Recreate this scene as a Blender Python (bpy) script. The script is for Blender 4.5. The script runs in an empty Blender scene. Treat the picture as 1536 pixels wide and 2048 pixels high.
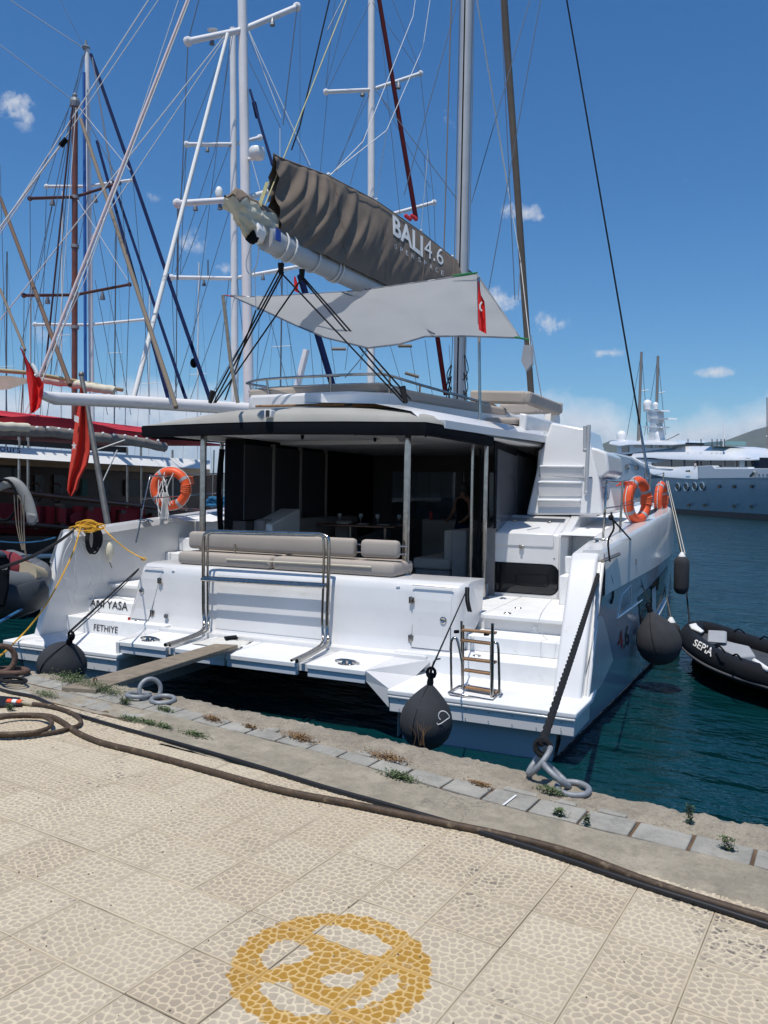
import bpy, math, random
import numpy as np
from mathutils import Vector, Matrix
R_ = random.Random(7)
S = bpy.context.scene
rad = math.radians
# ------------------------------------------------------------------ camera, light, exposure
CAM = np.array([2.89669, -2.01669, 2.66])
YAW, PITCH, ROLL, F = rad(-31.5765), rad(-1.4736), rad(-1.0), 1600.0
cd = bpy.data.cameras.new('camera'); cam = bpy.data.objects.new('camera', cd); S.collection.objects.link(cam)
S.camera = cam; cd.sensor_fit = 'VERTICAL'; cd.sensor_height = 24; cd.sensor_width = 18; cd.lens = F/2048*24
cd.clip_start = .05; cd.clip_end = 30000
cam.matrix_world = Matrix.Translation(CAM) @ Matrix.Rotation(-YAW, 4, 'Z') @ Matrix.Rotation(rad(90)+PITCH, 4, 'X') @ Matrix.Rotation(-ROLL, 4, 'Z')
TH = 0.1298287
BO = np.array([-3.33706, 5.00785, 0.0])
BR = np.array([[math.cos(TH), -math.sin(TH), 0], [math.sin(TH), math.cos(TH), 0], [0, 0, 1]])
def toW(p): return BR @ np.asarray(p, float) + BO
def toB(p): return BR.T @ (np.asarray(p, float)-BO)
SUNB = np.array([.0, .34, -1.0]); SUNW = BR @ SUNB; SUNW /= np.linalg.norm(SUNW)
sd = bpy.data.lights.new('sun', 'SUN'); sd.energy = 3.7; sd.angle = rad(.53); sd.color = (1, .95, .87)
sun = bpy.data.objects.new('sun', sd); S.collection.objects.link(sun)
sun.rotation_euler = Vector(SUNW).to_track_quat('-Z', 'Y').to_euler()
EL = math.asin(-SUNW[2]); AZ = math.atan2(-SUNW[0], -SUNW[1])
S.view_settings.view_transform = 'Standard'; S.view_settings.look = 'None'; S.view_settings.gamma = 1
S.view_settings.use_curve_mapping = False; S.view_settings.exposure = 0.22
W = bpy.data.worlds.new('World'); S.world = W; W.use_nodes = True

class NT:
    def __init__(s, tree): s.t = tree; s.n = tree.nodes; s.l = tree.links
    def new(s, k, **kw):
        a = s.n.new(k)
        for q, v in kw.items(): setattr(a, q, v)
        return a
    def link(s, a, b): s.l.new(a, b)
    def val(s, sock, v):
        if hasattr(v, 'default_value') or isinstance(v, bpy.types.NodeSocket): s.link(v, sock)
        else: sock.default_value = v
    def math(s, op, a, b=0.0, c=None, clamp=False):
        m = s.new('ShaderNodeMath', operation=op, use_clamp=clamp); s.val(m.inputs[0], a); s.val(m.inputs[1], b)
        if c is not None: s.val(m.inputs[2], c)
        return m.outputs[0]
    def mix(s, f, a, b, bt='MIX'):
        m = s.new('ShaderNodeMix', data_type='RGBA', blend_type=bt); s.val(m.inputs[0], f)
        s.val(m.inputs[6], a if not isinstance(a, tuple) else (*a[:3], 1)); s.val(m.inputs[7], b if not isinstance(b, tuple) else (*b[:3], 1))
        return m.outputs[2]
    def noise(s, vec, scale, detail=4, rough=.55, dim='3D', out=0):
        m = s.new('ShaderNodeTexNoise', noise_dimensions=dim)
        if vec is not None: s.link(vec, m.inputs['Vector'])
        m.inputs['Scale'].default_value = scale; m.inputs['Detail'].default_value = detail; m.inputs['Roughness'].default_value = rough
        return m.outputs[out]
    def ramp(s, f, pts):
        m = s.new('ShaderNodeValToRGB'); s.link(f, m.inputs[0]); e = m.color_ramp.elements
        while len(e) < len(pts): e.new(.5)
        for i, (p, c) in enumerate(pts): e[i].position = p; e[i].color = (*c, 1) if isinstance(c, tuple) else (c, c, c, 1)
        return m.outputs[0]

# world: physical sky plus broken fair-weather clouds
def uray(px, py):
    a = px-768; b = -(py-1024); cr, sr = math.cos(ROLL), math.sin(ROLL)
    u = a*cr+b*sr; v = -a*sr+b*cr; cp, sp = math.cos(PITCH), math.sin(PITCH)
    d = F*cp-v*sp; z = F*sp+v*cp; fx, fy = math.sin(YAW), math.cos(YAW)
    return np.array([u*fy+d*fx, -u*fx+d*fy, z])
w = NT(W.node_tree); w.n.clear()
tc = w.new('ShaderNodeTexCoord').outputs['Generated']
sky = w.new('ShaderNodeTexSky', sky_type='NISHITA', sun_disc=False); sky.sun_elevation = EL; sky.sun_rotation = AZ
sky.air_density = 1.0; sky.dust_density = .3; sky.ozone_density = 2.5; sky.altitude = 0
sep = w.new('ShaderNodeSeparateXYZ'); w.link(tc, sep.inputs[0])
nz = w.noise(tc, 3.2, 2, .5, out=1)
wob = w.new('ShaderNodeVectorMath', operation='MULTIPLY_ADD'); w.link(nz, wob.inputs[0]); wob.inputs[1].default_value = (.05, .05, .04)
w.link(tc, wob.inputs[2]); sb = w.new('ShaderNodeVectorMath', operation='SUBTRACT'); w.link(wob.outputs[0], sb.inputs[0]); sb.inputs[1].default_value = (.025, .025, .02)
fine = w.noise(tc, 55, 9, .66)
cl = None
puffs = [(1050, 425, 62, 26, 1.), (20, 215, 55, 42, .8), (895, 240, 40, 30, .55), (385, 485, 42, 32, .5), (440, 540, 45, 28, .45), (1000, 595, 65, 36, .85),
         (1090, 645, 60, 28, .8), (100, 670, 45, 28, .4), (1225, 706, 70, 13, .75), (1437, 746, 60, 15, .9), (1505, 775, 40, 12, .7), (1345, 360, 60, 14, .25), (590, 570, 90, 34, .4), (300, 392, 26, 14, .3),
         (1700, 500, 90, 40, .8), (-200, 350, 90, 40, .7), (1900, 690, 100, 30, .8), (-350, 640, 100, 30, .7), (2300, 300, 120, 60, .7)]
for (px, py, sx, sy, am) in puffs:
    d = uray(px, py); d /= np.linalg.norm(d)
    rt = np.cross(d, [0, 0, 1]); rt /= np.linalg.norm(rt); up = np.cross(rt, d)
    a = w.new('ShaderNodeVectorMath', operation='DOT_PRODUCT'); w.link(tc, a.inputs[0]); a.inputs[1].default_value = tuple(rt/(sx*.9/F))
    b = w.new('ShaderNodeVectorMath', operation='DOT_PRODUCT'); w.link(tc, b.inputs[0]); b.inputs[1].default_value = tuple(up/(sy*1.0/F))
    c0 = float(np.dot(up/(sy/F), d))
    f_ = w.new('ShaderNodeVectorMath', operation='DOT_PRODUCT'); w.link(tc, f_.inputs[0]); f_.inputs[1].default_value = tuple(d)
    r2 = w.math('ADD', w.math('POWER', w.math('ABSOLUTE', a.outputs[1]), 2), w.math('POWER', w.math('ABSOLUTE', b.outputs[1]), 2))
    m = w.math('MULTIPLY', w.math('SUBTRACT', 1, w.math('SQRT', r2), clamp=True), am)
    m = w.math('MULTIPLY', m, w.math('GREATER_THAN', f_.outputs[1], 0))
    cl = m if cl is None else w.math('MAXIMUM', cl, m)
thin = w.math('SUBTRACT', w.noise(tc, 18, 7, .65), .5)
pm = w.math('ADD', cl, w.math('MULTIPLY', w.math('ADD', w.math('MULTIPLY', thin, 2.6), w.math('MULTIPLY', w.math('SUBTRACT', fine, .5), 2.8)), .8))
pmask = w.math('MULTIPLY', w.ramp(pm, [(.30, 0.), (1.0, 1.)]), w.math('MULTIPLY', w.math('GREATER_THAN', cl, .001), 1))
pmask = w.math('MULTIPLY', pmask, w.math('MULTIPLY', cl, 3.2, clamp=True), clamp=True)
# low cumulus bank round the horizon
zz = sep.outputs['Z']
bank = w.math('SUBTRACT', w.math('ADD', .118, w.math('MULTIPLY', w.math('SUBTRACT', w.noise(tc, 5, 8, .62), .5), .16)), zz)
bmask = w.math('MULTIPLY', w.ramp(bank, [(.0, 0.), (.03, 1.)]), .85)
bcol = w.mix(w.ramp(w.math('ADD', w.math('MULTIPLY', bank, 9), w.math('SUBTRACT', fine, .5)), [(0., .0), (.7, 1.)]), (9.5, 9.7, 10.2), (4.6, 5.5, 6.9))
hs0 = w.new('ShaderNodeHueSaturation'); w.link(sky.outputs[0], hs0.inputs['Color']); hs0.inputs['Saturation'].default_value = 1.3
skyc = w.mix(1., hs0.outputs[0], (.72, 1.06, 1.20), 'MULTIPLY')
tot = w.mix(bmask, skyc, bcol)
tot = w.mix(w.math('MULTIPLY', pmask, .8), tot, (7.6, 7.8, 8.2))
hsv = w.new('ShaderNodeHueSaturation'); w.link(tot, hsv.inputs['Color']); hsv.inputs['Saturation'].default_value = 1.0
bg = w.new('ShaderNodeBackground'); w.link(hsv.outputs[0], bg.inputs[0]); bg.inputs[1].default_value = .085
wo = w.new('ShaderNodeOutputWorld'); w.link(bg.outputs[0], wo.inputs[0])

# ------------------------------------------------------------------ points measured on planes of the place
def W_d(px, py, d): return CAM + uray(px, py)*(d/F)                     # at forward distance d
def W_z(px, py, z): r = uray(px, py); return CAM + r*((z-CAM[2])/r[2])
CB = toB(CAM)
def B_(px, py, ax, v): r = BR.T @ uray(px, py); return CB + r*((v-CB[ax])/r[ax])
def BX(px, py, v): return B_(px, py, 0, v)
def BY(px, py, v): return B_(px, py, 1, v)
def BZ(px, py, v): return B_(px, py, 2, v)

# ------------------------------------------------------------------ materials
def pmat(name, col, rough=.5, metal=0., var=.0, vscale=3., bump=0., bscale=60., spec=.5, coat=0., alpha=1., sheen=0., tr=0., ior=1.45, wear=None, bias=0):
    m = bpy.data.materials.new(name); m.use_nodes = True; t = NT(m.node_tree); p = t.n['Principled BSDF']
    p.inputs['Base Color'].default_value = (*col, 1); p.inputs['Roughness'].default_value = rough; p.inputs['Metallic'].default_value = metal
    p.inputs['Specular IOR Level'].default_value = spec; p.inputs['Coat Weight'].default_value = coat; p.inputs['Coat Roughness'].default_value = .08
    p.inputs['Alpha'].default_value = alpha; p.inputs['Transmission Weight'].default_value = tr; p.inputs['IOR'].default_value = ior
    geo = t.new('ShaderNodeNewGeometry').outputs['Position']
    if var or wear:
        n = t.noise(geo, vscale, 6, .6); dk = tuple(c*(1-var) for c in col); lt = tuple(min(1, c*(1+var*.6)) for c in col)
        c = t.mix(t.ramp(n, [(.3, 0.), (.7, 1.)]), dk, lt)
        if wear:
            n2 = t.noise(geo, wear[1], 7, .7); c = t.mix(t.ramp(n2, [(wear[2], 0.), (min(1, wear[2]+.12), 1.)]), c, wear[0])
        t.link(c, p.inputs['Base Color'])
        r = t.math('ADD', rough-.06, t.math('MULTIPLY', t.noise(geo, vscale*2.3, 4), .12)); t.link(r, p.inputs['Roughness'])
    if bump:
        b = t.new('ShaderNodeBump'); b.inputs['Strength'].default_value = bump; b.inputs['Distance'].default_value = .01
        t.link(t.noise(geo, bscale, 5, .6), b.inputs['Height']); t.link(b.outputs[0], p.inputs['Normal'])
    return m
gel = pmat('gelcoat white', (.69, .685, .68), .22, var=.06, vscale=1.6, wear=((.56, .54, .50), 4, .66), coat=.4, bump=.02, bscale=2.5)
gel2 = pmat('nonskid white', (.77, .775, .775), .55, var=.07, vscale=4, wear=((.60, .58, .54), 7, .62), bump=.12, bscale=420)
gelg = pmat('grey roof fabric', (.34, .33, .30), .75, var=.12, vscale=1.6, bump=.12, bscale=35)
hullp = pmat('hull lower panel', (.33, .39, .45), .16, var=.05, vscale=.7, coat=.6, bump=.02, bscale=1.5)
hullm = pmat('hull gelcoat', (.60, .64, .69), .16, var=.04, vscale=.7, coat=.6, bump=.015, bscale=1.5)
antif = pmat('antifouling', (.012, .016, .02), .6, var=.3)
blk = pmat('black fabric', (.006, .007, .010), .85, var=.3, vscale=5, bump=.2, bscale=90, spec=.12)
blkg = pmat('black glass', (.008, .009, .011), .06, spec=.6, var=.1)
glassd = pmat('smoked glass', (.17, .17, .18), .12, spec=1.0, metal=.3)
chrome = pmat('polished stainless', (.42, .40, .375), .16, metal=1., var=.25, vscale=14)
alu = pmat('anodised mast', (.44, .455, .47), .45, metal=.15, var=.08, vscale=3)
wmast = pmat('white painted mast', (.76, .74, .73), .35, var=.07, vscale=2)
teak = pmat('teak', (.30, .17, .085), .6, var=.35, vscale=14, bump=.2, bscale=80)
brownw = pmat('varnished mast wood', (.16, .052, .022), .3, var=.4, vscale=3, coat=.5)
darkw = pmat('dark varnished wood', (.085, .026, .014), .35, var=.4, vscale=3, coat=.4)
plankm = pmat('weathered plank', (.25, .205, .15), .85, var=.3, vscale=9, bump=.6, bscale=45, wear=((.12, .10, .08), 6, .58))
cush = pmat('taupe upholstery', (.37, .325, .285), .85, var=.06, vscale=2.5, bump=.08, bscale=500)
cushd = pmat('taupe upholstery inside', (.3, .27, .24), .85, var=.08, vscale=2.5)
bagm = pmat('taupe sail bag canvas', (.185, .145, .112), .9, var=.14, vscale=4, bump=.15, bscale=300)
cream = pmat('cream sailcloth', (.62, .58, .46), .8, var=.12, vscale=6)
greyr = pmat('galvanised', (.27, .285, .30), .55, metal=.35, var=.2, vscale=25, bump=.35, bscale=120)
rust = pmat('rusty iron', (.12, .07, .05), .8, var=.4, vscale=30, bump=.6, bscale=120)
fend = pmat('charcoal fender sock', (.035, .037, .042), .95, var=.2, vscale=6, bump=.35, bscale=380)
orange = pmat('life ring orange', (.78, .10, .025), .5, var=.08, vscale=8)
white = pmat('white plastic', (.78, .78, .76), .45, var=.06)
ropeb = pmat('black rope', (.012, .012, .014), .9, var=.4, vscale=90, bump=1., bscale=260)
ropew = pmat('white cord', (.72, .72, .70), .8, var=.15, vscale=50, bump=.5, bscale=300)
ropel = pmat('lime fleck halyard', (.60, .56, .30), .8, var=.35, vscale=60, bump=.6, bscale=300)
ropey = pmat('yellow rope', (.75, .40, .03), .7, var=.25, vscale=60, bump=.6, bscale=300)
ropebl = pmat('blue rope', (.02, .16, .34), .8, var=.3, vscale=60, bump=.6, bscale=300)
ropet = pmat('tan rope', (.20, .165, .125), .9, var=.2, vscale=60, bump=.5, bscale=200)
wire = pmat('rigging wire', (.16, .17, .19), .45, metal=.6)
navy = pmat('navy sail cover', (.005, .012, .055), .9, spec=.15, var=.2)
bluec = pmat('blue sail cover', (.015, .10, .36), .8, var=.2)
redc = pmat('red canopy', (.50, .022, .035), .85, var=.15, vscale=1.5, bump=.2, bscale=20)
maroon = pmat('maroon cover', (.045, .003, .007), .9, spec=.15, var=.2)
flagm = pmat('flag red', (.75, .02, .02), .8, var=.12, vscale=4)
flagf = pmat('faded flag red', (.62, .05, .03), .85, var=.15, vscale=4)
hose = pmat('brown hose', (.075, .048, .028), .6, var=.4, vscale=22, bump=.3, bscale=60, wear=((.22, .165, .10), 14, .56))
blkh = pmat('black hose', (.012, .012, .014), .5, var=.3)
printk = pmat('black print', (.012, .012, .015), .5)
printw = pmat('white print', (.72, .72, .7), .6)
printr = pmat('red print', (.35, .03, .03), .5)
hyp = pmat('black hypalon', (.010, .011, .014), .62, spec=.25, var=.25, vscale=4, bump=.08, bscale=60)
greyv = pmat('grey vinyl', (.33, .34, .36), .7, var=.1)
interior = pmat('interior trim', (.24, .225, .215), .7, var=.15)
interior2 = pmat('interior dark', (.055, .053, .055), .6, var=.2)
tangar = pmat('tan cover', (.42, .36, .25), .9, var=.15)
yw = pmat('yacht white', (.82, .82, .82), .25, var=.03, vscale=.3, coat=.4)
yb = pmat('yacht steel blue hull', (.17, .27, .35), .2, var=.06, vscale=.2, coat=.5)
skin = pmat('skin', (.25, .13, .085), .6)
leafm = pmat('weed leaves', (.085, .12, .045), .8, var=.45, vscale=18)
dryleaf = pmat('dry weed', (.20, .115, .05), .9, var=.4, vscale=18)

# awning: shade cloth, lets a little light through
def shade_mat():
    m = bpy.data.materials.new('grey shade cloth'); m.use_nodes = True; t = NT(m.node_tree); p = t.n['Principled BSDF']
    geo = t.new('ShaderNodeNewGeometry').outputs['Position']
    c = t.mix(t.noise(geo, 2.5, 5), (.34, .35, .36), (.44, .445, .45)); t.link(c, p.inputs['Base Color']); p.inputs['Roughness'].default_value = .9
    tr = t.new('ShaderNodeBsdfTranslucent'); tr.inputs[0].default_value = (.72, .72, .70, 1)
    mx = t.new('ShaderNodeMixShader'); mx.inputs[0].default_value = .55
    t.link(p.outputs[0], mx.inputs[1]); t.link(tr.outputs[0], mx.inputs[2]); t.link(mx.outputs[0], t.n['Material Output'].inputs[0])
    return m
awnm = shade_mat()

def tile_mat():
    m = bpy.data.materials.new('patterned cement tile'); m.use_nodes = True; t = NT(m.node_tree); p = t.n['Principled BSDF']
    geo = t.new('ShaderNodeNewGeometry').outputs['Position']; inf = t.new('ShaderNodeObjectInfo').outputs['Random']
    at = t.new('ShaderNodeAttribute', attribute_name='joint').outputs['Fac']; pa = t.new('ShaderNodeAttribute', attribute_name='paint').outputs['Fac']
    ca = t.new('ShaderNodeAttribute', attribute_name='cell').outputs['Fac']
    big = t.noise(geo, 1.1, 5, .6); fine = t.noise(geo, 55, 6, .7); med = t.noise(geo, 6, 6, .65)
    cell = t.mix(t.math('MULTIPLY', t.math('ADD', ca, fine), .5), (.34, .285, .21), (.46, .39, .295))
    wornm = t.ramp(t.math('ADD', t.math('MULTIPLY', big, .72), t.math('ADD', t.math('MULTIPLY', inf, .10), t.math('MULTIPLY', med, .22))), [(.46, 0.), (.66, 1.)])
    joint = t.mix(fine, (.56, .47, .33), (.69, .59, .42))
    jf = t.math('MULTIPLY', at, t.math('SUBTRACT', 1, t.math('MULTIPLY', wornm, .25)))
    col = t.mix(jf, t.mix(t.math('MULTIPLY', wornm, .5), cell, (.50, .43, .32)), joint)
    groove = t.new('ShaderNodeAttribute', attribute_name='groove').outputs['Fac']
    col = t.mix(t.math('MULTIPLY', groove, t.ramp(t.noise(geo, 3, 3), [(.35, .5), (.6, 1.)])), col, (.12, .095, .07))
    dirt = t.ramp(t.noise(geo, 9, 8, .75), [(.60, 0.), (.70, 1.)])
    col = t.mix(t.math('MULTIPLY', dirt, .32), col, (.13, .11, .09))
    stain = t.math('MULTIPLY', t.ramp(t.noise(geo, 2.2, 3, .5), [(.60, 0.), (.68, 1.)]), t.ramp(t.noise(geo, 22, 4, .6), [(.5, 0.), (.6, 1.)]))
    col = t.mix(t.math('MULTIPLY', stain, t.math('MULTIPLY', t.math('SUBTRACT', 1, at), .75)), col, (.06, .055, .055))
    oil = t.math('MULTIPLY', t.ramp(t.noise(geo, 1.7, 6, .7), [(.60, 0.), (.70, 1.)]), .34); col = t.mix(oil, col, (.14, .115, .085))
    spk = t.ramp(t.noise(geo, 160, 2, .5), [(.73, 0.), (.76, 1.)]); col = t.mix(t.math('MULTIPLY', spk, .6), col, (.06, .05, .04))
    wear = t.ramp(t.noise(geo, 28, 7, .8), [(.34, .35), (.46, 1.)])
    pc = t.mix(at, (.36, .19, .022), (.56, .33, .06))
    pf = t.math('MULTIPLY', t.math('MULTIPLY', pa, wear), t.math('SUBTRACT', 1, t.math('MULTIPLY', at, .35)))
    col = t.mix(pf, col, pc)
    tint = t.mix(inf, (.90, .88, .86), (1., 1., 1.)); mm = t.mix(1., col, tint, 'MULTIPLY'); t.link(mm, p.inputs['Base Color'])
    p.inputs['Roughness'].default_value = .85
    b = t.new('ShaderNodeBump'); b.inputs['Strength'].default_value = .5; b.inputs['Distance'].default_value = .003
    t.link(t.math('ADD', t.math('MULTIPLY', fine, .6), t.math('MULTIPLY', at, .0)), b.inputs['Height']); t.link(b.outputs[0], p.inputs['Normal'])
    return m
tilem = tile_mat()
def stone_mat(name, a, b, speck=.5, crack=False):
    m = bpy.data.materials.new(name); m.use_nodes = True; t = NT(m.node_tree); p = t.n['Principled BSDF']
    geo = t.new('ShaderNodeNewGeometry').outputs['Position']; inf = t.new('ShaderNodeObjectInfo').outputs['Random']
    n = t.noise(geo, 3.5, 8, .68); f = t.noise(geo, 70, 5, .7)
    c = t.mix(t.math('ADD', t.math('MULTIPLY', n, 1.6), t.math('SUBTRACT', t.math('MULTIPLY', inf, .4), .5), clamp=True), a, b)
    c = t.mix(t.math('MULTIPLY', t.ramp(f, [(.5, 0.), (.72, 1.)]), speck), c, tuple(x*.45 for x in a))
    c = t.mix(t.math('MULTIPLY', t.ramp(t.noise(geo, 1.3, 7, .7), [(.5, 0.), (.66, 1.)]), .35), c, tuple(x*.55 for x in a))
    c = t.mix(t.math('MULTIPLY', t.ramp(t.noise(geo, 11, 8, .72), [(.46, 0.), (.62, 1.)]), .40), c, tuple(x*.62 for x in a))
    c = t.mix(t.math('MULTIPLY', t.ramp(t.noise(geo, 5, 8, .7), [(.52, 0.), (.64, 1.)]), .30), c, tuple(min(1, x*1.25) for x in b))
    if crack:
        v = t.new('ShaderNodeTexVoronoi', feature='DISTANCE_TO_EDGE'); v.inputs['Scale'].default_value = .8
        wv = t.new('ShaderNodeVectorMath', operation='MULTIPLY_ADD'); t.link(t.noise(geo, 5, 5, .6, out=1), wv.inputs[0]); wv.inputs[1].default_value = (.5, .5, .5); t.link(geo, wv.inputs[2])
        t.link(wv.outputs[0], v.inputs['Vector'])
        c = t.mix(t.math('MULTIPLY', t.ramp(v.outputs[0], [(0.002, .5), (.008, 0.)]), t.ramp(t.noise(geo, .8, 2), [(.5, 0.), (.6, 1.)])), c, (.10, .085, .07))
    t.link(c, p.inputs['Base Color']); p.inputs['Roughness'].default_value = .9
    b_ = t.new('ShaderNodeBump'); b_.inputs['Strength'].default_value = .7; b_.inputs['Distance'].default_value = .012 if 'lip' in name else .006
    t.link(t.math('ADD', f, t.noise(geo, 200, 3, .6)), b_.inputs['Height']); t.link(b_.outputs[0], p.inputs['Normal'])
    return m
concm = stone_mat('worn concrete', (.27, .235, .175), (.43, .375, .285), .5, True)
lipm = stone_mat('rough quay lip concrete', (.24, .205, .155), (.42, .365, .28), .85)
pavm = stone_mat('grey paver', (.27, .26, .225), (.42, .40, .345), .3)
sandm = stone_mat('sandy joint dirt', (.07, .043, .024), (.20, .13, .075), .6)

def water_mat():
    m = bpy.data.materials.new('harbour water'); m.use_nodes = True; t = NT(m.node_tree); p = t.n['Principled BSDF']
    geo = t.new('ShaderNodeNewGeometry').outputs['Position']
    mp = t.new('ShaderNodeMapping'); t.link(geo, mp.inputs[0]); mp.inputs['Rotation'].default_value = (0, 0, rad(35)); mp.inputs['Scale'].default_value = (1, 2.1, 1)
    c = t.mix(t.ramp(t.noise(geo, .25, 3), [(.35, 0.), (.65, 1.)]), (.001, .022, .026), (.002, .032, .038)); t.link(c, p.inputs['Base Color'])
    p.inputs['Roughness'].default_value = .03; p.inputs['IOR'].default_value = 1.33; p.inputs['Specular IOR Level'].default_value = .5
    h = t.math('ADD', t.math('MULTIPLY', t.noise(mp.outputs[0], 1.3, 2, .5), .9), t.math('MULTIPLY', t.noise(mp.outputs[0], 3.6, 3, .55), .35))
    h = t.math('ADD', h, t.math('MULTIPLY', t.noise(mp.outputs[0], 11, 2, .5), .07))
    h = t.math('ADD', h, t.math('MULTIPLY', t.noise(mp.outputs[0], .5, 2, .5), 1.3))
    b = t.new('ShaderNodeBump'); b.inputs['Strength'].default_value = 1.; b.inputs['Distance'].default_value = .12; t.link(h, b.inputs['Height']); t.link(b.outputs[0], p.inputs['Normal'])
    return m
waterm = water_mat()
def hill_mat():
    return pmat('scrub hillside', (.06, .075, .05), .95, var=.4, vscale=.004)
hillm = hill_mat()

# ------------------------------------------------------------------ mesh helpers
C = S.collection
def nrm(v): v = np.asarray(v, float); return v/max(1e-9, np.linalg.norm(v))
class M:
    def __init__(s): s.v = []; s.f = []
    def add(s, vs, fs):
        o = len(s.v); s.v += [tuple(map(float, v)) for v in vs]; s.f += [tuple(i+o for i in f) for f in fs]; return s
    def box(s, x0, x1, y0, y1, z0, z1):
        return s.add([(x, y, z) for z in (z0, z1) for y in (y0, y1) for x in (x0, x1)], [(0, 2, 3, 1), (4, 5, 7, 6), (0, 1, 5, 4), (2, 6, 7, 3), (0, 4, 6, 2), (1, 3, 7, 5)])
    def rbox(s, x0, x1, y0, y1, z0, z1, r=.03, n=3):
        # rounded in xz-ish: soft cushion (superellipsoid-like) built from inflated grid
        cx, cy, cz = (x0+x1)/2, (y0+y1)/2, (z0+z1)/2; hx, hy, hz = (x1-x0)/2, (y1-y0)/2, (z1-z0)/2
        def ax(h):
            rr = min(r, h*.95); return [-h, -h+rr*.3, -h+rr] + [h-rr, h-rr*.3, h]
        X, Y, Z = ax(hx), ax(hy), ax(hz)
        def P(a, b, c):
            q = np.array([a, b, c]); h = np.array([hx, hy, hz]); rr = min(r, hx*.95, hy*.95, hz*.95); core = np.clip(q, -(h-rr), h-rr); d = q-core; L = np.linalg.norm(d)
            if L > 1e-9: d = d/L*rr if L > rr*.0 else d
            return (core+d)+np.array([cx, cy, cz])
        for axis in range(3):
            for sg in (0, -1):
                A = [X, Y, Z]; U = A[(axis+1) % 3]; V = A[(axis+2) % 3]; k = A[axis][sg]; vs = []
                for u in U:
                    for v in V:
                        q = [0, 0, 0]; q[axis] = k; q[(axis+1) % 3] = u; q[(axis+2) % 3] = v; vs.append(P(*q))
                fs = []
                for i in range(5):
                    for j in range(5):
                        f = (i*6+j, (i+1)*6+j, (i+1)*6+j+1, i*6+j+1); fs.append(f if sg == -1 else f[::-1])
                s.add(vs, fs)
        return s
    def poly(s, pts): return s.add(pts, [tuple(range(len(pts)))])
    def prism(s, pts, off):
        n = len(pts); off = np.asarray(off, float); a = [np.asarray(p, float) for p in pts]
        return s.add(a+[p+off for p in a], [tuple(range(n))[::-1], tuple(range(n, 2*n))]+[(i, (i+1) % n, (i+1) % n+n, i+n) for i in range(n)])
    def grid(s, rows, close=False, cap=False):
        n = len(rows[0]); vs = [p for r in rows for p in r]; fs = []
        for i in range(len(rows)-1):
            for j in range(n if close else n-1):
                k = (j+1) % n; fs.append((i*n+j, i*n+k, (i+1)*n+k, (i+1)*n+j))
        if cap: fs += [tuple(range(n))[::-1], tuple((len(rows)-1)*n+j for j in range(n))]
        return s.add(vs, fs)
    def tube(s, pts, r, n=6, closed=False, rs=None, flat=None):
        pts = [np.asarray(p, float) for p in pts]; m = len(pts); rows = []; up = None
        for i, p in enumerate(pts):
            a = pts[(i-1) % m] if (i or closed) else p; b = pts[(i+1) % m] if (i < m-1 or closed) else p
            t = nrm(b-a)
            if up is None: up = np.array([0, 0, 1.]) if abs(t[2]) < .9 else np.array([1., 0, 0])
            u = nrm(np.cross(t, up)); v = np.cross(u, t); up = v; rr = rs[i] if rs is not None else r
            rows.append([p+rr*(math.cos(q)*u+math.sin(q)*v*(flat or 1)) for q in (2*math.pi*k/n for k in range(n))])
        if closed:
            rows.append(rows[0]); return s.grid(rows, True)
        return s.grid(rows, True, True)
    def lathe(s, prof, n=20, c=(0, 0, 0), axis=None):
        # prof: (r, z)
        c = np.asarray(c, float); A = np.eye(3)
        if axis is not None:
            w_ = nrm(axis); u = nrm(np.cross(w_, [0.3, 1, .1])); A = np.array([u, np.cross(w_, u), w_]).T
        rows = [[c+A @ np.array([r*math.cos(2*math.pi*k/n), r*math.sin(2*math.pi*k/n), z]) for k in range(n)] for r, z in prof]
        return s.grid(rows, True, True)
    def ball(s, c, r, n=12, sc=(1, 1, 1)):
        prof = [(max(1e-4, math.sin(math.pi*i/8)), -math.cos(math.pi*i/8)) for i in range(9)]
        return s.add([np.asarray(c)+np.array([q[0]*math.cos(2*math.pi*k/n)*sc[0], q[0]*math.sin(2*math.pi*k/n)*sc[1], q[1]*sc[2]])*r for q in prof for k in range(n)],
                     [(i*n+k, i*n+(k+1) % n, (i+1)*n+(k+1) % n, (i+1)*n+k) for i in range(8) for k in range(n)])
    def build(s, name, mat, parent=None, space='W', smooth=None, bevel=0, kind=None, label=None, seg=2, recalc=True, subs=0):
        V = np.array(s.v, float)
        if space == 'B' and not (parent is not None and parent.get('_b')): V = V @ BR.T + BO
        if space == 'W' and parent is not None and parent.get('_b'): V = (V-BO) @ BR
        p = parent; off = np.zeros(3)
        while p is not None and not p.get('_b'):
            off += np.array(p.location); p = p.parent
        loc = (0, 0, 0)
        V = V-off
        if parent is None:
            loc = ((V[:, 0].min()+V[:, 0].max())/2, (V[:, 1].min()+V[:, 1].max())/2, V[:, 2].min()); V = V-np.array(loc)
        me = bpy.data.meshes.new(name); me.from_pydata(V.tolist(), [], s.f); me.validate()
        if recalc:
            import bmesh
            bm = bmesh.new(); bm.from_mesh(me); bmesh.ops.recalc_face_normals(bm, faces=bm.faces); bm.to_mesh(me); bm.free()
        me.materials.append(mat)
        if smooth:
            for q in me.polygons: q.use_smooth = True
            me.set_sharp_from_angle(angle=rad(smooth))
        o = bpy.data.objects.new(name, me); C.objects.link(o); o.location = loc
        if parent is not None: o.parent = parent
        if bevel:
            b = o.modifiers.new('bevel', 'BEVEL'); b.width = bevel; b.segments = seg; b.limit_method = 'ANGLE'; b.angle_limit = rad(35); b.harden_normals = False
            for q in me.polygons: q.use_smooth = True
            me.set_sharp_from_angle(angle=rad(45))
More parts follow.
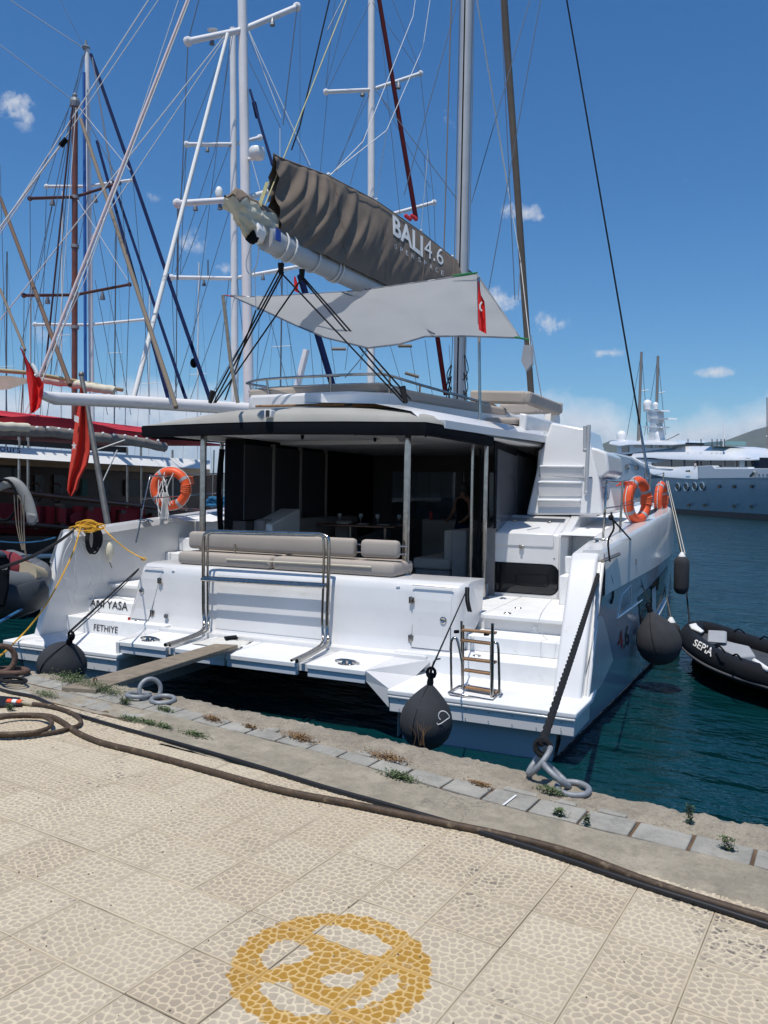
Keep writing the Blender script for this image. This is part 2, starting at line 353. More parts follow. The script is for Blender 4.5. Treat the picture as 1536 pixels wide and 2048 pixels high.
        if kind: o['kind'] = kind
        if label: o['label'] = label
        return o
def tag(o, label, cat, group=None):
    o['label'] = label; o['category'] = cat
    if group: o['group'] = group
    return o
def thing(name, label, cat, loc, group=None):
    o = bpy.data.objects.new(name, None); C.objects.link(o); o.location = tuple(map(float, loc)); o.empty_display_size = .2
    return tag(o, label, cat, group)
def spline(pts, n=8):
    pts = [np.asarray(p, float) for p in pts]; out = []
    for i in range(len(pts)-1):
        p0 = pts[max(0, i-1)]; p1 = pts[i]; p2 = pts[i+1]; p3 = pts[min(len(pts)-1, i+2)]
        for k in range(n):
            t = k/n; out.append(.5*((2*p1)+(-p0+p2)*t+(2*p0-5*p1+4*p2-p3)*t*t+(-p0+3*p1-3*p2+p3)*t**3))
    out.append(pts[-1]); return out
def sag(a, b, s, n=10):
    a = np.asarray(a, float); b = np.asarray(b, float)
    return [a+(b-a)*t-np.array([0, 0, s*4*t*(1-t)]) for t in [i/n for i in range(n+1)]]
_tc = {}
def textmesh(txt, shear=0., bold=0., spacing=1.):
    cu = bpy.data.curves.new('t', 'FONT'); cu.body = txt; cu.size = 1; cu.shear = shear; cu.offset = bold; cu.space_character = spacing; cu.resolution_u = 3
    o = bpy.data.objects.new('t', cu); C.objects.link(o); dg = bpy.context.evaluated_depsgraph_get(); me = o.evaluated_get(dg).to_mesh()
    v = np.array([x.co[:] for x in me.vertices]); f = [tuple(p.vertices) for p in me.polygons]
    bpy.data.objects.remove(o); bpy.data.curves.remove(cu)
    mn = v.min(0); mx = v.max(0); v = (v-mn)/np.maximum(mx-mn, 1e-6); return v, f
def text_wrap(txt, quad, plane, name, mat, parent, space='W', **k):
    v, f = textmesh(txt, **k); tl, tr, br, bl = [np.array(q, float) for q in quad]; m = M()
    m.add([plane(*((bl*(1-x)+br*x)*(1-y)+(tl*(1-x)+tr*x)*y)) for x, y, _ in v], f); return m.build(name, mat, parent, space, recalc=False)
def text_on(txt, quad, plane, name, mat, parent=None, space='B', off=(0, 0, 0), **k):
    # quad: px of top-left, top-right, bottom-right, bottom-left; plane: (px,py)->point
    v, f = textmesh(txt, **k); tl, tr, br, bl = [np.array(plane(*q), float) for q in quad]; m = M()
    pts = [(bl*(1-x)+br*x)*(1-y)+(tl*(1-x)+tr*x)*y+np.asarray(off) for x, y, _ in v]
    m.add(pts, f); return m.build(name, mat, parent, space, recalc=False)

# ================================================================== SETTING: water, hills
QZ = 1.05
def grid_obj(name, xs, ys, zf, mat, kind='structure'):
    m = M(); m.grid([[(x, y, zf(x, y)) for x in xs] for y in ys]); o = m.build(name, mat, smooth=80, recalc=False); o['kind'] = kind; return o
wx = sorted(set([-9400, -3000, -1000, -400]+list(np.linspace(-150, 150, 61))+[400, 1000, 3000, 9000]))
wy = sorted(set([-400, -60]+list(np.linspace(-20, 200, 61))+[400, 1000, 3000, 12400]))
water = grid_obj('water', wx, wy, lambda x, y: 0., waterm)
def ridge(px0, px1, prof, d, name):
    rows = []; N = 90
    for k, fr in enumerate((0, .45, .8, 1.0, 1.02)):
        row = []
        for i in range(N+1):
            px = px0+(px1-px0)*i/N; h = np.interp(px, [q[0] for q in prof], [q[1] for q in prof])
            base = W_d(px, 990, d*(1 if k < 4 else 1.3)*(1+.10*k)); hy = 995-h; top = W_d(px, hy, d*1.3)
            z = max(-5, top[2])*fr*(1+.10*math.sin(i*.9+k)+.06*math.sin(i*2.3+k*2)) if 0 < k < 3 else (top[2]+12*math.sin(i*1.7)+20*math.sin(i*.63) if k == 3 else -20)
            row.append((base[0], base[1], z if k else -5))
        rows.append(row)
    m = M(); m.grid(rows); o = m.build(name, hillm, smooth=60); o['kind'] = 'structure'; return o
ridge(-1500, 3600, [(-1500, 60), (-300, 80), (300, 40), (900, 60), (1160, 105), (1240, 118), (1300, 112), (1390, 100), (1450, 108), (1536, 140), (1700, 200), (2200, 160), (3600, 80)], 5200, 'hills')

# ================================================================== QUAY
slab = M(); slab.box(-40, 40, -30, 1.2, -1.5, 1.0); slab.box(-40, 40, 1.2, 2.2, -1.5, 1.005)
quay = slab.build('quay', concm, recalc=True); quay['kind'] = 'structure'
T = .300958
rng = np.random.RandomState(3)
def tile_mesh(name, res, seed, paint=None):
    r = np.random.RandomState(seed); n = 9; P = []
    for i in range(-1, n+1):
        for j in range(-1, n+1):
            P.append(((i+.5+(j % 2)*.5+r.uniform(-.33, .33))/n, (j+.5+r.uniform(-.33, .33))/n))
    P = np.array(P); cv = r.rand(len(P))
    g = np.linspace(0, 1, res+1); X, Y = np.meshgrid(g, g); Q = np.stack([X.ravel(), Y.ravel()], 1)
    Qw = Q+.006*np.stack([np.sin(Q[:, 1]*60+seed), np.sin(Q[:, 0]*55)], 1)
    d = np.sqrt(((Qw[:, None, :]-P[None])**2).sum(2)); o = np.argsort(d, 1)[:, :2]; d1 = d[np.arange(len(Q)), o[:, 0]]; d2 = d[np.arange(len(Q)), o[:, 1]]
    j = np.clip(1-(d2-d1-.011)/.016, 0, 1); j = j*j*(3-2*j)
    e = np.minimum(np.minimum(Q[:, 0], 1-Q[:, 0]), np.minimum(Q[:, 1], 1-Q[:, 1]))
    bord = np.clip((.036-e)/.008, 0, 1); j = np.maximum(j*(1-bord), bord*.8)
    gro = np.clip((.014-e)/.005, 0, 1); line2 = np.clip(1-np.abs(e-.028)/.004, 0, 1)*.45
    h = .0018*j-.0045*gro-.001*line2+.0005*np.sin(Q[:, 0]*17+seed)*np.sin(Q[:, 1]*13)
    me = bpy.data.meshes.new(name); s = res+1
    V = np.stack([Q[:, 0]*T, Q[:, 1]*T, h], 1)
    F_ = [(a*s+b, a*s+b+1, (a+1)*s+b+1, (a+1)*s+b) for a in range(res) for b in range(res)]
    me.from_pydata(V.tolist(), [], F_)
    def attr(nm, val): a = me.attributes.new(nm, 'FLOAT', 'POINT'); a.data.foreach_set('value', np.asarray(val, 'f'))
    attr('joint', j); attr('cell', cv[o[:, 0]]); attr('groove', np.maximum(gro, line2)); attr('paint', paint(Q) if paint else np.zeros(len(Q)))
    for p in me.polygons: p.use_smooth = True
    me.materials.append(tilem); return me
def inpoly(x, y, poly):
    c = np.zeros(len(x), bool); n = len(poly)
    for i in range(n):
        x1, y1 = poly[i]; x2, y2 = poly[(i+1) % n]; k = ((y1 > y) != (y2 > y)) & (x < (x2-x1)*(y-y1)/(y2-y1+1e-12)+x1); c ^= k
    return c
HOLES = [[(1.12, .11), (1.12, .2), (1.19, .235), (1.27, .21), (1.27, .15), (1.21, .06), (1.17, .05)],
         [(1.18, .32), (1.20, .38), (1.27, .405), (1.39, .42), (1.49, .38), (1.47, .31), (1.32, .30), (1.22, .31)],
         [(1.22, -.03), (1.30, .03), (1.39, -.01), (1.51, -.01), (1.49, -.05), (1.42, -.09), (1.33, -.09)],
         [(1.37, .11), (1.47, .21), (1.50, .17), (1.48, .10), (1.40, .08)],
         [(1.57, .27), (1.61, .24), (1.62, .16), (1.57, .05), (1.53, .0), (1.56, .11), (1.55, .19)]]
def paintf(ox, oy):
    def f(Q):
        x = ox+Q[:, 0]*T; y = oy+Q[:, 1]*T; x = x+.006*np.sin(y*90)+.004*np.sin(y*210); y = y+.006*np.sin(x*80)
        k = ((x-1.37)**2+(y-.175)**2) < .340**2
        for h in HOLES: k &= ~inpoly(x, y, h)
        return k.astype(float)
    return f
base_t = [tile_mesh('tile', 72, 11+i) for i in range(6)]
cnt = 0
from bpy_extras.object_utils import world_to_camera_view
bpy.context.view_layer.update()
cand = []
for i in range(-24, 22):
    for j in range(-8, 6 if i < -3 else 5):
        best = 9
        for du in (0, .5, 1):
            for dv in (0, .5, 1):
                dx_, dy_, dz_ = (i+du)*T-CAM[0], (j+dv)*T-CAM[1], QZ-CAM[2]
                u_ = dx_*math.cos(YAW)-dy_*math.sin(YAW); d_ = dx_*math.sin(YAW)+dy_*math.cos(YAW)
                if d_ > .3: best = min(best, max(abs(u_/d_*F/1536), abs(dz_/d_*F/2048)))
        if best < 9: cand.append((best, i, j))
cand.sort(); cand = cand[:298]
got = set()
for _, i, j in cand:
    got.add((i, j)); ox, oy = i*T, j*T
    near = (ox < 1.37+.35 and ox+T > 1.37-.35 and oy < .175+.35 and oy+T > .175-.35)
    if near: me = tile_mesh('tile', 110, 100+cnt, paintf(ox, oy))
    else: me = base_t[R_.randrange(6)]
    o = bpy.data.objects.new('tile', me); C.objects.link(o); o.parent = quay
    L = Vector((ox, oy, QZ-.002+R_.uniform(-.0012, .0012)))
    if not near:
        k = R_.randrange(4); o.rotation_euler = (0, 0, k*math.pi/2); L += Vector([(0, 0, 0), (T, 0, 0), (T, T, 0), (0, T, 0)][k])
    o.location = L-Vector(quay.location); cnt += 1
# ground sheet beyond the tiles laid one by one, same tile level
gs = M()
rest = [(i, j) for i in range(-60, 60) for j in range(-40, 5) if (i, j) not in got]
for (i, j) in rest: gs.add([(i*T+.002, j*T+.002, QZ-.002), ((i+1)*T-.002, j*T+.002, QZ-.002), ((i+1)*T-.002, (j+1)*T-.002, QZ-.002), (i*T+.002, (j+1)*T-.002, QZ-.002)], [(0, 1, 2, 3)])
og = gs.build('tile_field', tilem, quay, recalc=False); og['kind'] = 'stuff'
# concrete strip, uneven
from mathutils import noise as _nz
def nz2(x, y, s=1.): return 2.2*_nz.fractal(Vector((x*1.3*s, y*1.3*s, 3.7)), .8, 2.1, 6)
def strip_y(x): return float(np.interp(x, [-6, -2.3, -1.06, 0, .83, 1.39, 2.4, 6], [1.97, 1.97, 1.97, 1.93, 1.83, 1.78, 1.77, 1.75]))
def strip0(x): return float(np.interp(x, [-9, -3, -1.25, -1.2, 0, 1, 2.6, 8], [1.76, 1.74, 1.70, 1.55, 1.50, 1.455, 1.41, 1.40]))+.012*nz2(x, 9, 2)
def ptop_y(x): return float(np.interp(x, [-6, -2.2, -1.22, -.22, .8, 2.4, 6], [2.2, 2.19, 2.17, 2.09, 2.02, 1.99, 1.97]))
def edge_y(x): return float(np.interp(x, [-12, -3.5, -2.95, -2.26, -1.58, -.3, .3, 1.1, 1.64, 2.5, 12], [2.2, 2.22, 2.32, 2.4, 2.41, 2.42, 2.43, 2.37, 2.28, 2.30, 2.3]))
xs = np.linspace(-9, 8, 900)
m = M(); m.grid([[(x, strip0(x)+(strip_y(x)+.008*nz2(x, k, 2)-strip0(x))*k/14, QZ+(.0045+.0015*nz2(x, k*.1) if k else -.006)) for x in xs] for k in range(15)])
m.build('concrete_strip', concm, quay, smooth=60, recalc=False)
m = M()   # quay lip with broken edge, top and front face
rows = []
for k in range(15):
    row = []
    for x in xs:
        y0 = strip_y(x)-.03; y1 = edge_y(x)+.008*nz2(x, 3, 2)+.012*nz2(x, 7, 9); y = y0+(y1-y0)*k/12
        if k <= 12:
            inlip = max(0, min(1, (y-ptop_y(x)+.02)/.05)); z = QZ-.022+inlip*(.022+.006*nz2(x*2, y*2, 4)+.0022*rng.randn())-(.012 if k == 12 else 0)
        else: z = QZ-.10 if k == 13 else -1.2; y = y1+.01*math.sin(x*13) if k == 13 else y1-.03
        row.append((x, y, z))
    rows.append(row)
m.grid(rows); m.build('quay_lip', lipm, quay, smooth=50, recalc=False)
# dirt bed under the pavers
m = M(); m.grid([[(x, strip_y(x)-.02+(ptop_y(x)+.03-strip_y(x))*k/6, QZ-.010+.003*nz2(x*3, k, 3)) for x in xs] for k in range(7)])
m.build('joint_dirt', sandm, quay, smooth=60, recalc=False)
# pavers: one object each, uneven
def paver(x0, x1, ya0, ya1, yb0, yb1, dz=0):
    a = R_.uniform(-.002, .002); t_ = R_.uniform(-.002, .002); j = lambda: R_.uniform(-.004, .004)
    top = [(x0+j(), ya0+j(), QZ+.004+dz+a), (x1+j(), ya1+j(), QZ+.004+dz+t_), (x1+j(), yb1+j(), QZ+.004+dz-a), (x0+j(), yb0+j(), QZ+.004+dz-t_)]
    m = M(); m.prism([(p[0], p[1], p[2]-.05) for p in top], (0, 0, .05)); 
    for i in range(4): m.v[4+i] = top[i]
    m.build('paver', pavm, quay, bevel=.006)
x = -3.4
while x < 3.6:
    wd = .255+R_.uniform(-.012, .012)
    g = .008
    paver(x+g, x+wd-g, strip_y(x)+.022, strip_y(x+wd)+.022, ptop_y(x)-.012, ptop_y(x+wd)-.012)
    if R_.random() < .55 and x > -1: paver(x+g+.03, x+wd*R_.uniform(.5, .9)-g, ptop_y(x)+.012, ptop_y(x+wd)+.012, ptop_y(x)+.055, ptop_y(x)+.05, -.002)
    x += wd
# extra rows of pavers at the left, inside the strip
for row in range(1):
    x = -3.6+row*.12
    while x < -1.65-row*.35:
        wd = .27; y0 = 1.97-.20*(row+1)
        paver(x+.012, x+wd-.012, y0+.008, y0+.008, y0+.188, y0+.188); x += wd
m = M(); m.box(-3.7, -1.45, 1.72, 1.985, QZ-.01, QZ+.003); m.build('joint_dirt', sandm, quay)
# faded chalk line on a paver
m = M(); a = W_z(1006, 1610, QZ+.011); b = W_z(1032, 1590, QZ+.011); m.tube([a, b], .006, 5, flat=.15); m.build('chalk_mark', printw, quay)
# ================================================================== CATAMARAN (boat frame: x to starboard, y forward, z up)
cat = thing('catamaran', 'large white sailing catamaran moored stern to the quay, with taupe sail bag on its boom', 'catamaran', BO)
cat.rotation_euler = (0, 0, TH); cat['_b'] = 1
def part(m, name, mat, **k): return m.build(name, mat, cat, 'B', **k)
def ip(x, a): return float(np.interp(x, [q[0] for q in a], [q[1] for q in a]))
XG = [(0, 3.86), (1.5, 3.87), (3, 3.94), (5, 4.04), (7, 4.10), (9, 4.02), (11, 3.76), (13, 3.3), (14, 2.95)]
ZG = [(0, 1.98), (1.4, 2.02), (3, 2.13), (6, 2.32), (9, 2.42), (14, 2.5)]
XWL = [(0, 3.62), (1.4, 3.73), (3.2, 3.87), (5.4, 4.03), (7.5, 4.05), (9.5, 3.86), (12, 3.3), (14, 2.7)]
ZK = [(0, 1.54), (5, 1.58), (9, 1.68), (14, 1.85)]
def hx(y, z):
    zg, zk = ip(y, ZG), ip(y, ZK); xg = ip(y, XG); xw = ip(y, XWL)
    if z >= zk-.002: return xg+.045*(zg-z)/(zg-zk)-.03*max(0, (z-zg+.12)/.12)**2
    t = max(0, z)/zk; b = xw+(xg+.015-xw)*(t**.75)
    return b+.03*z if z < 0 else b
def hull_side(sg):
    ys = np.linspace(0, 1, 46); rows = []
    lv = [('g', 1.0), ('g', .93), ('g', .5), ('k', 1.0), ('k2', .995)]+[('l', q) for q in (.9, .75, .6, .45, .357, .25, .15, .04)]
    for kind, q in lv:
        row = []
        for t in ys:
            def zat(y):
                zg, zk = ip(y, ZG), ip(y, ZK)
                return zk+(zg-zk)*q if kind == 'g' else (zk if kind == 'k' else (zk*q))
            z0 = zat(1.); ys0 = (.66+(max(z0, .55)-.55)/1.45*.86 if sg == 1 else .50+(z0-.55)/1.45*.5) if z0 > .552 else (.0 if z0 > .3 else .14)
            y = ys0+(14-ys0)*t**1.1; z = zat(y); x = hx(y, z) if kind != 'k2' else hx(y, z)
            if kind == 'k': x = hx(y, ip(y, ZK)+.01)
            row.append((sg*x, y, z))
        rows.append(row)
    return rows
for sg in (1, -1):
    rows = hull_side(sg); m = M(); m.grid(rows[:4]); part(m, 'topside', gel, smooth=40); m = M(); m.grid(rows[3:])
    nose = [(sg*.6*0+sg*2.2, 14.9, r[-1][2]) for r in rows]     # stem
    m.grid([[r[-1] for r in rows], nose, [(sg*1.9, 14, r[-1][2]) for r in rows], [(sg*1.88, 2.0, min(r[-1][2], 1.16)) for r in rows]])
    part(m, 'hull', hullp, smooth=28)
    m = M(); m.grid([[(sg*(hx(y, .045)+.004), y, .05) for y in np.linspace(.14, 14, 30)], [(sg*(hx(y, 0)-.12), y, -.5) for y in np.linspace(.14, 14, 30)]]); part(m, 'boot_stripe', antif)
    # inner tunnel wall
    m = M(); m.grid([[(sg*1.92, 0.16, .5), (sg*1.92, .16, -.5)], [(sg*1.92, 12, .72), (sg*1.92, 12, -.5)]]); part(m, 'tunnel_wall', gel)
    # lower transom
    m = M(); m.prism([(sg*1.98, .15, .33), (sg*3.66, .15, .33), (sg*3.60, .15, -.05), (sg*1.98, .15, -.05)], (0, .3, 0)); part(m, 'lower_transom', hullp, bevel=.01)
    # swim platform: slab, lip and fascia
    a, b = sorted((sg*1.86, sg*3.86))
    m = M(); m.prism([(sg*1.86, 0.0, .49), (sg*3.86, 0.0, .49), (sg*3.90, .70, .49), (sg*3.86, 1.2, .49), (sg*1.86, 1.2, .49)], (0, 0, .06)); part(m, 'swim_platform', gel2, bevel=.016, seg=3)
    m = M(); m.prism([(sg*1.88, .022, .31), (sg*3.84, .022, .31), (sg*3.87, .7, .31), (sg*1.88, .7, .31)], (0, 0, .165)); part(m, 'platform_fascia', gel, bevel=.008)
    m = M(); m.box(*sorted((sg*1.87, sg*3.85)), -.002, .03, .465, .487); part(m, 'rubbing_strip', gel, bevel=.006)
    m = M()
    for i in range(8):
        for z in (.35, .44): m.lathe([(.006, 0), (.006, .004)], 6, (sg*(2.0+i*.245), .016, z), (0, -1, 0))
    o = part(m, 'screw_row', wire); o['kind'] = 'stuff'
    # steps up to the cockpit
    XF = 3.5 if sg == 1 else 3.68
    x0, x1 = sg*1.9, sg*(XF+.02)
    for (ya, za, zb, yb_) in ((.96, .50, .77, 1.5), (1.38, .77, .96, 2.0)):
        m = M(); m.box(*sorted((x0, x1)), ya, yb_, za, zb); part(m, 'step', gel2, bevel=.014)
    m = M(); m.box(*sorted((x0, x1)), 1.86, 3.9, .9, 1.105); part(m, 'locker_riser', gel)
    m = M(); m.box(*sorted((sg*2.36, sg*XF)), 1.78, 2.62, 1.105, 1.16); part(m, 'locker_lid', gel2, bevel=.012)
    m = M(); m.box(*sorted((sg*1.9, sg*2.35)), 1.84, 3.9, 1.1, 1.157); m.box(*sorted((sg*2.36, sg*XF)), 2.63, 3.9, 1.1, 1.157); part(m, 'side_deck_floor', gel2, bevel=.006)
    # flush fittings
    for (fx, fy, fz) in ((2.62, 1.98, 1.162), (2.62, 2.5, 1.162), (2.5, 1.12, .773)):
        m = M(); m.lathe([(.05, 0), (.045, .006), (.01, .006)], 16, (sg*fx, fy, fz)); part(m, 'flush_latch', chrome)
    m = M(); m.lathe([(.03, 0), (.03, .012), (.012, .012), (.012, .006)], 14, (sg*3.0, 1.858, 1.02), (0, -1, 0)); m.box(*sorted((sg*2.95, sg*3.05)), 1.852, 1.858, .955, .99); part(m, 'socket', white)
    # stern bulwark (fin) : solid with slanted aft face
    prof = [(.55, .5), (1.36, 1.90), (1.47, 1.995), (3.2, 2.14), (5, 2.26), (5, 1.0), (1.4, .5)] if sg == 1 else [(.44, .5), (.88, 1.84), (.99, 1.98), (3.2, 2.14), (5, 2.26), (5, 1.0), (1.4, .5)]
    m = M(); m.prism([(sg*XF, y, z) for y, z in prof], (sg*(3.80-XF), 0, 0)); part(m, 'stern_bulwark', gel, bevel=.03, seg=4)
    m = M(); m.prism([(sg*3.78, y+.13, z-.01) for y, z in prof], (sg*.05, 0, 0)); part(m, 'bulwark_groove', gel, bevel=.005)
    m = M(); m.prism([(sg*3.82, y+.11, z-.004) for y, z in prof], (sg*.045, 0, 0)); part(m, 'bulwark_edge', gel, bevel=.015)
    # side deck and capping
    L_ = np.linspace(3.4, 14, 20)
    m = M(); m.grid([[(sg*q, y, ip(y, ZG)-.06+(.05 if q > 3.6 else 0)) for y in L_] for q in (2.92, 3.2, 3.5, 3.66)]); part(m, 'side_deck', gel2, smooth=30)
    ys = np.linspace(1.5 if sg == 1 else 1.02, 14, 30)
    m = M(); m.grid([[(sg*(hx(y, ip(y, ZG))-.26), y, ip(y, ZG)-.09) for y in ys], [(sg*(hx(y, ip(y, ZG))-.22), y, ip(y, ZG)+.0) for y in ys], [(sg*(hx(y, ip(y, ZG))-.02), y, ip(y, ZG)+.012) for y in ys], [(sg*(hx(y, ip(y, ZG))+.012), y, ip(y, ZG)-.03) for y in ys]]); e_ = [list(p) for p in m.v[0::30]]; m.add(e_+[[q[0], q[1], q[2]-.12] for q in e_[::-1]], [tuple(range(8))]); part(m, 'gunwale', gel, smooth=50)
    # steps from cockpit up to side deck
    for (ya, za, zb) in ((3.12, 1.15, 1.56), (3.46, 1.56, 1.80), (3.92, 1.8, 2.07)):
        m = M(); m.box(*sorted((sg*3.02, sg*XF)), ya, 4.6, za, zb); part(m, 'step', gel2, bevel=.02)
    # cockpit coaming / locker
    if sg == 1:
        m = M(); m.prism([(1.8, 3.66, 1.15), (1.8, 3.66, 2.08), (1.8, 3.72, 2.11), (1.8, 4.46, 2.33), (1.8, 4.6, 2.33), (1.8, 4.6, 1.15)], (1.1, 0, 0)); part(m, 'cockpit_locker', gel, bevel=.03, seg=3)
        m = M(); m.prism([(2.9, 3.64, 1.15), (2.9, 3.64, 2.06), (2.9, 3.75, 2.10), (2.9, 4.5, 2.36), (2.9, 5.9, 2.42), (2.9, 6.5, 2.1), (2.9, 6.5, 1.15)], (.13, 0, 0)); part(m, 'coaming', gel, bevel=.025, seg=3)
        m = M(); m.prism([(1.9, 3.645, 1.90), (1.9, 3.645, 2.085), (1.9, 3.72, 2.125), (1.9, 4.12, 2.243), (1.9, 4.12, 2.20), (1.9, 3.8, 2.08), (1.9, 3.7, 1.9)], (.92, 0, 0)); part(m, 'locker_lid', gel, bevel=.012)
        for q in (4.16, 4.24):
            m = M(); m.box(1.9, 2.86, q, q+.012, 2.235+(q-4.12)*.3, 2.25+(q-4.12)*.3+.012); part(m, 'lid_seam', wire)
        for q in (2.1, 2.62):
            m = M(); m.box(q, q+.06, 4.08, 4.14, 2.236, 2.262); part(m, 'hinge', chrome, bevel=.004)
        m = M(); m.box(2.32, 2.39, 3.625, 3.65, 1.875, 1.915); m.lathe([(.018, 0), (.018, .03)], 10, (2.355, 3.64, 1.87), (0, -1, 0)); part(m, 'latch', chrome, bevel=.004)
        m = M()
        for q in (1.93, 2.83): m.lathe([(.012, 0), (.01, .006)], 8, (q, 3.66, 1.74), (0, -1, 0))
        part(m, 'screw_pair', wire)
        # dark hatch window with rounded corners
        def rrect(x0_, x1_, z0_, z1_, r, y):
            pts = []
            for cx, cz, a0 in ((x1_-r, z1_-r, 0), (x0_+r, z1_-r, 90), (x0_+r, z0_+r, 180), (x1_-r, z0_+r, 270)):
                pts += [(cx+r*math.cos(rad(a0+q)), y, cz+r*math.sin(rad(a0+q))) for q in range(0, 91, 15)]
            return pts
        m = M(); m.prism(rrect(1.80, 2.90, 1.205, 1.655, .13, 3.655), (0, .05, 0)); part(m, 'window_gasket', blk)
        m = M(); m.prism(rrect(1.815, 2.885, 1.22, 1.64, .12, 3.649), (0, .03, 0)); wn = part(m, 'window', blkg)
        m = M(); q = rrect(2.28, 2.76, 1.33, 1.5, .05, 3.643); m.tube(q, .006, 5, closed=True); m.build('inner_hatch_frame', blk, wn, 'W') if 0 else part(m, 'inner_hatch_frame', blk)
    else:
        m = M(); m.prism([(-1.9-.9, 3.66, 1.15), (-2.8, 3.66, 2.08), (-2.8, 4.6, 2.33), (-2.8, 4.6, 1.15)], (.9, 0, 0)); part(m, 'cockpit_locker', gel, bevel=.03, seg=3)
# hull details, starboard side
def hs(px, py, o=.006):
    # intersect ray with hull skin by iteration
    x = 3.9
    for _ in range(12): p = BX(px, py, x); x = hx(p[1], p[2])+o
    return BX(px, py, x)
def sheet(pxs, name, mat, o=.008, n=10):
    # polygon given as top row and bottom row of pixels
    top, bot = pxs; m = M(); rows = []
    for k in range(5):
        rows.append([hs(tx*(1-k/4)+bx*k/4, ty*(1-k/4)+by*k/4, o) for (tx, ty), (bx, by) in zip(top, bot)])
    m.grid(rows); return part(m, name, mat, smooth=40)
top = [(1277+(1349-1277)*t, 1196-(1196-1118)*t**1.1) for t in np.linspace(0, 1, 12)]
bot = [(1283+(1351-1283)*t, 1262-(1262-1150)*t**1.35) for t in np.linspace(0, 1, 12)]
sheet((top, bot), 'hull_window', blkg, .01)
sheet(([(1304, 1178), (1312, 1172)], [(1304, 1238), (1312, 1228)]), 'hull_window_frame', hullm, .018)
m = M(); m.tube([hs(1286+(1352-1286)*t, 1268-(1268-1152)*t**1.35, .02) for t in np.linspace(0, 1, 14)], .028, 6, flat=.5); part(m, 'hull_styling_edge', gel, smooth=60)
m = M(); m.tube([hs(1236, 1232), hs(1244, 1190), hs(1262, 1170), hs(1262, 1208)], .007, 5); part(m, 'hatch_outline', gel)
m = M(); m.tube([hs(1235, 1236, .01), hs(1260, 1218, .01), hs(1284, 1200, .01)], .012, 5); part(m, 'fold_down_step_edge', gel)
m = M(); m.tube([hs(1272, 1118), hs(1272, 1130)], .012, 6); part(m, 'scupper', wire)
text_on('4', [(1236, 1265), (1246, 1259), (1247, 1296), (1237, 1303)], lambda a, b: hs(a, b, .01), 'hull_lettering', printr, cat)
text_on('.6', [(1246, 1257), (1258, 1249), (1259, 1287), (1248, 1297)], lambda a, b: hs(a, b, .01), 'hull_lettering', printk, cat)
# bridgedeck, cockpit floor, centre platform
m = M(); m.box(-1.95, 1.95, .9, 13, .66, .74); part(m, 'bridgedeck', gel)
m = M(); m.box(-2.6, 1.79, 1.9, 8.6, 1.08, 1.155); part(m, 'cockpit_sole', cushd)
pls = [(-1.93, -1.17), (-.26, .62), (.80, 1.50)]
for (a, b) in [(-1.93, -1.16), (-1.04, -.30), (-.28, .70), (.82, 1.56)]:
    m = M(); m.box(a, b, .08, 1.2, .64, .70); part(m, 'stern_platform', gel2, bevel=.01)
    m = M(); m.box(a+.01, b-.01, .10, .16, .55, .64); part(m, 'platform_edge', hullm, bevel=.005)
m = M(); m.box(-1.16, .82, .14, 1.2, .60, .68); part(m, 'platform_core', gel)
m = M(); m.add([(1.55, .1, .70), (1.55, 1.15, .70), (1.88, 1.15, .70), (2.0, 1.0, .70), (1.9, .72, .55), (1.87, .03, .55)], [(0, 1, 2, 3), (0, 3, 4, 5)]); m.prism([(1.55, .1, .70), (1.87, .03, .55), (1.87, .03, .35), (1.55, .12, .58)], (0, .04, 0)); part(m, 'platform_fairing', gel)
m = M(); m.add([(-1.93, .1, .70), (-1.93, 1.15, .70), (-2.25, 1.15, .70), (-2.25, 1.0, .70), (-1.96, .72, .55), (-1.89, .03, .55)], [(0, 1, 2, 3), (0, 3, 4, 5)]); m.box(-1.93, -1.88, .06, .9, .33, .69); part(m, 'platform_fairing', gel)
m = M(); m.box(1.5, 2.25, .98, 1.2, .54, .76); part(m, 'transom_foot', gel, bevel=.02); m = M(); m.box(-2.74, -1.9, 1.0, 1.2, .54, .76); part(m, 'transom_foot', gel, bevel=.02)
# transom wall: gently concave, rounded top
yz = [(1.04, .69), (1.09, .74), (1.12, .9), (1.13, 1.2), (1.15, 1.45), (1.17, 1.53), (1.22, 1.575), (1.34, 1.59), (1.95, 1.585), (1.95, 1.1)]
def transom_y(z): return ip(z, [(.69, 1.04), (.74, 1.09), (.9, 1.12), (1.2, 1.13), (1.45, 1.15), (1.55, 1.18)])
m = M(); rows = []
for (x, dy) in ((-2.72, .08), (-2.70, .03), (-2.66, 0), (-1.2, 0), (.55, 0), (2.18, 0), (2.23, .03), (2.27, .1)):
    rows.append([(x+(.06*(z-.7) if x > 2 else (.27*(z-.7) if x < -2 else 0)), y+dy if y < 1.9 else y, z) for y, z in yz])
m.grid(rows, cap=True); part(m, 'transom', gel, smooth=35)
def panel(x0, x1, z0, z1, name, proud=.010, sh=0):
    m = M(); zs = np.linspace(z0, z1, 6)
    m.grid([[(x, transom_y(z)-proud, z) for z in zs] for x in (x0, x1)]); 
    m.grid([[(x0, transom_y(z0)-proud, z0), (x1, transom_y(z0)-proud, z0)], [(x0, transom_y(z0)+.01, z0), (x1, transom_y(z0)+.01, z0)]])
    m.grid([[(x0, transom_y(z)-proud, z) for z in zs], [(x0, transom_y(z)+.01, z) for z in zs]]); m.grid([[(x1, transom_y(z)-proud, z) for z in zs], [(x1, transom_y(z)+.01, z) for z in zs]])
    m.grid([[(x0, transom_y(z1)-proud, z1), (x1, transom_y(z1)-proud, z1)], [(x0, transom_y(z1)+.01, z1), (x1, transom_y(z1)+.01, z1)]])
    m.v = [(x+sh*(z-z0), y, z) for x, y, z in m.v]
    return part(m, name, gel)
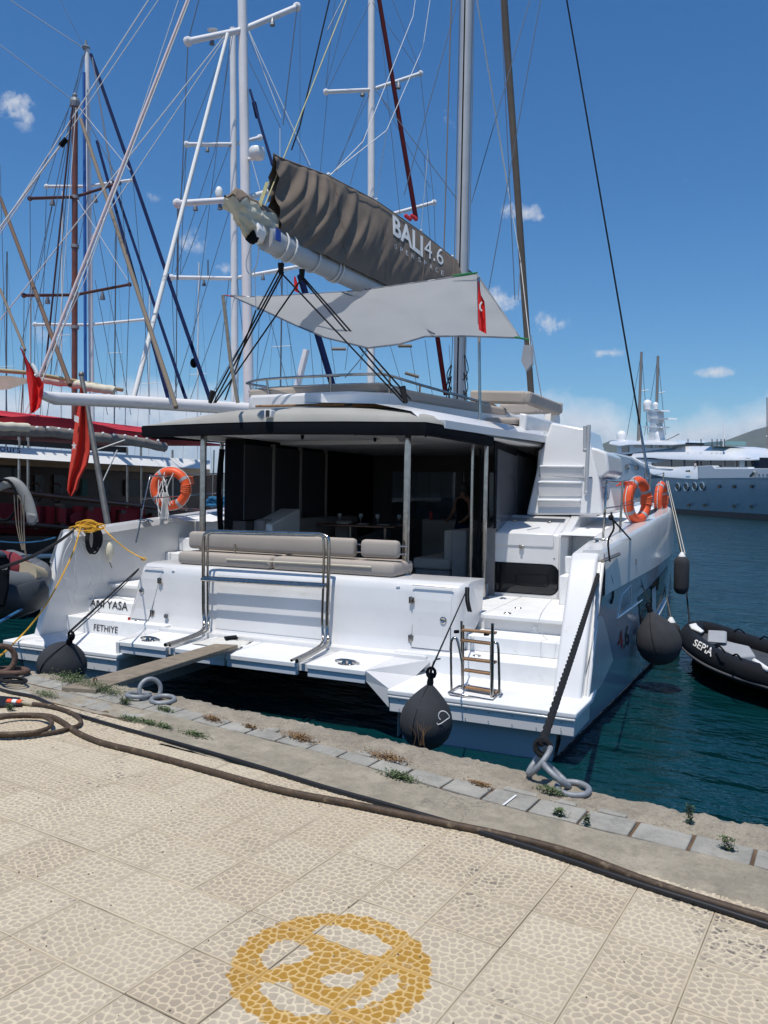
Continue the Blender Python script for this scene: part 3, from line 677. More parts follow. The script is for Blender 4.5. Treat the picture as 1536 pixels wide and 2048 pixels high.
def seam(x0, x1, z0, z1, sh=0):
    m = M(); g = .008
    for (a, b, c_, d_) in ((x0-g, x1+g, z1, z1+g), (x0-g, x1+g, z0-g, z0), (x0-g, x0, z0, z1), (x1, x1+g, z0, z1)):
        m.add([(a, transom_y(c_)-.0015, c_), (b, transom_y(c_)-.0015, c_), (b, transom_y(d_)-.0015, d_), (a, transom_y(d_)-.0015, d_)], [(0, 1, 2, 3)])
    m.v = [(x+sh*(z-z0), y, z) for x, y, z in m.v]
    part(m, 'door_gap', wire)
for (a, b, hx0, lx, lz, sh) in ((1.69, 2.17, 1.675, 2.08, 1.15, 0), (-2.60, -2.30, -2.27, -2.44, 1.2, .27)):
    d = panel(a, b, .80, 1.52, 'locker_door', sh=sh); seam(a, b, .80, 1.52, sh)
    for z in (.90, 1.36):
        hx_ = hx0+sh*(z-.8)
        m = M(); m.box(hx_-.035, hx_+.035, 1.10, 1.118, z-.04, z+.04); m.lathe([(.01, -.05), (.01, .05)], 8, (hx_, 1.1, z)); part(m, 'hinge', chrome, bevel=.004)
    m = M(); m.lathe([(.042, 0), (.042, .012), (.03, .02), (.012, .012)], 18, (lx, 1.12, lz), (0, -1, 0)); part(m, 'door_latch', chrome, smooth=40)
    m = M(); m.box(a-.02+sh*.73, b+.02+sh*.73, 1.125, 1.14, 1.535, 1.548); part(m, 'drip_rail', gel, bevel=.003)
panel(-1.16, .46, .78, 1.50, 'centre_panel', .006)
m = M()
for x in (-1.95, 1.45): m.box(x, x+.05, 1.145, 1.16, 1.50, 1.52)
part(m, 'transom_light', white, bevel=.004)
m = M(); m.lathe([(.035, 0), (.03, .02), (.012, .02)], 14, (-1.98, 1.09, .88), (0, -1, 0)); part(m, 'shore_socket', wire)
m = M(); m.box(-2.66, -2.62, 1.085, 1.1, .77, .81); part(m, 'warning_sticker', printr)
# cleats
def cleat(x, y, z, name='cleat', s=1.):
    m = M(); m.tube([(x-.15*s, y, z+.015), (x-.08*s, y, z+.035), (x, y, z+.04), (x+.08*s, y, z+.035), (x+.15*s, y, z+.015)], .014*s, 8); m.lathe([(.03*s, 0), (.018*s, .03)], 10, (x-.04, y, z)); m.lathe([(.03*s, 0), (.018*s, .03)], 10, (x+.04, y, z))
    m.lathe([(.11*s, 0), (.10*s, .003)], 20, (x, y, z)); return part(m, name, chrome, smooth=50)
cleat(1.22, .32, .70); cleat(-1.62, .34, .70)
cleat(3.66, 2.45, 2.07); cleat(-3.66, 2.6, 2.09)
# name lettering on the port steps
text_on('ANI YASA', [(181, 1199), (256, 1204), (255, 1222), (180, 1212)], lambda a, b: BY(a, b, 1.374), 'name_lettering', printk, cat, bold=.008)
text_on('FETHIYE', [(188, 1248), (236, 1254), (235, 1267), (187, 1261)], lambda a, b: BY(a, b, .954), 'port_lettering', printk, cat, bold=.004)
# stainless stern gate frame (double tubes)
for dx, r in ((0, .024), (.07, .016)):
    l = [(-1.10+dx, .0, .745), (-1.14+dx, .45, .75), (-1.20+dx, .86, .78), (-1.27+dx, 1.0, .88), (-1.30+dx, 1.02, 1.05), (-1.31+dx, 1.02, 1.6), (-1.31+dx, 1.02, 1.98), (-1.27+dx, 1.02, 2.055), (-1.17, 1.02, 2.09-dx*.4)]
    rr = [(.44-dx, 1.02, 2.115-dx*.4), (.54-dx, 1.02, 2.09), (.585-dx, 1.02, 2.02), (.59-dx, 1.02, 1.6), (.58-dx, 1.02, 1.05), (.60-dx, 1.0, .9), (.66-dx, .88, .78), (.72-dx, .45, .75), (.765-dx, -.03, .745)]
    m = M(); m.tube(spline(l, 4)+spline(rr, 4), r, 10); part(m, 'stern_rail', chrome, smooth=60)
m = M(); m.tube([(-1.29, 1.03, 1.455), (.56, 1.03, 1.475)], .03, 10); m.tube([(-1.29, .955, 1.445), (.56, .955, 1.465)], .022, 8); part(m, 'stern_rail_bar', chrome, smooth=60)
# bench at the back of the cockpit: seat and backrest cushions
def soft(name, mat, b, r=.06, tw=0):
    m = M(); m.rbox(*b, r=r); return part(m, name, mat, smooth=50)
soft('seat_cushion', cush, (-1.98, -.44, 1.30, 1.95, 1.59, 1.765), .06)
soft('seat_cushion', cush, (-.42, 1.36, 1.30, 1.95, 1.59, 1.77), .06)
soft('backrest', cush, (-1.92, .72, 1.46, 1.60, 1.80, 2.045), .055)
soft('backrest', cush, (.80, 1.33, 1.46, 1.60, 1.81, 2.04), .055)
m = M()
for z in (1.87, 1.97):
    m.tube([(.68, 1.53, z), (.84, 1.53, z)], .01, 6); m.tube([(1.3, 1.53, z), (1.42, 1.55, z)], .01, 6)
part(m, 'backrest_bracket', chrome)
for x in (-1.1, .3):
    m = M(); m.tube([(x, 1.44, 1.58), (x, 1.44, 1.9)], .012, 6); part(m, 'backrest_bracket', chrome)
m = M(); m.tube([(-1.13, 1.285, 1.70), (1.05, 1.285, 1.715)], .009, 5); part(m, 'cushion_piping', cream)
# posts carrying the hard top
for x, y in ((1.31, 1.78), (-1.88, 1.75), (1.93, 3.2), (-2.6, 3.2)):
    m = M(); m.tube([(x, y, 1.16 if y > 3 else 1.58), (x, y, 3.42)], .046 if y < 3 else .032, 14); m.lathe([(.085, 0), (.08, .012), (.05, .015)], 16, (x, y, 1.165 if y > 3 else 1.59)); part(m, 'roof_post', chrome, smooth=60)
m = M(); m.tube([(1.73, 3.2, 1.45), (1.73, 3.2, 3.35)], .024, 10); part(m, 'grab_pole', chrome, smooth=60)
m = M(); m.tube(spline([(1.84, 3.22, 3.3), (1.86, 3.23, 2.6), (1.83, 3.2, 1.9), (1.88, 3.21, 1.3)], 5), .03, 8, flat=.6); part(m, 'rolled_curtain', blk, smooth=60)
m = M(); m.tube(spline([(-2.45, 3.0, 3.3), (-2.5, 3.0, 2.6), (-2.42, 3.0, 1.6)], 5), .06, 8, flat=.6); part(m, 'rolled_curtain', blk, smooth=60)
# hard top: crowned shell, black valance under the edge
def top_z(x): return 3.76-(.020*(x+.5)**2+.004*abs(x+.5)**3)*(1 if x < -.5 else .42)
def edge(xa): return xa
ring = [(-2.86, 4.8, 3.60), (-2.86, 1.9, 3.56), (-2.74, 1.42, 3.55), (-1.34, 1.24, 3.55), (-.5, 1.20, 3.55), (.66, 1.24, 3.535), (1.70, 1.40, 3.52), (1.86, 1.62, 3.50), (2.10, 3.0, 3.44), (2.36, 4.2, 3.42), (2.45, 5.2, 3.42)]
def inset(p, k, dz):
    cx, cy = -.3, 5.0; return (p[0]+(cx-p[0])*k, p[1]+(cy-p[1])*k, p[2]+dz)
m = M(); rr = []
n_ = len(ring)
for k, f in ((0, 0), (.004, .045), (.02, .085)):
    rr.append([inset(p, k, f*(1 if p[0] > -2.7 else .7)+(top_z(p[0])-3.68)*(f/.085)*.9) for p in ring])
for k, dz in ((.12, .165), (.3, .23), (.6, .27), (.97, .27)):
    rr.append([inset(p, k, dz+(top_z(p[0])-3.68)*.9*max(0, 1-k)) for p in ring])
m.grid(rr); part(m, 'hard_top', gelg, smooth=50)
m = M(); m.grid([[inset(p, .01, .0) for p in ring], [inset(p, .03, -.015) for p in ring], [inset(p, .3, .02) for p in ring], [inset(p, .97, .05) for p in ring]]); part(m, 'ceiling', gel2, smooth=40)
m = M(); m.grid([[inset(p, .003, .002) for p in ring[:9]], [inset(p, .0, -.03) for p in ring[:9]], [inset(p, .004, -.15+(.03 if i in (0, 8) else 0)) for i, p in enumerate(ring[:9])], [inset(p, .016, -.165+(.03 if i in (0, 8) else 0)) for i, p in enumerate(ring[:9])], [inset(p, .02, -.02) for p in ring[:9]]]); part(m, 'black_valance', blk, smooth=40)
m = M(); p = BY(536, 827, 1.16); m.box(p[0]-.055, p[0]+.055, 1.15, 1.25, p[2]-.05, p[2]+.05); part(m, 'stern_light', white, bevel=.01)
m = M(); m.box(p[0]-.03, p[0]+.03, 1.14, 1.2, p[2]-.045, p[2]+.045); part(m, 'stern_light_lens', blkg, bevel=.01)
m = M(); m.box(-2.3, -.2, 2.1, 4.2, 3.50, 3.535); part(m, 'ceiling_panel', gel2, bevel=.01)
m = M(); m.box(-2.85, 2.42, 4.6, 9.0, 3.46, 3.62); m.box(-2.9, -2.74, 1.9, 4.6, 3.45, 3.6); part(m, 'saloon_roof', gel2)
m = M(); m.box(-.55, 1.1, 1.7, 1.85, 3.43, 3.5); part(m, 'ceiling_track', interior2)
for (x, y) in ((-.9, 2.9), (.35, 2.2), (1.2, 2.7), (.0, 3.6)):
    m = M(); m.lathe([(.03, 0), (.02, -.06), (.008, -.07)], 10, (x, y, 3.5)); part(m, 'ceiling_fitting', blk)
# white side band above the saloon windows, wooden toe rail
side = [(1.62, 1.40), (1.87, 1.64), (2.12, 3.0), (2.40, 4.2), (2.55, 5.2), (2.6, 9.0)]
m = M(); m.grid([[(x, y, 3.46-.0*i) for i, (x, y) in enumerate(side)], [(x+.005, y, 3.56) for x, y in side], [(x-.12, y+.02, 3.66) for x, y in side], [(x-.75, y+.3, 3.80) for x, y in side], [(x-2.2, y+.6, 3.9) for x, y in side]]); part(m, 'coachroof_side', gel, smooth=35)
m = M(); m.tube([(.42, 1.95, 3.815), (.95, 2.05, 3.80), (1.20, 2.3, 3.77)], .022, 6, flat=1); m.tube([(-1.35, 2.3, 3.89), (.3, 1.95, 3.83)], .02, 6); m.tube([(1.30, 2.6, 3.76), (1.78, 3.6, 3.71), (1.98, 4.3, 3.68)], .022, 6); part(m, 'teak_toe_rail', teak)
# flybridge coaming and cushions
m = M(); m.prism([(-1.95, 3.0, 3.85), (-1.6, 2.5, 3.85), (.2, 2.25, 3.82), (.75, 2.45, 3.8), (1.9, 4.4, 3.7), (1.9, 7.0, 3.7), (-2.2, 7.0, 3.8)], (0, 0, .24)); part(m, 'flybridge_coaming', gel, bevel=.05, seg=3)
def cpoly(pts, dz, name, mat, bv=.04):
    m = M(); m.prism(pts, (0, 0, dz)); return part(m, name, mat, bevel=bv, seg=3)
cpoly([(-1.80, 2.75, 4.07), (.55, 2.5, 4.06), (.62, 2.75, 4.06), (-1.75, 3.1, 4.07)], .14, 'flybridge_seat_cushion', cush)
cpoly([(.66, 2.55, 3.98), (.9, 2.6, 3.95), (1.9, 4.4, 3.84), (1.6, 4.5, 3.86), (.66, 2.8, 3.98)], .15, 'flybridge_seat_cushion', cush)
cpoly([(1.25, 4.45, 4.1), (2.2, 4.2, 4.02), (2.25, 4.32, 4.02), (1.3, 4.6, 4.1)], .2, 'flybridge_backrest', cush)
cpoly([(2.2, 4.2, 4.02), (2.3, 4.25, 4.02), (2.4, 6.0, 4.02), (2.25, 6.0, 4.02)], .2, 'flybridge_backrest', cush)
cpoly([(1.15, 6.5, 4.1), (2.3, 6.5, 4.1), (2.3, 6.6, 4.1), (1.15, 6.6, 4.1)], .2, 'flybridge_backrest', cush)
cpoly([(1.5, 4.0, 3.72), (2.15, 3.95, 3.70), (2.35, 5.2, 3.70), (1.6, 5.2, 3.72)], .1, 'flybridge_seat_cushion', cush)
cpoly([(2.18, 4.0, 3.62), (2.3, 4.0, 3.6), (2.5, 6.2, 3.6), (2.3, 6.2, 3.62)], .25, 'flybridge_side', gel, .03)
up = [(-1.98, 3.6, 4.36), (-2.0, 3.1, 4.345), (-1.9, 2.9, 4.34), (-1.4, 2.65, 4.34), (-.2, 2.45, 4.315), (.55, 2.4, 4.295), (.72, 2.5, 4.28), (1.0, 2.95, 4.20), (1.55, 3.9, 4.06), (1.75, 4.25, 4.0), (1.8, 4.3, 3.75)]
m = M(); m.tube(spline(up, 4), .02, 8); part(m, 'flybridge_rail', chrome, smooth=60)
m = M(); m.tube(spline([(p[0]*.985, p[1]+.03, p[2]-.13) for p in up[:-1]], 4), .014, 8); part(m, 'flybridge_rail', chrome, smooth=60)
for i in (1, 3, 4, 6, 7, 8):
    p = up[i]; m = M(); m.tube([(p[0]*.97, p[1]+.05, p[2]-.36), p], .015, 6); part(m, 'rail_stanchion', chrome, smooth=60)
m = M(); m.lathe([(.02, 0), (.03, .04), (.02, .08), (.001, .1)], 10, (.60, 2.45, 4.30)); part(m, 'flybridge_light', white, smooth=60)
# helm seat leg, tubes on flybridge right
for (a, b) in (((1045, 680), (1062, 700)), ((1020, 800), (1040, 770)), ((985, 815), (998, 778))):
    pass
# ladder tower to the flybridge
def P4(px, py, y=4.4): return BY(px, py, y)
m = M(); fr = [(1052, 1030), (1206, 1030), (1196, 960), (1168, 855), (1095, 842), (1076, 905)]
f = [np.array(P4(*q)) for q in fr]; lean = lambda p: np.array([p[0], p[1]+(p[2]-2.3)*.16, p[2]])
f = [lean(p) for p in f]; m.prism(f, (0, 1.3, 0)); part(m, 'ladder_tower', gel, bevel=.035, seg=3)
def tq(px, py): p = P4(px, py); return lean(p)
for (a, b, c_, d_) in (((1076, 995), (1162, 998), (1160, 1015), (1077, 1012)),):
    pass
for (yt, yb2, xl, xr) in ((930, 956, 1078, 1166), (962, 992, 1076, 1163), (998, 1014, 1076, 1161)):
    a = tq(xl, yt); b = tq(xr, yt+1); c_ = tq(xr, yb2); d_ = tq(xl, yb2)
    m = M(); m.prism([a+(0, -.10, 0), b+(0, -.10, 0), b+(0, .05, 0), a+(0, .05, 0)], (0, 0, -.035)); part(m, 'tower_step', gel2, bevel=.012)
    m = M(); m.prism([a+(0, -.085, -.035), b+(0, -.085, -.035), c_+(0, -.02, 0), d_+(0, -.02, 0)], (0, .05, 0)); part(m, 'tower_riser', gel, bevel=.01)
s1 = [np.array(BY(*q, 4.75)) for q in ((1206, 1030), (1232, 1022), (1216, 957), (1196, 962))]
m = M(); m.prism(s1, (0, 1.6, 0)); part(m, 'tower_side', gel, bevel=.03, seg=3)
s2 = [np.array(BY(*q, 4.6)) for q in ((1072, 950), (1170, 957), (1205, 957), (1219, 944), (1214, 905), (1195, 897), (1120, 880), (1076, 900))]
m = M(); m.prism(s2, (0, 1.5, 0)); part(m, 'helm_pod', gel, bevel=.04, seg=3)
m = M(); a = tq(1076, 951)-np.array([0, .02, 0]); b = tq(1170, 955)-np.array([0, .02, 0]); m.tube([a, b, np.array(BY(1204, 957, 4.55)), np.array(BY(1216, 946, 5.0))], .012, 6); part(m, 'pod_seam', wire)
text_on('BALI', [(1203, 986), (1215, 984), (1217, 998), (1206, 1001)], lambda a, b: BY(a, b, 4.70), 'tower_lettering', printk, cat)
m = M(); m.tube(spline([BY(1200, 983, 4.7), BY(1206, 975, 4.7), BY(1213, 980, 4.7)], 4), .006, 5); part(m, 'tower_logo', printr)
m = M(); m.box(*[0]*0) if 0 else None
# two polished tubes clipped beside the tower
for (px, yt, yb2) in ((1170, 852, 900), (1178, 850, 985)):
    a = P4(px, yt, 4.22); b = P4(px-6 if px > 1175 else px, yb2, 4.22); m = M(); m.tube([a, b], .028, 10); m.ball(b, .035, 8); part(m, 'davit_tube', alu, smooth=60)
m = M(); m.lathe([(.14, 0), (.145, .2), (.13, .28), (.02, .3)], 14, tuple(np.array(BY(1103, 862, 6.0)))); part(m, 'covered_winch', white, smooth=50)
# saloon: side windows, dark walls, interior
m = M(); m.prism([(1.97, 3.5, 2.15), (1.97, 3.42, 3.42), (1.97, 6.2, 3.30), (1.97, 6.25, 2.30)], (.02, 0, 0)); sg_ = part(m, 'window_frame', blk)
for (ya, yb2) in ((3.55, 4.60), (4.66, 5.75)):
    m = M(); m.prism([(1.992, ya, 2.13+.03*(ya-3.5)), (1.992, ya, 3.31-.03*(ya-3.5)), (1.992, yb2, 3.28-.03*(yb2-3.5)), (1.992, yb2, 2.18+.03*(yb2-3.5))], (.012, 0, 0)); part(m, 'window_pane', glassd)
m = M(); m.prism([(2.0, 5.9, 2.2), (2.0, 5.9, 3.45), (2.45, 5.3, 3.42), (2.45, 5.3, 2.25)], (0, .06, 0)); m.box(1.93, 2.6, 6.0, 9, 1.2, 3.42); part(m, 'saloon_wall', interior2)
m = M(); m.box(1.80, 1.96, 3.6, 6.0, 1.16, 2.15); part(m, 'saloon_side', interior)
for (ya, yb2) in ((3.4, 4.25), (4.3, 5.2), (5.25, 6.2)):
    m = M(); m.box(-2.30, -2.28, ya, yb2, 2.15, 3.4); part(m, 'mesh_screen', pmat('mesh screen', (.035, .034, .042), .5))
    m = M(); m.box(-2.32, -2.25, yb2, yb2+.05, 1.2, 3.45); part(m, 'window_frame', interior)
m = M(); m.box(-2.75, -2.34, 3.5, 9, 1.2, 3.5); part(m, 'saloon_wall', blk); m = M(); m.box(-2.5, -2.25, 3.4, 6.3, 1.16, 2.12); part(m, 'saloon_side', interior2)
# front bulkhead with two window openings
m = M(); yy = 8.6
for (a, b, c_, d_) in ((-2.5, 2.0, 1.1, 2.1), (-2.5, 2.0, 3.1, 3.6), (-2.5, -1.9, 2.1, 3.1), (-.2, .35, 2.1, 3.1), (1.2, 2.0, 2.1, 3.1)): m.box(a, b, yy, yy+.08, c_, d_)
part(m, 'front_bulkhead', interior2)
m = M(); m.box(-1.9, -.2, yy+.03, yy+.05, 2.1, 3.1); m.box(.35, 1.2, yy+.03, yy+.05, 2.1, 3.1); part(m, 'front_window', pmat('tinted glass', (.03, .035, .04), .05, tr=.8, spec=.5))
for (b_, mt) in (((.35, .98, 4.5, 6.0, 1.16, 1.40), interior), ((.33, 1.0, 4.45, 6.0, 1.40, 1.58), cush), ((.86, 1.05, 4.45, 6.0, 1.55, 2.05), cush), ((1.05, 1.30, 4.3, 6.0, 1.16, 2.07), interior)):
    soft('inner_settee', mt, b_, .04)
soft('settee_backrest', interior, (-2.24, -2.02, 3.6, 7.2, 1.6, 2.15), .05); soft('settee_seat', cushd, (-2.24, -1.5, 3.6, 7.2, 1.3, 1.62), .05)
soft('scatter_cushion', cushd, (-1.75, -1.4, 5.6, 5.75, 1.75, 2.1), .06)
m = M(); m.box(-1.75, -.2, 4.9, 6.0, 2.02, 2.06); tb = part(m, 'saloon_table', darkw, bevel=.01)
for x in (-1.3, -.6):
    m = M(); m.tube([(x, 5.4, 1.16), (x, 5.4, 2.02)], .04, 10); part(m, 'table_leg', chrome)
m = M(); m.box(-.6, 1.4, 7.2, 7.8, 1.16, 2.12); part(m, 'galley_counter', interior, bevel=.02)
m = M(); m.box(-.1, .05, 7.75, 7.82, 2.3, 3.2); part(m, 'galley_panel', interior2)
# mast, rigging, boom, sail bag
MX, MY = 0.0, 7.6
m = M(); m.tube([(MX, MY, 3.7), (MX, MY, 18.5)], .125, 16); part(m, 'mast', alu, smooth=60)
m = M(); m.box(MX-.012, MX+.012, MY-.135, MY-.118, 4, 18.5); part(m, 'mast_track', blk)
for dx_ in (-.17, .16):
    m = M(); m.tube(spline([(MX+dx_, MY-.1, 4.0), (MX+dx_*1.1, MY-.12, 4.7), (MX+dx_*.8, MY-.1, 5.4), (MX+dx_*.95, MY, 8), (MX+dx_*.8, MY, 18)], 5), .008, 5); part(m, 'halyard', ropet)
for k in range(4):
    m = M(); a = 4.1+k*.22; m.tube(spline([(MX-.14, MY-.14, a), (MX-.2, MY-.2, a+.25), (MX-.12, MY-.15, a+.45), (MX-.2, MY-.16, a+.1)], 5), .012, 5, closed=False); part(m, 'halyard_coil', ropeb)
for k in range(3):
    m = M(); a = 4.2+k*.35; m.tube(spline([(MX+.12, MY-.14, a), (MX+.24, MY-.18, a+.2), (MX+.14, MY-.15, a+.5), (MX+.22, MY-.16, a)], 5), .01, 5); part(m, 'halyard_coil', ropeb)
BA = np.array([-.45, .93, 5.90]); BF = np.array([-.02, 7.35, 5.98])
def boomp(t): return BA+(BF-BA)*t
m = M(); m.tube([boomp(t) for t in (0.02, 1)], .135, 14, flat=1.25); part(m, 'boom', alu, smooth=60)
m = M(); a = boomp(.0); m.tube([a-np.array([.0, .16, -.02]), a+np.array([0, .02, 0])], .12, 8, flat=1.1); part(m, 'boom_end_cap', wmast, bevel=.02)
m = M(); m.tube([a-np.array([.0, .19, .06]), a-np.array([.0, .10, .08])], .08, 8); part(m, 'boom_end_sheave', blk)
m = M(); p0 = boomp(.035); m.box(p0[0]+.13, p0[0]+.145, p0[1]-.05, p0[1]+.06, p0[2]-.03, p0[2]+.12); part(m, 'boom_sticker', pmat('blue sticker', (.03, .08, .4), .4))
for t in (.07, .10, .19, .275, .29):
    m = M(); c_ = boomp(t); m.tube([c_+np.array([.155*math.cos(q), (.02*math.sin(q*2)), .185*math.sin(q)]) for q in np.linspace(0, 2*math.pi, 17)[:-1]], .013, 6, closed=True); part(m, 'boom_lashing', ropew)
m = M(); c_ = boomp(0.01)
m.tube(spline([c_+np.array([-.05, -.12, -.1]), c_+np.array([-.16, -.1, -.35]), c_+np.array([-.1, -.1, -.5]), c_+np.array([.0, -.1, -.38]), c_+np.array([.03, -.1, -.15])], 6), .008, 5); m.tube([c_+np.array([-.03, -.1, -.45]), c_+np.array([-.0, -.1, -.95])], .006, 5); part(m, 'boom_cord', ropew)
# sail bag: side surface with gathered folds
tl_ = [(0, BX(547, 308, -.45)), (.03, BX(560, 316, -.45)), (.25, BX(657, 352, -.35)), (.45, BX(752, 402, -.25)), (.65, BX(842, 464, -.15)), (.82, BX(905, 515, -.08)), (1., BX(952, 552, -.02))]
def bagtop(s): return np.array([ip(s, [(q[0], q[1][k]) for q in tl_]) for k in range(3)])
def bagbot(s): p = boomp(.055+.945*s); return p+np.array([.10, 0, .05])
def bagpt(s, h, sd=1):
    a, b = bagbot(s), bagtop(s); a = np.array([a[0]-.10, a[1], a[2]]); p = a+(b-a)*h
    wd = ((.17*(1-h)**.55+.012)*(1 if h < 1 else .3)+.05*math.sin(math.pi*min(1, h*1.1)))*(.45+.55*min(1, s*6))
    amp = .062*math.exp(-((s-.15)/.26)**2)+.010
    u = s*22+(1-h)*(3.6-1.6*s)+.9*(1-h)**2; v = h*1.2-s*1.5
    q = _nz.noise(Vector((u, v, 1.3+sd))); q2 = _nz.noise(Vector((u*2.1+5, v*1.7, 7.7))); q3 = _nz.noise(Vector((u*4.3, v*2.5, 3.1)))
    f_ = 2.1*(.55-math.sqrt(q*q+.012)*1.9)+.8*q2+.35*q3
    env = math.sin(math.pi*min(1, max(0, h*.92+.06)))**.7
    return p+np.array([sd*(wd+amp*f_*env*.62), 0, .02*f_*amp*6*env*(1-h)])
m = M(); ns, nh = 200, 30
side1 = [[bagpt(i/ns, j/nh, 1) for j in range(nh+1)] for i in range(ns+1)]
side2 = [[bagpt(i/ns, j/nh, -1) for j in range(nh+1)] for i in range(ns+1)]
m.grid(side1); m.grid(side2); m.grid([[side1[i][nh], side2[i][nh]] for i in range(ns+1)])
bag = part(m, 'sail_bag', bagm, smooth=80)
m = M(); m.tube([bagtop(s)+np.array([0, 0, .0]) for s in np.linspace(0, 1, 40)], .014, 6); part(m, 'sail_bag_edge', bagm, smooth=80)
for s_ in (.25, .45, .65, .82):
    m = M(); m.tube([bagpt(s_, h, 1)+np.array([.004, 0, 0]) for h in np.linspace(.02, .98, 24)], .006, 4); part(m, 'sail_bag_seam', bagm)
    m = M(); c_ = bagtop(s_); m.ball(c_+np.array([0, 0, .02]), .03, 6); part(m, 'bag_fitting', white)
# rolled sail showing at the open aft end
m = M(); rows = []
for i, s in enumerate(np.linspace(-.075, .06, 10)):
    c_ = boomp(.05)+np.array([-.02, 0, 0]); y = BA[1]+s*6.4
    top_ = 1.0-.35*(i < 2)-.1*(i < 1)
    rows.append([np.array([c_[0]-.04+(.10+.035*math.sin(i*1.9+q*5)+.02*math.sin(q*9))*math.cos(q), y+.07*math.sin(q*2+i*.7)-.08*math.sin(q), c_[2]+.16+(.23*top_+.035*math.sin(q*6+i*2))*math.sin(q)]) for q in np.linspace(0, 2*math.pi, 37)[:-1]])
m.grid(rows, True, True); part(m, 'rolled_sail', cream, smooth=80)
m = M(); m.grid([[r[j]+np.array([0, .0, .025]) for j in range(4, 15)] for r in rows]); part(m, 'sail_bag_flap', bagm, smooth=80)
from mathutils.bvhtree import BVHTree
_bv = BVHTree.FromPolygons([tuple(p) for r in side1 for p in r], [(i*(nh+1)+j, i*(nh+1)+j+1, (i+1)*(nh+1)+j+1, (i+1)*(nh+1)+j) for i in range(ns) for j in range(nh)])
def bag_xy(px, py):
    d = BR.T @ uray(px, py); d = d/np.linalg.norm(d); h = _bv.ray_cast(Vector(CB), Vector(d))
    if h[0] is None: return BX(px, py, .12)
    return np.array(h[0])-d*.035
def on_bag(txt, quad, **k):
    v, f = textmesh(txt, **k); tl, tr, br, bl = [np.array(q, float) for q in quad]; m = M(); pts = []
    for x, y, _ in v:
        q = (bl*(1-x)+br*x)*(1-y)+(tl*(1-x)+tr*x)*y; pts.append(bag_xy(*q))
    m.add(pts, f); part(m, 'bag_lettering', printw, recalc=False)
on_bag('BALI', [(785, 428), (846, 473), (846, 515), (786, 468)], bold=.03)
on_bag('4.6', [(849, 473), (887, 500), (887, 532), (849, 512)])
for i, ch in enumerate('OPENSPACE'):
    x = 789+i*11.4+(2 if i > 3 else 0); y = 487+i*6.6; on_bag(ch, [(x, y), (x+5, y+3), (x+5, y+12), (x, y+9)])
def line(a, b, r, mat, name, s=0, n=6, **k):
    m = M(); m.tube(sag(a, b, s, 8) if s else [a, b], r, n); return part(m, name, mat, smooth=80)
def mastp(z): return (MX, MY, z)
TOPZ = 18.3
line((-.5, .95, 6.0), (MX-.05, MY-.15, 18.3), .009, ropel, 'topping_lift')
# bundle of yellow lashing at the boom end
for k in range(3): line((-.52+.02*k, .9, 6.03), (-.42+.02*k, 1.05, 6.6), .010, ropel, 'topping_lift_tail')
# lazy jacks
b1, b2, b3 = bagtop(.25), bagtop(.45), bagtop(.65)
j1 = BX(773, 261, -.2); j2 = BX(726, 283, -.2); jt = BX(846, 95, -.1)
line(b1, j1, .007, ropew, 'lazy_jack'); line(b1+np.array([.02, 0, 0]), j2, .007, ropew, 'lazy_jack'); line(j2, BX(826, 33, -.1), .006, ropew, 'lazy_jack'); line(j1, jt, .006, ropew, 'lazy_jack'); line(jt, BX(866, -40, -.05), .006, ropew, 'lazy_jack'); line(b2, j1, .006, ropew, 'lazy_jack'); line(b3, BX(856, 300, -.1), .006, ropew, 'lazy_jack'); line(BX(826, 33, -.1), BX(836, -40, -.1), .006, ropew, 'lazy_jack')
# mainsheet falls
shb = [boomp(.20)+np.array([0, 0, -.2]), boomp(.27)+np.array([0, 0, -.2])]
RS = np.array(BY(812, 806, 2.2)); PS = np.array(BY(420, 806, 2.2))
def blockat(p, name='mainsheet_block'):
    m = M(); m.tube([np.array(p)-np.array([0, 0, .13]), np.array(p)+np.array([0, 0, .02])], .045, 8, rs=[.03, .045]); part(m, name, ropeb, smooth=80)
pb = [np.array(BX(562, 530, -.4)), np.array(BX(604, 542, -.4))]
for p in pb: blockat(p)
for k in range(2):
    line(pb[1]+np.array([.03*k, 0, -.1]), RS+np.array([.06*k, .02, .05*k]), .013, ropeb, 'mainsheet')
    line(pb[0]+np.array([.04*k, 0, -.1]), PS+np.array([.07*k, .0, .0]), .013, ropeb, 'mainsheet')
line(pb[0]+np.array([0, 0, -.1]), RS+np.array([-.03, 0, .0]), .012, ropeb, 'mainsheet')
line(pb[1]+np.array([0, 0, -.1]), PS+np.array([.1, 0, 0]), .012, ropeb, 'mainsheet')
m = M(); m.tube([RS, RS+np.array([-.06, 0, .22])], .05, 8, rs=[.03, .05]); part(m, 'mainsheet_block', ropeb)
m = M(); m.tube([PS, PS+np.array([.06, 0, .18])], .05, 8, rs=[.03, .05]); part(m, 'mainsheet_block', ropeb)
for (a, b) in (((560, 535), (515, 620)), ((512, 620), (450, 800))):
    line(BY(*a, 1.9), BY(*b, 2.0), .011, ropeb, 'mainsheet')
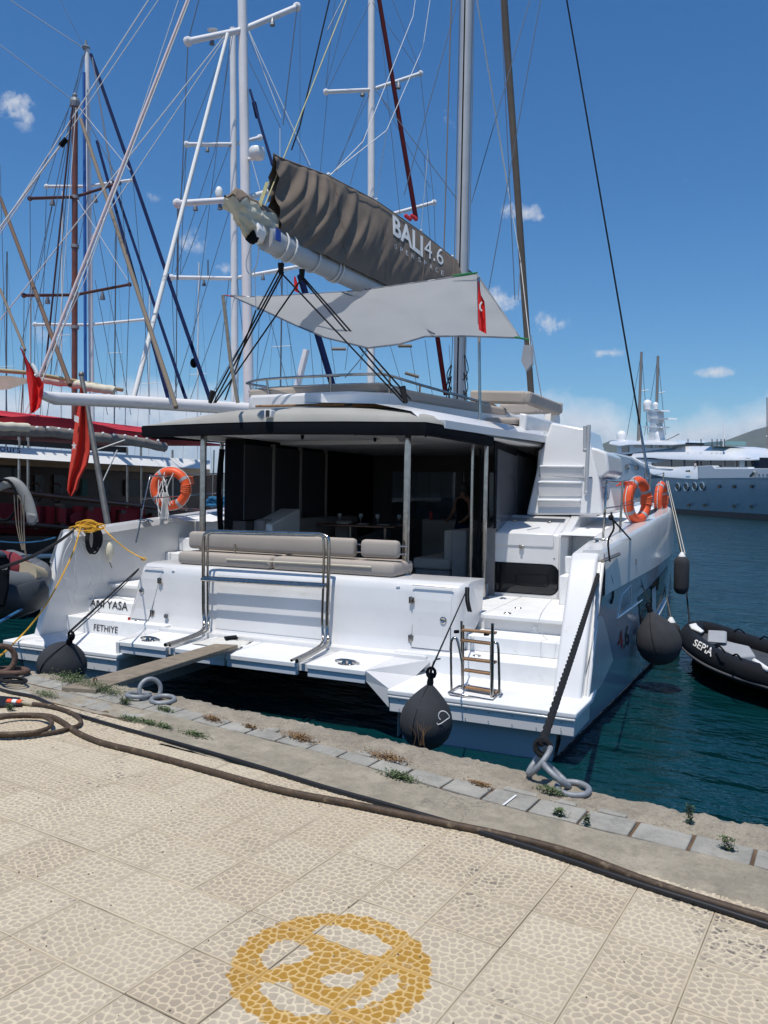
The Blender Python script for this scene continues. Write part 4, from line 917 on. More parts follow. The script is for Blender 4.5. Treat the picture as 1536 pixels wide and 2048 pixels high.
# stays and shrouds of the catamaran
furl = [BX(1062, 800, 1.2), BX(1050, 600, 1.0), BX(1036, 380, .75), BX(1007, -10, .4)]
FS0 = np.array(BZ(1064, 815, 3.5)) if 0 else None
def own(px0, py0, px1, py1, d0, d1, r, mat, name):
    m = M(); a = toB(W_d(px0, py0, d0)); b = toB(W_d(px1, py1, d1)); m.tube([a, a+(b-a)*.5, b], r, 6); part(m, name, mat, smooth=80)
m = M(); pts = [toB(W_d(*q)) for q in ((1064, 815, 21.5), (1052, 640, 21), (1036, 400, 20.3), (1019, 160, 19.7), (1006, -30, 19.2))]; m.tube(spline(pts, 6), .085, 10); part(m, 'furled_genoa', bagm, smooth=80)
own(1297, 952, 1160, 153, 13.2, 15.5, .017, blk, 'shroud'); own(1160, 153, 1130, -20, 15.5, 15.8, .017, blk, 'shroud')
m = M(); a = toB(W_d(1297, 952, 13.2)); b = toB(W_d(1279, 850, 13.4)); m.tube([a, b], .022, 8); part(m, 'rigging_screw', chrome)
own(1105, 925, 1062, 670, 13.5, 14.5, .009, wire, 'shroud')
m = M(); a = toB(W_d(1104, 928, 13.5)); b = toB(W_d(1102, 908, 13.5)); m.tube([a, b], .02, 8); part(m, 'rigging_screw', chrome)
own(954, 0, 1015, 372, 17, 18, .016, ropew, 'halyard'); own(1015, 372, 1041, 521, 18, 18, .010, ropew, 'halyard'); own(1041, 521, 1060, 690, 18, 17, .008, ropew, 'halyard')
own(903, -10, 888, 500, 17, 16.5, .013, ropet, 'halyard')
for (a) in ((917, -5, 808, 390), (1063, -10, 943, 405), (1083, -10, 972, 610), (1001, -10, 1030, 600), (753, 182, 917, 403), (690, -10, 655, 60), (1041, 521, 1036, 600)):
    own(a[0], a[1], a[2], a[3], 17.5, 17.2, .009, wire, 'stay')
own(660, -5, 600, 251, 13, 13, .012, ropeb, 'stay'); own(600, 251, 583, 300, 13, 13, .012, ropeb, 'stay')
# flag staff on the flybridge, starboard
m = M(); m.tube([BY(960, 838, 2.9), BY(957, 555, 2.9)], .022, 8); part(m, 'flag_staff', chrome, smooth=60)
# awning support pole, port
m = M(); m.tube([toB(W_d(476, 806, 10.6)), toB(W_d(461, 720, 10.5)), toB(W_d(446, 590, 10.3))], .025, 8); part(m, 'awning_pole', chrome, smooth=60)
# pushpit rails
def rail(pts, r=.014, name='pushpit_rail'): m = M(); m.tube(spline(pts, 4), r, 8); return part(m, name, chrome, smooth=60)
rail([BX(272, 1085, -3.45), BX(298, 962, -3.62), BX(303, 953, -3.66), BX(320, 952, -3.7), BX(420, 948, -3.75), BX(480, 946, -3.75)]); rail([BX(285, 998, -3.55), BX(470, 983, -3.7)], .01)
rail([BX(372, 1022, -3.7), BX(366, 975, -3.7), BX(355, 953, -3.7)]); rail([BX(425, 1016, -3.7), BX(428, 900, -3.7)])
rail([BZ(1205, 1090, 2.03), (3.72, 2.35, 2.4), (3.72, 2.42, 2.78), (3.72, 2.5, 2.84), (3.74, 3.4, 2.85), (3.76, 4.6, 2.87)]); rail([(3.72, 2.45, 2.5), (3.76, 4.6, 2.53)], .01)
for y in (3.45, 6.2, 6.9, 9.5):
    z = ip(y, ZG); m = M(); m.tube([(3.76, y, z), (3.78, y, z+.72)], .016, 8); part(m, 'stanchion', chrome, smooth=60)
for z in (.38, .70): line((3.77, 3.45, ip(3.45, ZG)+z), (3.78, 9.5, ip(9.5, ZG)+z), .005, wire, 'lifeline')
# ================================================================== THINGS ON AND AROUND THE CATAMARAN
def one(m, name, mat, label, catg, space='B', group=None, **k):
    o = m.build(name, mat, None, space, **k); return tag(o, label, catg, group)
# awning
A_ = {'L': BY(462, 591, 3.5), 'T': BY(953, 547, 3.5), 'R': BY(1040, 676, 2.8), 'B': BY(736, 696, 1.9)}
top_px = [(462, 591), (500, 594), (560, 592), (620, 588), (685, 584), (745, 578), (800, 570), (870, 560), (953, 547)]
bot_px = [(480, 600), (530, 622), (590, 650), (650, 675), (736, 696), (800, 688), (850, 673), (930, 672), (1040, 676)]
rows = []
for k in range(13):
    q = k/12; row = []
    for i in range(41):
        t = i/40*8; j = min(7, int(t)); f = t-j
        a = np.array(top_px[j])*(1-f)+np.array(top_px[j+1])*f; b = np.array(bot_px[j])*(1-f)+np.array(bot_px[j+1])*f
        p = a+(b-a)*q; d = 3.55+(-.55-1.1*math.sin(math.pi*i/40))*q-.35*math.sin(math.pi*q)*math.sin(math.pi*i/40)
        d += .11*_nz.noise(Vector((i*.35, k*.3, 2)))*math.sin(math.pi*q)+.03*_nz.noise(Vector((i*.9, k*.25, 5)))
        row.append(BY(p[0], p[1], d))
    rows.append(row)
awn = thing('sun_awning', 'grey mesh sun awning stretched low under the boom above the flybridge', 'awning', toW(A_['B']))
m = M(); m.grid(rows); m.build('cloth', awnm, awn, 'W', smooth=80) if 0 else None
def bp(m, name, mat, parent, **k):
    m.v = [tuple(toW(v)) for v in m.v]; return m.build(name, mat, parent, 'W', **k)
m = M(); m.grid(rows); bp(m, 'cloth', awnm, awn, smooth=80)
m = M(); m.tube(rows[0]+[r[-1] for r in rows][1:]+rows[-1][::-1][1:]+[r[0] for r in rows][::-1][1:], .012, 5); bp(m, 'hem', wire, awn)
sp = spline([BY(686, 584, 3.5), BY(740, 605, 3.2), BY(792, 622, 2.9), BY(830, 645, 2.6), BY(872, 668, 2.3)], 5); m = M(); m.tube([p-np.array([0, .06, .01]) for p in sp], .012, 5); bp(m, 'seam', wire, awn)
m = M(); m.tube([BY(462, 591, 3.5), BY(490, 598, 3.5)], .05, 6, rs=[.02, .05], flat=.3); bp(m, 'corner_patch', maroon, awn)
m = M(); m.tube([BY(448, 590, 3.5), BY(470, 594, 3.5)], .012, 6); bp(m, 'corner_strap', printr, awn)
gr_ = pmat('green rope', (.02, .2, .07), .8)
m = M(); m.tube([BY(915, 552, 3.45), BY(955, 545, 3.45)], .012, 6); m.tube([BY(905, 552, 3.45), BY(940, 546, 3.45)], .012, 6); bp(m, 'corner_lashing', gr_, awn)
m = M(); m.tube([BY(736, 696, 1.9), BY(716, 725, 2.2), BY(690, 755, 2.4)], .007, 5); bp(m, 'tie_line', wire, awn)
m = M(); m.tube([BY(1030, 674, 2.85), BY(1058, 680, 3.0)], .014, 5); bp(m, 'tie_line', gr_, awn)
m = M(); m.prism([toB(W_d(*q, 14)) for q in ((1047, 690), (1062, 690), (1063, 728), (1052, 742), (1042, 722))], (.03, .03, 0)); one(m, 'canvas_pouch', greyv, 'grey canvas pouch lashed to the furled brown headsail', 'pouch')
# flags
def flag_mesh(pxrows, d, fold=.03, n=14, ph=0):
    # pxrows: list of (left px, right px) going down
    rows = []
    for i, (a, b) in enumerate(pxrows):
        rows.append([W_d(a[0]+(b[0]-a[0])*t, a[1]+(b[1]-a[1])*t, d+fold*math.sin(t*9+i*.5+ph)) for t in np.linspace(0, 1, n)])
    m = M(); m.grid(rows); return m
f1 = thing('ensign_flag', 'small red flag with white crescent on the thin staff at the flybridge', 'flag', W_d(960, 665, 10.2))
m = flag_mesh([((956, 562), (958, 562)), ((956, 580), (962, 590)), ((956, 600), (969, 603)), ((956, 625), (971, 628)), ((957, 650), (972, 655)), ((958, 660), (973, 668))], 10.2); m.build('cloth', flagm, f1, smooth=80)
m = M(); m.tube([W_d(x, y, 10.15) for x, y in ((964, 604), (960, 610), (960, 617), (964, 622))], .012, 5); m.build('crescent', printw, f1)
f2 = thing('ensign_flag', 'faded red flag with white crescent and star drooping on the steel staff beside the gulet', 'flag', W_d(150, 990, 15.5))
m = flag_mesh([((160, 775), (164, 775)), ((156, 800), (168, 800)), ((152, 825), (172, 825)), ((149, 850), (175, 850)), ((146, 875), (179, 880)), ((143, 905), (180, 905)), ((139, 935), (176, 928)), ((136, 960), (160, 958)), ((134, 980), (156, 978)), ((140, 992), (143, 993))], 15.5, .09, 20); m.build('cloth', flagf, f2, smooth=80)
m = M(); m.add([W_d(x, y, 15.35) for x, y in ((149, 830), (158, 834), (157, 846), (148, 842))], [(0, 1, 2, 3)]); m.build('crescent', printw, f2)
def star(cx, cy, r, d, a0=90, sx=.6):
    m = M(); pts = [W_d(cx+sx*(r if i % 2 == 0 else r*.4)*math.cos(rad(a0+36*i)), cy-(r if i % 2 == 0 else r*.4)*math.sin(rad(a0+36*i)), d) for i in range(10)]; m.poly(pts); return m
star(148, 892, 9, 15.33).build('star', printw, f2)
m = M(); m.tube([W_d(163, 752, 15.7), W_d(216, 1052, 15.0)], .055, 10, rs=[.045, .06]); m.ball(W_d(163, 749, 15.7), .06, 8); one(m, 'flag_staff', pmat('dull steel', (.20, .19, .175), .45, metal=.5, var=.3, vscale=6), 'leaning steel flag staff carrying the faded red flag', 'flag staff', 'W', smooth=60)
f3 = thing('ensign_flag', 'bright red flag with white crescent at the left edge, hanging from the gulet backstay', 'flag', W_d(70, 820, 12.5))
m = flag_mesh([((41, 697), (44, 697)), ((47, 715), (56, 722)), ((52, 735), (68, 738)), ((53, 752), (76, 750)), ((55, 768), (88, 768)), ((57, 785), (86, 790)), ((59, 805), (82, 808)), ((60, 820), (80, 815)), ((63, 827), (68, 825))], 12.5, .07, 18); m.build('cloth', flagm, f3, smooth=80)
m = M(); m.tube(spline([W_d(x, y, 12.35) for x, y in ((64, 728), (70, 738), (74, 748), (71, 752))], 4), .03, 6, rs=None); m.build('crescent', printw, f3)

# fenders
def fender_ball(c, r, stretch, label, group='charcoal ball fenders', rope=None, tilt=(0, 0, 1), mark=False, rp=ropeb):
    c = np.asarray(c, float); t = thing('ball_fender', label, 'fender', c-np.array([0, 0, r*stretch]), group); ax = nrm(tilt)
    prof = [(.001, -r), (.35*r, -.94*r), (.68*r, -.74*r), (.90*r, -.43*r), (.99*r, -.1*r), (r*.99, .12*r), (.93*r, .40*r), (.80*r, .68*r), (.60*r, .95*r), (.36*r, 1.20*r), (.17*r, 1.38*r), (.10*r, 1.44*r)]
    m = M(); m.lathe([(a, z*stretch) for a, z in prof], 36, c, ax); m.build('sock', fend, t, smooth=80)
    m = M(); e = c+ax*r*1.44*stretch; m.lathe([(.11*r, -.05), (.13*r, .02), (.09*r, .07), (.02, .09)], 12, e, ax)
    q = nrm(np.cross(ax, [0, 1, .2])); m.tube([e+ax*.09+q*.035*math.cos(a)+ax*.04*math.sin(a) for a in np.linspace(0, 2*math.pi, 11)[:-1]], .012, 6, closed=True); m.build('eye', blk, t, smooth=60)
    m = M(); m.tube([c+np.array([0, 0, 0])+nrm(np.cross(ax, [1, 0, 0]))*0+ax*z*stretch+(-1)*nrm(np.array([0, 1, 0]))*a*1.004 for a, z in prof[3:]], .004, 5); m.build('sock_seam', blk, t)
    return t, e
fA, eA = fender_ball(W_d(124, 1330, 7.45), .225, .80, 'charcoal ball fender hanging at the port stern corner by the plank', tilt=(.5, -.1, .85))
ln = M(); ln.tube([eA+np.array([0, 0, .1]), toW(BY(277, 1138, 1.12))], .011, 6); ln.tube(sag(eA+np.array([.02, 0, .08]), toW(BY(277, 1140, 1.12)), .02), .006, 5); one(ln, 'fender_line', ropeb, 'thin black line holding the port stern fender', 'rope', 'W')
fB, eB = fender_ball(W_d(852, 1445, 6.15), .205, 1.0, 'charcoal ball fender with white squiggle, under the boarding ladder', tilt=(.07, .05, 1))
m = M(); m.tube(spline([W_d(x, y, 5.94) for x, y in ((881, 1439), (878, 1436), (877, 1430), (880, 1424), (886, 1422), (893, 1425), (899, 1434), (892, 1440), (882, 1447), (876, 1449), (874, 1446))], 4), .0035, 5); m.build('squiggle_print', printw, fB)
ln = M(); tp = toW(BY(932, 1183, 1.16)); ln.tube([eB+np.array([0, 0, .1]), tp], .008, 6); ln.tube(spline([eB+np.array([0, 0, .05]), eB+np.array([.03, 0, .18]), eB+(tp-eB)*.2], 4), .007, 5)
for dx in (0, .03): ln.tube(spline([tp+np.array([dx, 0, .05]), tp+np.array([dx+.02, -.03, -.1]), tp+np.array([dx+.05, -.02, -.23])], 4), .013, 6)
one(ln, 'fender_line', ropeb, 'black line and knot holding the fender with the squiggle', 'rope', 'W')
fC, eC = fender_ball(toW(BX(1318, 1286, 4.28)), .30, 1.0, 'largest charcoal ball fender, on the starboard side above the water', tilt=(-.3, 0, 1))
ln = M(); s_ = toW(BZ(1222, 1035, 2.45)); k_ = toW(BX(1262, 1080, 3.93)); ln.tube([s_, k_, toW(BX(1284, 1170, 4.0)), eC+np.array([0, 0, .1])], .010, 6)
ln.tube(spline([s_+np.array([0, 0, .05]), s_+np.array([.03, 0, -.1]), s_+np.array([-.02, 0, -.22]), s_+np.array([.0, 0, -.42])], 4), .010, 5); ln.ball(s_, .028, 8)
one(ln, 'fender_line', ropeb, 'black line from the rail down to the largest side fender', 'rope', 'W')
def fender_cyl(c, r, h, label, parts=True):
    t = thing('long_fender', label, 'fender', np.asarray(c)-np.array([0, 0, h]), 'long charcoal fenders')
    m = M(); m.lathe([(.02, -h), (r*.5, -h*.97), (r*.9, -h*.82), (r, -h*.6), (r, h*.6), (r*.9, h*.82), (r*.55, h*.96)], 24, c); m.build('sock', fend, t, smooth=70)
    m = M(); m.lathe([(r*.5, h*.93), (r*.42, h*1.02), (r*.3, h*1.1), (r*.15, h*1.2)], 14, c); m.build('end_cap', white, t, smooth=50); return t
cD = toW(BX(1363, 1150, 4.35)); fender_cyl(cD, .125, .33, 'long charcoal fender with white cap, high on the starboard side')
cE = toW(BX(1341, 1285, 4.22)); fender_cyl(cE, .15, .36, 'long charcoal fender with white cap, half hidden behind the largest ball fender')
m = M()
rp_ = toW(BZ(1333, 965, 2.9)); rp0 = toW(np.array(BX(1333, 962, 3.78)))
m.tube([rp0, cD+np.array([0, 0, .38])], .008, 6); m.tube([rp0+np.array([.03, 0, 0]), cD+np.array([.05, 0, .36])], .008, 6); one(m, 'fender_line', pmat('off-white cord', (.45, .42, .36), .9), 'pale doubled line holding the long fender with white cap', 'rope', 'W')
m = M(); m.tube([toW(BX(1322, 1045, 3.95)), toW(BX(1330, 1180, 4.1)), cE+np.array([0, 0, .4])], .010, 6); one(m, 'fender_line', ropet, 'tan line running down the starboard hull side to the half hidden fender', 'rope', 'W')
m = M(); m.tube([toW(BX(1345, 1010, 4.0)), toW(BX(1370, 1150, 4.35)), W_d(1380, 1258, 13.2)], .014, 6); one(m, 'dinghy_painter', ropeb, 'black line from the catamaran side down to the dinghy bow', 'rope', 'W')
# life rings
def life_ring(c, axis, label, knot=0, ph=0):
    c = np.asarray(c, float); ax = nrm(axis); t = thing('life_ring', label, 'life ring', c-np.array([0, 0, .38]), 'orange life rings'); u = nrm(np.cross(ax, [0, 0, 1])); v = np.cross(u, ax)
    R, r = .29, .078
    m = M(); m.tube([c+R*(math.cos(q)*u+math.sin(q)*v) for q in np.linspace(0, 2*math.pi, 41)[:-1]], r, 14, closed=True); m.build('ring', orange, t, smooth=80)
    for k in range(4):
        a = math.pi/4+k*math.pi/2+.2; m = M(); m.tube([c+R*(math.cos(q)*u+math.sin(q)*v) for q in (a-.09, a, a+.09)], r+.004, 14); m.build('reflective_band', greyv, t, smooth=60)
    m = M()
    for k in range(4):
        a = math.pi/4+k*math.pi/2+.2; pts = [c+(R+.085-.0*i)*(math.cos(a+i*math.pi/16)*u+math.sin(a+i*math.pi/16)*v)+v*0 for i in range(9)]; m.tube(pts, .007, 5)
    m.build('grab_line', ropew, t)
    for k in (math.pi, ):
        m = M()
        for i in range(5):
            b = c+R*(math.cos(k+.1*i-.2)*u+math.sin(k+.1*i-.2)*v); m.tube([b+(r+.012)*(math.cos(q)*nrm(b-c)+math.sin(q)*ax) for q in np.linspace(0, 2*math.pi, 11)[:-1]], .010, 5, closed=True)
        m.build('lashing', pmat('orange cord', (.8, .16, .06), .7), t)
    return t, u, v
r1, u1, v1 = life_ring(toW(BX(1275, 1001, 3.80)), nrm(BR@np.array([.93, -.36, .0])), 'large orange life ring nearest the camera on the starboard rail')
r2, _, _ = life_ring(toW(BX(1322, 1000, 3.80)), nrm(BR@np.array([.99, -.1, .0])), 'orange life ring farther forward on the starboard rail, seen nearly edge-on')
r3, _, _ = life_ring(toW(BX(341, 977, -3.72)), nrm(BR@np.array([.25, -1, 0])), 'orange life ring on the port rail with white cords hanging from it')
m = M(); p = toW(BX(341, 977, -3.72)); rr_ = random.Random(4)
for i in range(7):
    a = p+np.array([rr_.uniform(-.2, .2), -.1, rr_.uniform(.1, .3)]); b = p+np.array([rr_.uniform(-.2, .2), -.12, rr_.uniform(-.6, -.2)]); m.tube(spline([a, (a+b)/2+np.array([rr_.uniform(-.1, .1), -.05, 0]), b], 5), .009, 5)
for i in range(6):
    a = toW(BX(325+i*2, 985, -3.66)); m.tube(spline([a, a+np.array([.03, -.03, -.22]), a+np.array([-.02+.02*i, -.03, -.45])], 5), .012, 5)
one(m, 'rope_bundle', ropew, 'bundle of white cords hanging from the port life ring', 'rope', 'W')
m = M(); m.box(*[0, .01, 0, .01, 0, .01]); m.v = []; m.f = []
for i in range(9):
    a = toW(BX(1238+i*2, 972, 3.7)); m.tube(spline([a+np.array([rr_.uniform(-.1, .1), 0, 0]), a+np.array([rr_.uniform(-.05, .12), 0, .06]), a+np.array([.12, 0, .02])], 4), .010, 5)
one(m, 'orange_line', pmat('orange line', (.65, .08, .04), .8), 'tangle of orange-red line on the starboard stern rail', 'rope', 'W')
m = M()
for i in range(8): m.tube([toW(BX(366+i*2.4, 953, -3.7)), toW(BX(368+i*2.4, 968, -3.7))], .03, 6)
one(m, 'coiled_line', pmat('pink cord', (.75, .18, .10), .8), 'small coil of pinkish orange line on the port rail beside the ring', 'rope', 'W')
# blue bundle on port deck
m = M(); c_ = toW(BX(445, 1008, -3.4))
for i in range(14): m.tube(spline([c_+np.array([rr_.uniform(-.3, .3), rr_.uniform(-.15, .15), rr_.uniform(-.05, .12)]) for _ in range(4)], 5), .022, 6)
one(m, 'rope_coil', ropebl, 'heap of bright blue rope on the port side deck', 'rope', 'W')

# boarding ladder standing on the starboard platform
lad = thing('boarding_ladder', 'folding stainless boarding ladder with teak treads on the starboard swim platform', 'ladder', toW(BZ(945, 1385, .55)))
yl = .22
def lp(px, py, y=yl): return toW(BY(px, py, y))
for (a, b, r, yy_) in (((923, 1242), (925, 1383), .016, .45), ((985, 1247), (984, 1400), .019, .2), ((927, 1250), (926, 1382), .012, .4)):
    m = M(); m.tube([lp(*a, yy_), lp(*b, yy_)], r, 8); m.build('side_tube', chrome, lad, smooth=60)
for pts in (((903, 1390), (902, 1300), (904, 1280), (910, 1276), (916, 1285), (925, 1330)), ((983, 1395), (982, 1300), (985, 1287), (993, 1286), (997, 1300), (999, 1388))):
    m = M(); m.tube(spline([lp(*p) for p in pts], 4), .014, 8); m.build('handle_tube', chrome, lad, smooth=60)
for (xl, yl_, xr, yr_, h) in ((922, 1259, 990, 1265, 6), (920, 1279, 985, 1287, 6), (924, 1316, 990, 1324, 8), (926, 1339, 982, 1347, 7), (928, 1373, 992, 1384, 10)):
    a, b = lp(xl, yl_, .30), lp(xr, yr_, .24); m = M(); d_ = nrm(b-a); bk = BR@np.array([0, .085, .0]); m.prism([a, b, b+bk, a+bk], (0, 0, -.022)); m.build('tread', teak, lad, bevel=.004)
m = M(); m.tube([lp(897, 1385, .10), lp(985, 1401, .08), lp(1002, 1385, .4), lp(918, 1372, .42)], .012, 8, closed=True); m.tube([lp(900, 1391, .06), lp(983, 1407, .05)], .012, 8); m.build('base_frame', chrome, lad, smooth=60)
for (x, y) in ((917, 1263), (977, 1268)):
    m = M(); p = lp(x, y, .3); m.lathe([(.018, 0), (.018, .05)], 10, p, BR@np.array([-.6, -.8, 0])); m.build('knob', blk, lad)
# water dripping from the hose end under the ladder is left out; gangplank and mat
pl = [W_z(155, 1366, QZ+.045), W_z(232, 1376, QZ+.045)]; q1 = toW(BZ(474, 1291, .745)); q0 = toW(BZ(398, 1283, .745))
a0, a1 = W_z(146, 1360, QZ+.04), W_z(206, 1371, QZ+.04)
e1 = toW(BZ(475, 1290, .76)); dv = nrm((e1-a1)*np.array([1, 1, 0])); sd_ = np.array([-dv[1], dv[0], 0])*.30
gp = thing('gangplank', 'weathered wooden plank laid from the quay to the catamaran stern platform', 'plank', a1)
st = a1-dv*.12; en = e1+dv*.02; m = M(); m.prism([st, en, en+sd_, st+sd_+dv*.03], (0, 0, -.05)); m.build('board', plankm, gp, bevel=.008)
m = M(); pz = st+dv*.17+sd_*.3; m.tube([pz+np.array([0.02*math.cos(q), 0, .025*math.sin(q)+.02]) for q in np.linspace(0, math.pi*1.6, 9)], .006, 6); m.build('iron_hook', rust, gp)
mat_ = M(); c0 = [toW(BZ(x, y, .715)) for x, y in ((384, 1287), (440, 1273), (506, 1281), (478, 1297))]
rows = [[c0[0]*(1-u)*(1-v)+c0[3]*u*(1-v)+c0[2]*u*v+c0[1]*(1-u)*v+np.array([0, 0, .008*math.sin(u*9+v*5)+.012*math.sin(v*11)*u+(.035 if 0 else 0)]) for u in np.linspace(0, 1, 14)] for v in np.linspace(0, 1, 14)]
mat_.grid(rows); mo = mat_.build('door_mat', pmat('pale towel', (.62, .61, .57), .95, var=.1, vscale=20, bump=.3, bscale=300), None, 'W', smooth=80); tag(mo, 'pale towel spread over the platform end of the wooden plank', 'towel')
sm = mo.modifiers.new('thick', 'SOLIDIFY'); sm.thickness = .008
m = M(); m.prism([toW(BZ(x, y, .735)) for x, y in ((448, 1276), (472, 1273), (476, 1278), (452, 1280))], (0, 0, .02)); one(m, 'black_strap', blk, 'folded black strap lying on the pale towel', 'strap', 'W')

# mooring gear on the quay
def ring_at(c, axis, R, r, mat=greyr, n=28):
    c = np.asarray(c, float); ax = nrm(axis); u = nrm(np.cross(ax, [.3, .2, 1])); v = np.cross(u, ax); m = M(); m.tube([c+R*(math.cos(q)*u+math.sin(q)*v) for q in np.linspace(0, 2*math.pi, n+1)[:-1]], r, 10, closed=True); return m
ch = thing('mooring_chain', 'three heavy galvanised rings at the quay edge holding the thick black rope', 'mooring rings', W_z(1110, 1560, QZ), 'heavy mooring ring chains')
g0 = W_z(1080, 1548, QZ+.03); ring_at(g0+np.array([-.005, .0, .075]), (-.75, -.25, .62), .095, .0165).build('ring', greyr, ch, smooth=80)
g1 = W_z(1110, 1566, QZ+.02); ring_at(g1+np.array([.0, .01, .045]), (.55, .35, .80), .09, .0165).build('ring', greyr, ch, smooth=80)
g2 = W_z(1146, 1577, QZ+.018); ring_at(g2, (.02, -.06, 1), .085, .0165).build('ring', greyr, ch, smooth=80)
ch2 = thing('mooring_chain', 'three heavy galvanised rings lying slack at the quay edge next to the plank', 'mooring rings', W_z(300, 1392, QZ), 'heavy mooring ring chains')
ring_at(W_z(277, 1390, QZ+.03), (0, 0.1, 1), .085, .017).build('ring', greyr, ch2, smooth=80)
ring_at(W_z(300, 1394, QZ+.02)+np.array([0, 0, .055]), (.8, -.35, .15), .082, .017).build('ring', greyr, ch2, smooth=80)
ring_at(W_z(326, 1399, QZ+.02), (0.05, -.05, 1), .085, .017).build('ring', greyr, ch2, smooth=80)
ch3 = thing('mooring_chain', 'rusty brown mooring rings at the left edge of the picture', 'mooring rings', W_z(20, 1345, QZ), 'heavy mooring ring chains')
ring_at(W_z(22, 1342, QZ+.04), (0, .1, 1), .13, .024).build('ring', rust, ch3, smooth=80)
ring_at(W_z(2, 1342, QZ+.04)+np.array([0, 0, .10]), (.8, -.3, .1), .11, .024).build('ring', rust, ch3, smooth=80)
m = M()
for k in range(5): m.tube([W_z(12+k*4, 1356+k, QZ+.01+.012*k)+np.array([.17*math.cos(q)*(1-.06*k), .07*math.sin(q), 0]) for q in np.linspace(0, 2*math.pi, 21)[:-1]], .010, 6, closed=True)
one(m, 'rope_coil', ropeb, 'flat coil of dark rope beneath the rusty rings', 'rope', 'W')
# thick braided mooring line
rt = g0+np.array([-.0, .02, .17]); tpR = toW(BX(1205, 1118, 3.72)); mid = sag(rt, tpR, .035, 40)
m = M(); n_ = len(mid)
for k in range(3):
    pts = []
    for i, p in enumerate(spline(mid, 3)):
        a = i*.95+k*2.094; t_ = nrm(tpR-rt); u = nrm(np.cross(t_, [0, 0, 1])); v = np.cross(u, t_); pts.append(p+.012*(math.cos(a)*u+math.sin(a)*v))
    m.tube(pts, .0155, 6)
m.tube([rt+np.array([.045*math.cos(q), .02, .045*math.sin(q)-.03]) for q in np.linspace(0, 2*math.pi, 13)[:-1]], .018, 6, closed=True)
moor = one(m, 'mooring_rope', ropeb, 'thick black braided mooring rope from the quay rings up to the starboard stern', 'rope', 'W')
m = M(); b_ = BX(1205, 1118, 3.70)
pts = [(1178, 1109), (1190, 1094), (1205, 1102), (1215, 1112), (1222, 1104), (1210, 1096), (1196, 1100), (1204, 1112), (1228, 1106), (1220, 1098)]
m.tube(spline([toW(BX(x, y-4, 3.6+.02*i)) for i, (x, y) in enumerate(pts)], 5), .017, 8)
m.tube(spline([toW(BX(1172, 1118, 3.5)), toW(BX(1185, 1106, 3.55)), toW(BX(1204, 1108, 3.62)), toW(BX(1210, 1098, 3.66))], 5), .016, 8); m.tube(spline([toW(BX(1207, 1114, 3.84)), toW(BX(1222, 1160, 3.9)), toW(BX(1225, 1190, 3.9)), toW(BX(1222, 1205, 3.9))], 5), .02, 8)
one(m, 'rope_knot', ropeb, 'knotted end of the thick black rope round the starboard stern cleat', 'rope', 'W', smooth=80)
m = M(); m.tube([toW(BX(1205, 1122, 3.9)), toW(BX(1238, 1108, 3.93))], .022, 8); part_ = one(m, 'fairlead_bar', chrome, 'short steel bar under the black rope knot at the starboard stern', 'bar', 'W')
# white cords by the starboard fin
m = M(); m.tube(spline([toW(BX(x, y, v)) for x, y, v in ((1170, 1120, 3.45), (1130, 1170, 3.42), (1090, 1215, 3.3), (1078, 1245, 3.2), (1085, 1270, 3.2), (1110, 1288, 3.3), (1128, 1284, 3.4))], 6), .004, 5)
m.tube(spline([toW(BX(x, y, v)) for x, y, v in ((1168, 1130, 3.45), (1150, 1190, 3.42), (1130, 1225, 3.4), (1124, 1262, 3.4), (1132, 1275, 3.42), (1112, 1292, 3.35), (1102, 1302, 3.3), (1112, 1306, 3.35), (1132, 1295, 3.42))], 6), .004, 5)
one(m, 'white_cord', ropew, 'thin white cord looping over the starboard steps', 'rope', 'W')
# port side: black mooring line, yellow rope with coil, black coil, white cords
XI = -3.64
def bl(pts, x=XI): return [toW(BX(a, b, x)) for a, b in pts]
m = M(); m.tube(sag(toW(BX(150, 1058, -3.75)), W_d(20, 1112, 6.5)*0+W_d(-60, 1150, 7.0), .1), .02, 8); one(m, 'mooring_rope', ropeb, 'black mooring rope running left from the port stern corner', 'rope', 'W')
m = M(); m.tube([W_d(66, 1206, 10), W_d(-40, 1266, 6.5)], .015, 8); one(m, 'mooring_rope', ropebl, 'bright blue rope running left from under the port stern', 'rope', 'W')
m = M(); m.tube(sag(toW(BX(110, 1075, -3.9)), W_d(-20, 1080, 9), .05), .010, 6); one(m, 'thin_line', ropebl, 'thin blue line stretched across to the boat at left', 'rope', 'W')
m = M(); m.tube(spline([toW(BX(162, 1052, -3.5)), toW(BX(148, 1100, -3.42)), toW(BX(125, 1150, -3.3)), toW(BX(95, 1205, -3.3)), toW(BX(62, 1250, -3.6)), toW(BZ(30, 1284, .6)), W_z(5, 1308, QZ+.03), W_z(-30, 1330, QZ+.03)], 6), .011, 6)
rr_ = random.Random(8)
for k in range(9):
    c_ = toW(BX(183+rr_.uniform(-12, 14), 1052+rr_.uniform(-4, 5), -3.55)); ax_ = rr_.uniform(.10, .22); az = rr_.uniform(.03, .07); a0 = rr_.uniform(-.3, .3)
    u = BR@np.array([math.cos(a0), math.sin(a0)*.8+.5, 0])
    m.tube([c_+u*ax_*math.cos(q)+np.array([0, 0, az*math.sin(q)])-np.array([0, .08*k/9, 0]) for q in np.linspace(0, 2*math.pi, 19)[:-1]], .009, 6, closed=True)
m.tube(spline([toW(BX(205, 1055, -3.4)), toW(BX(225, 1075, -3.1)), toW(BX(255, 1100, -2.9)), toW(BY(288, 1118, 1.3))], 6), .009, 6)
m.tube([toW(BY(285, 1118, 1.3))+np.array([.05*math.cos(q), .02, .02*math.sin(q)]) for q in np.linspace(0, 6.28, 13)[:-1]], .009, 6, closed=True)
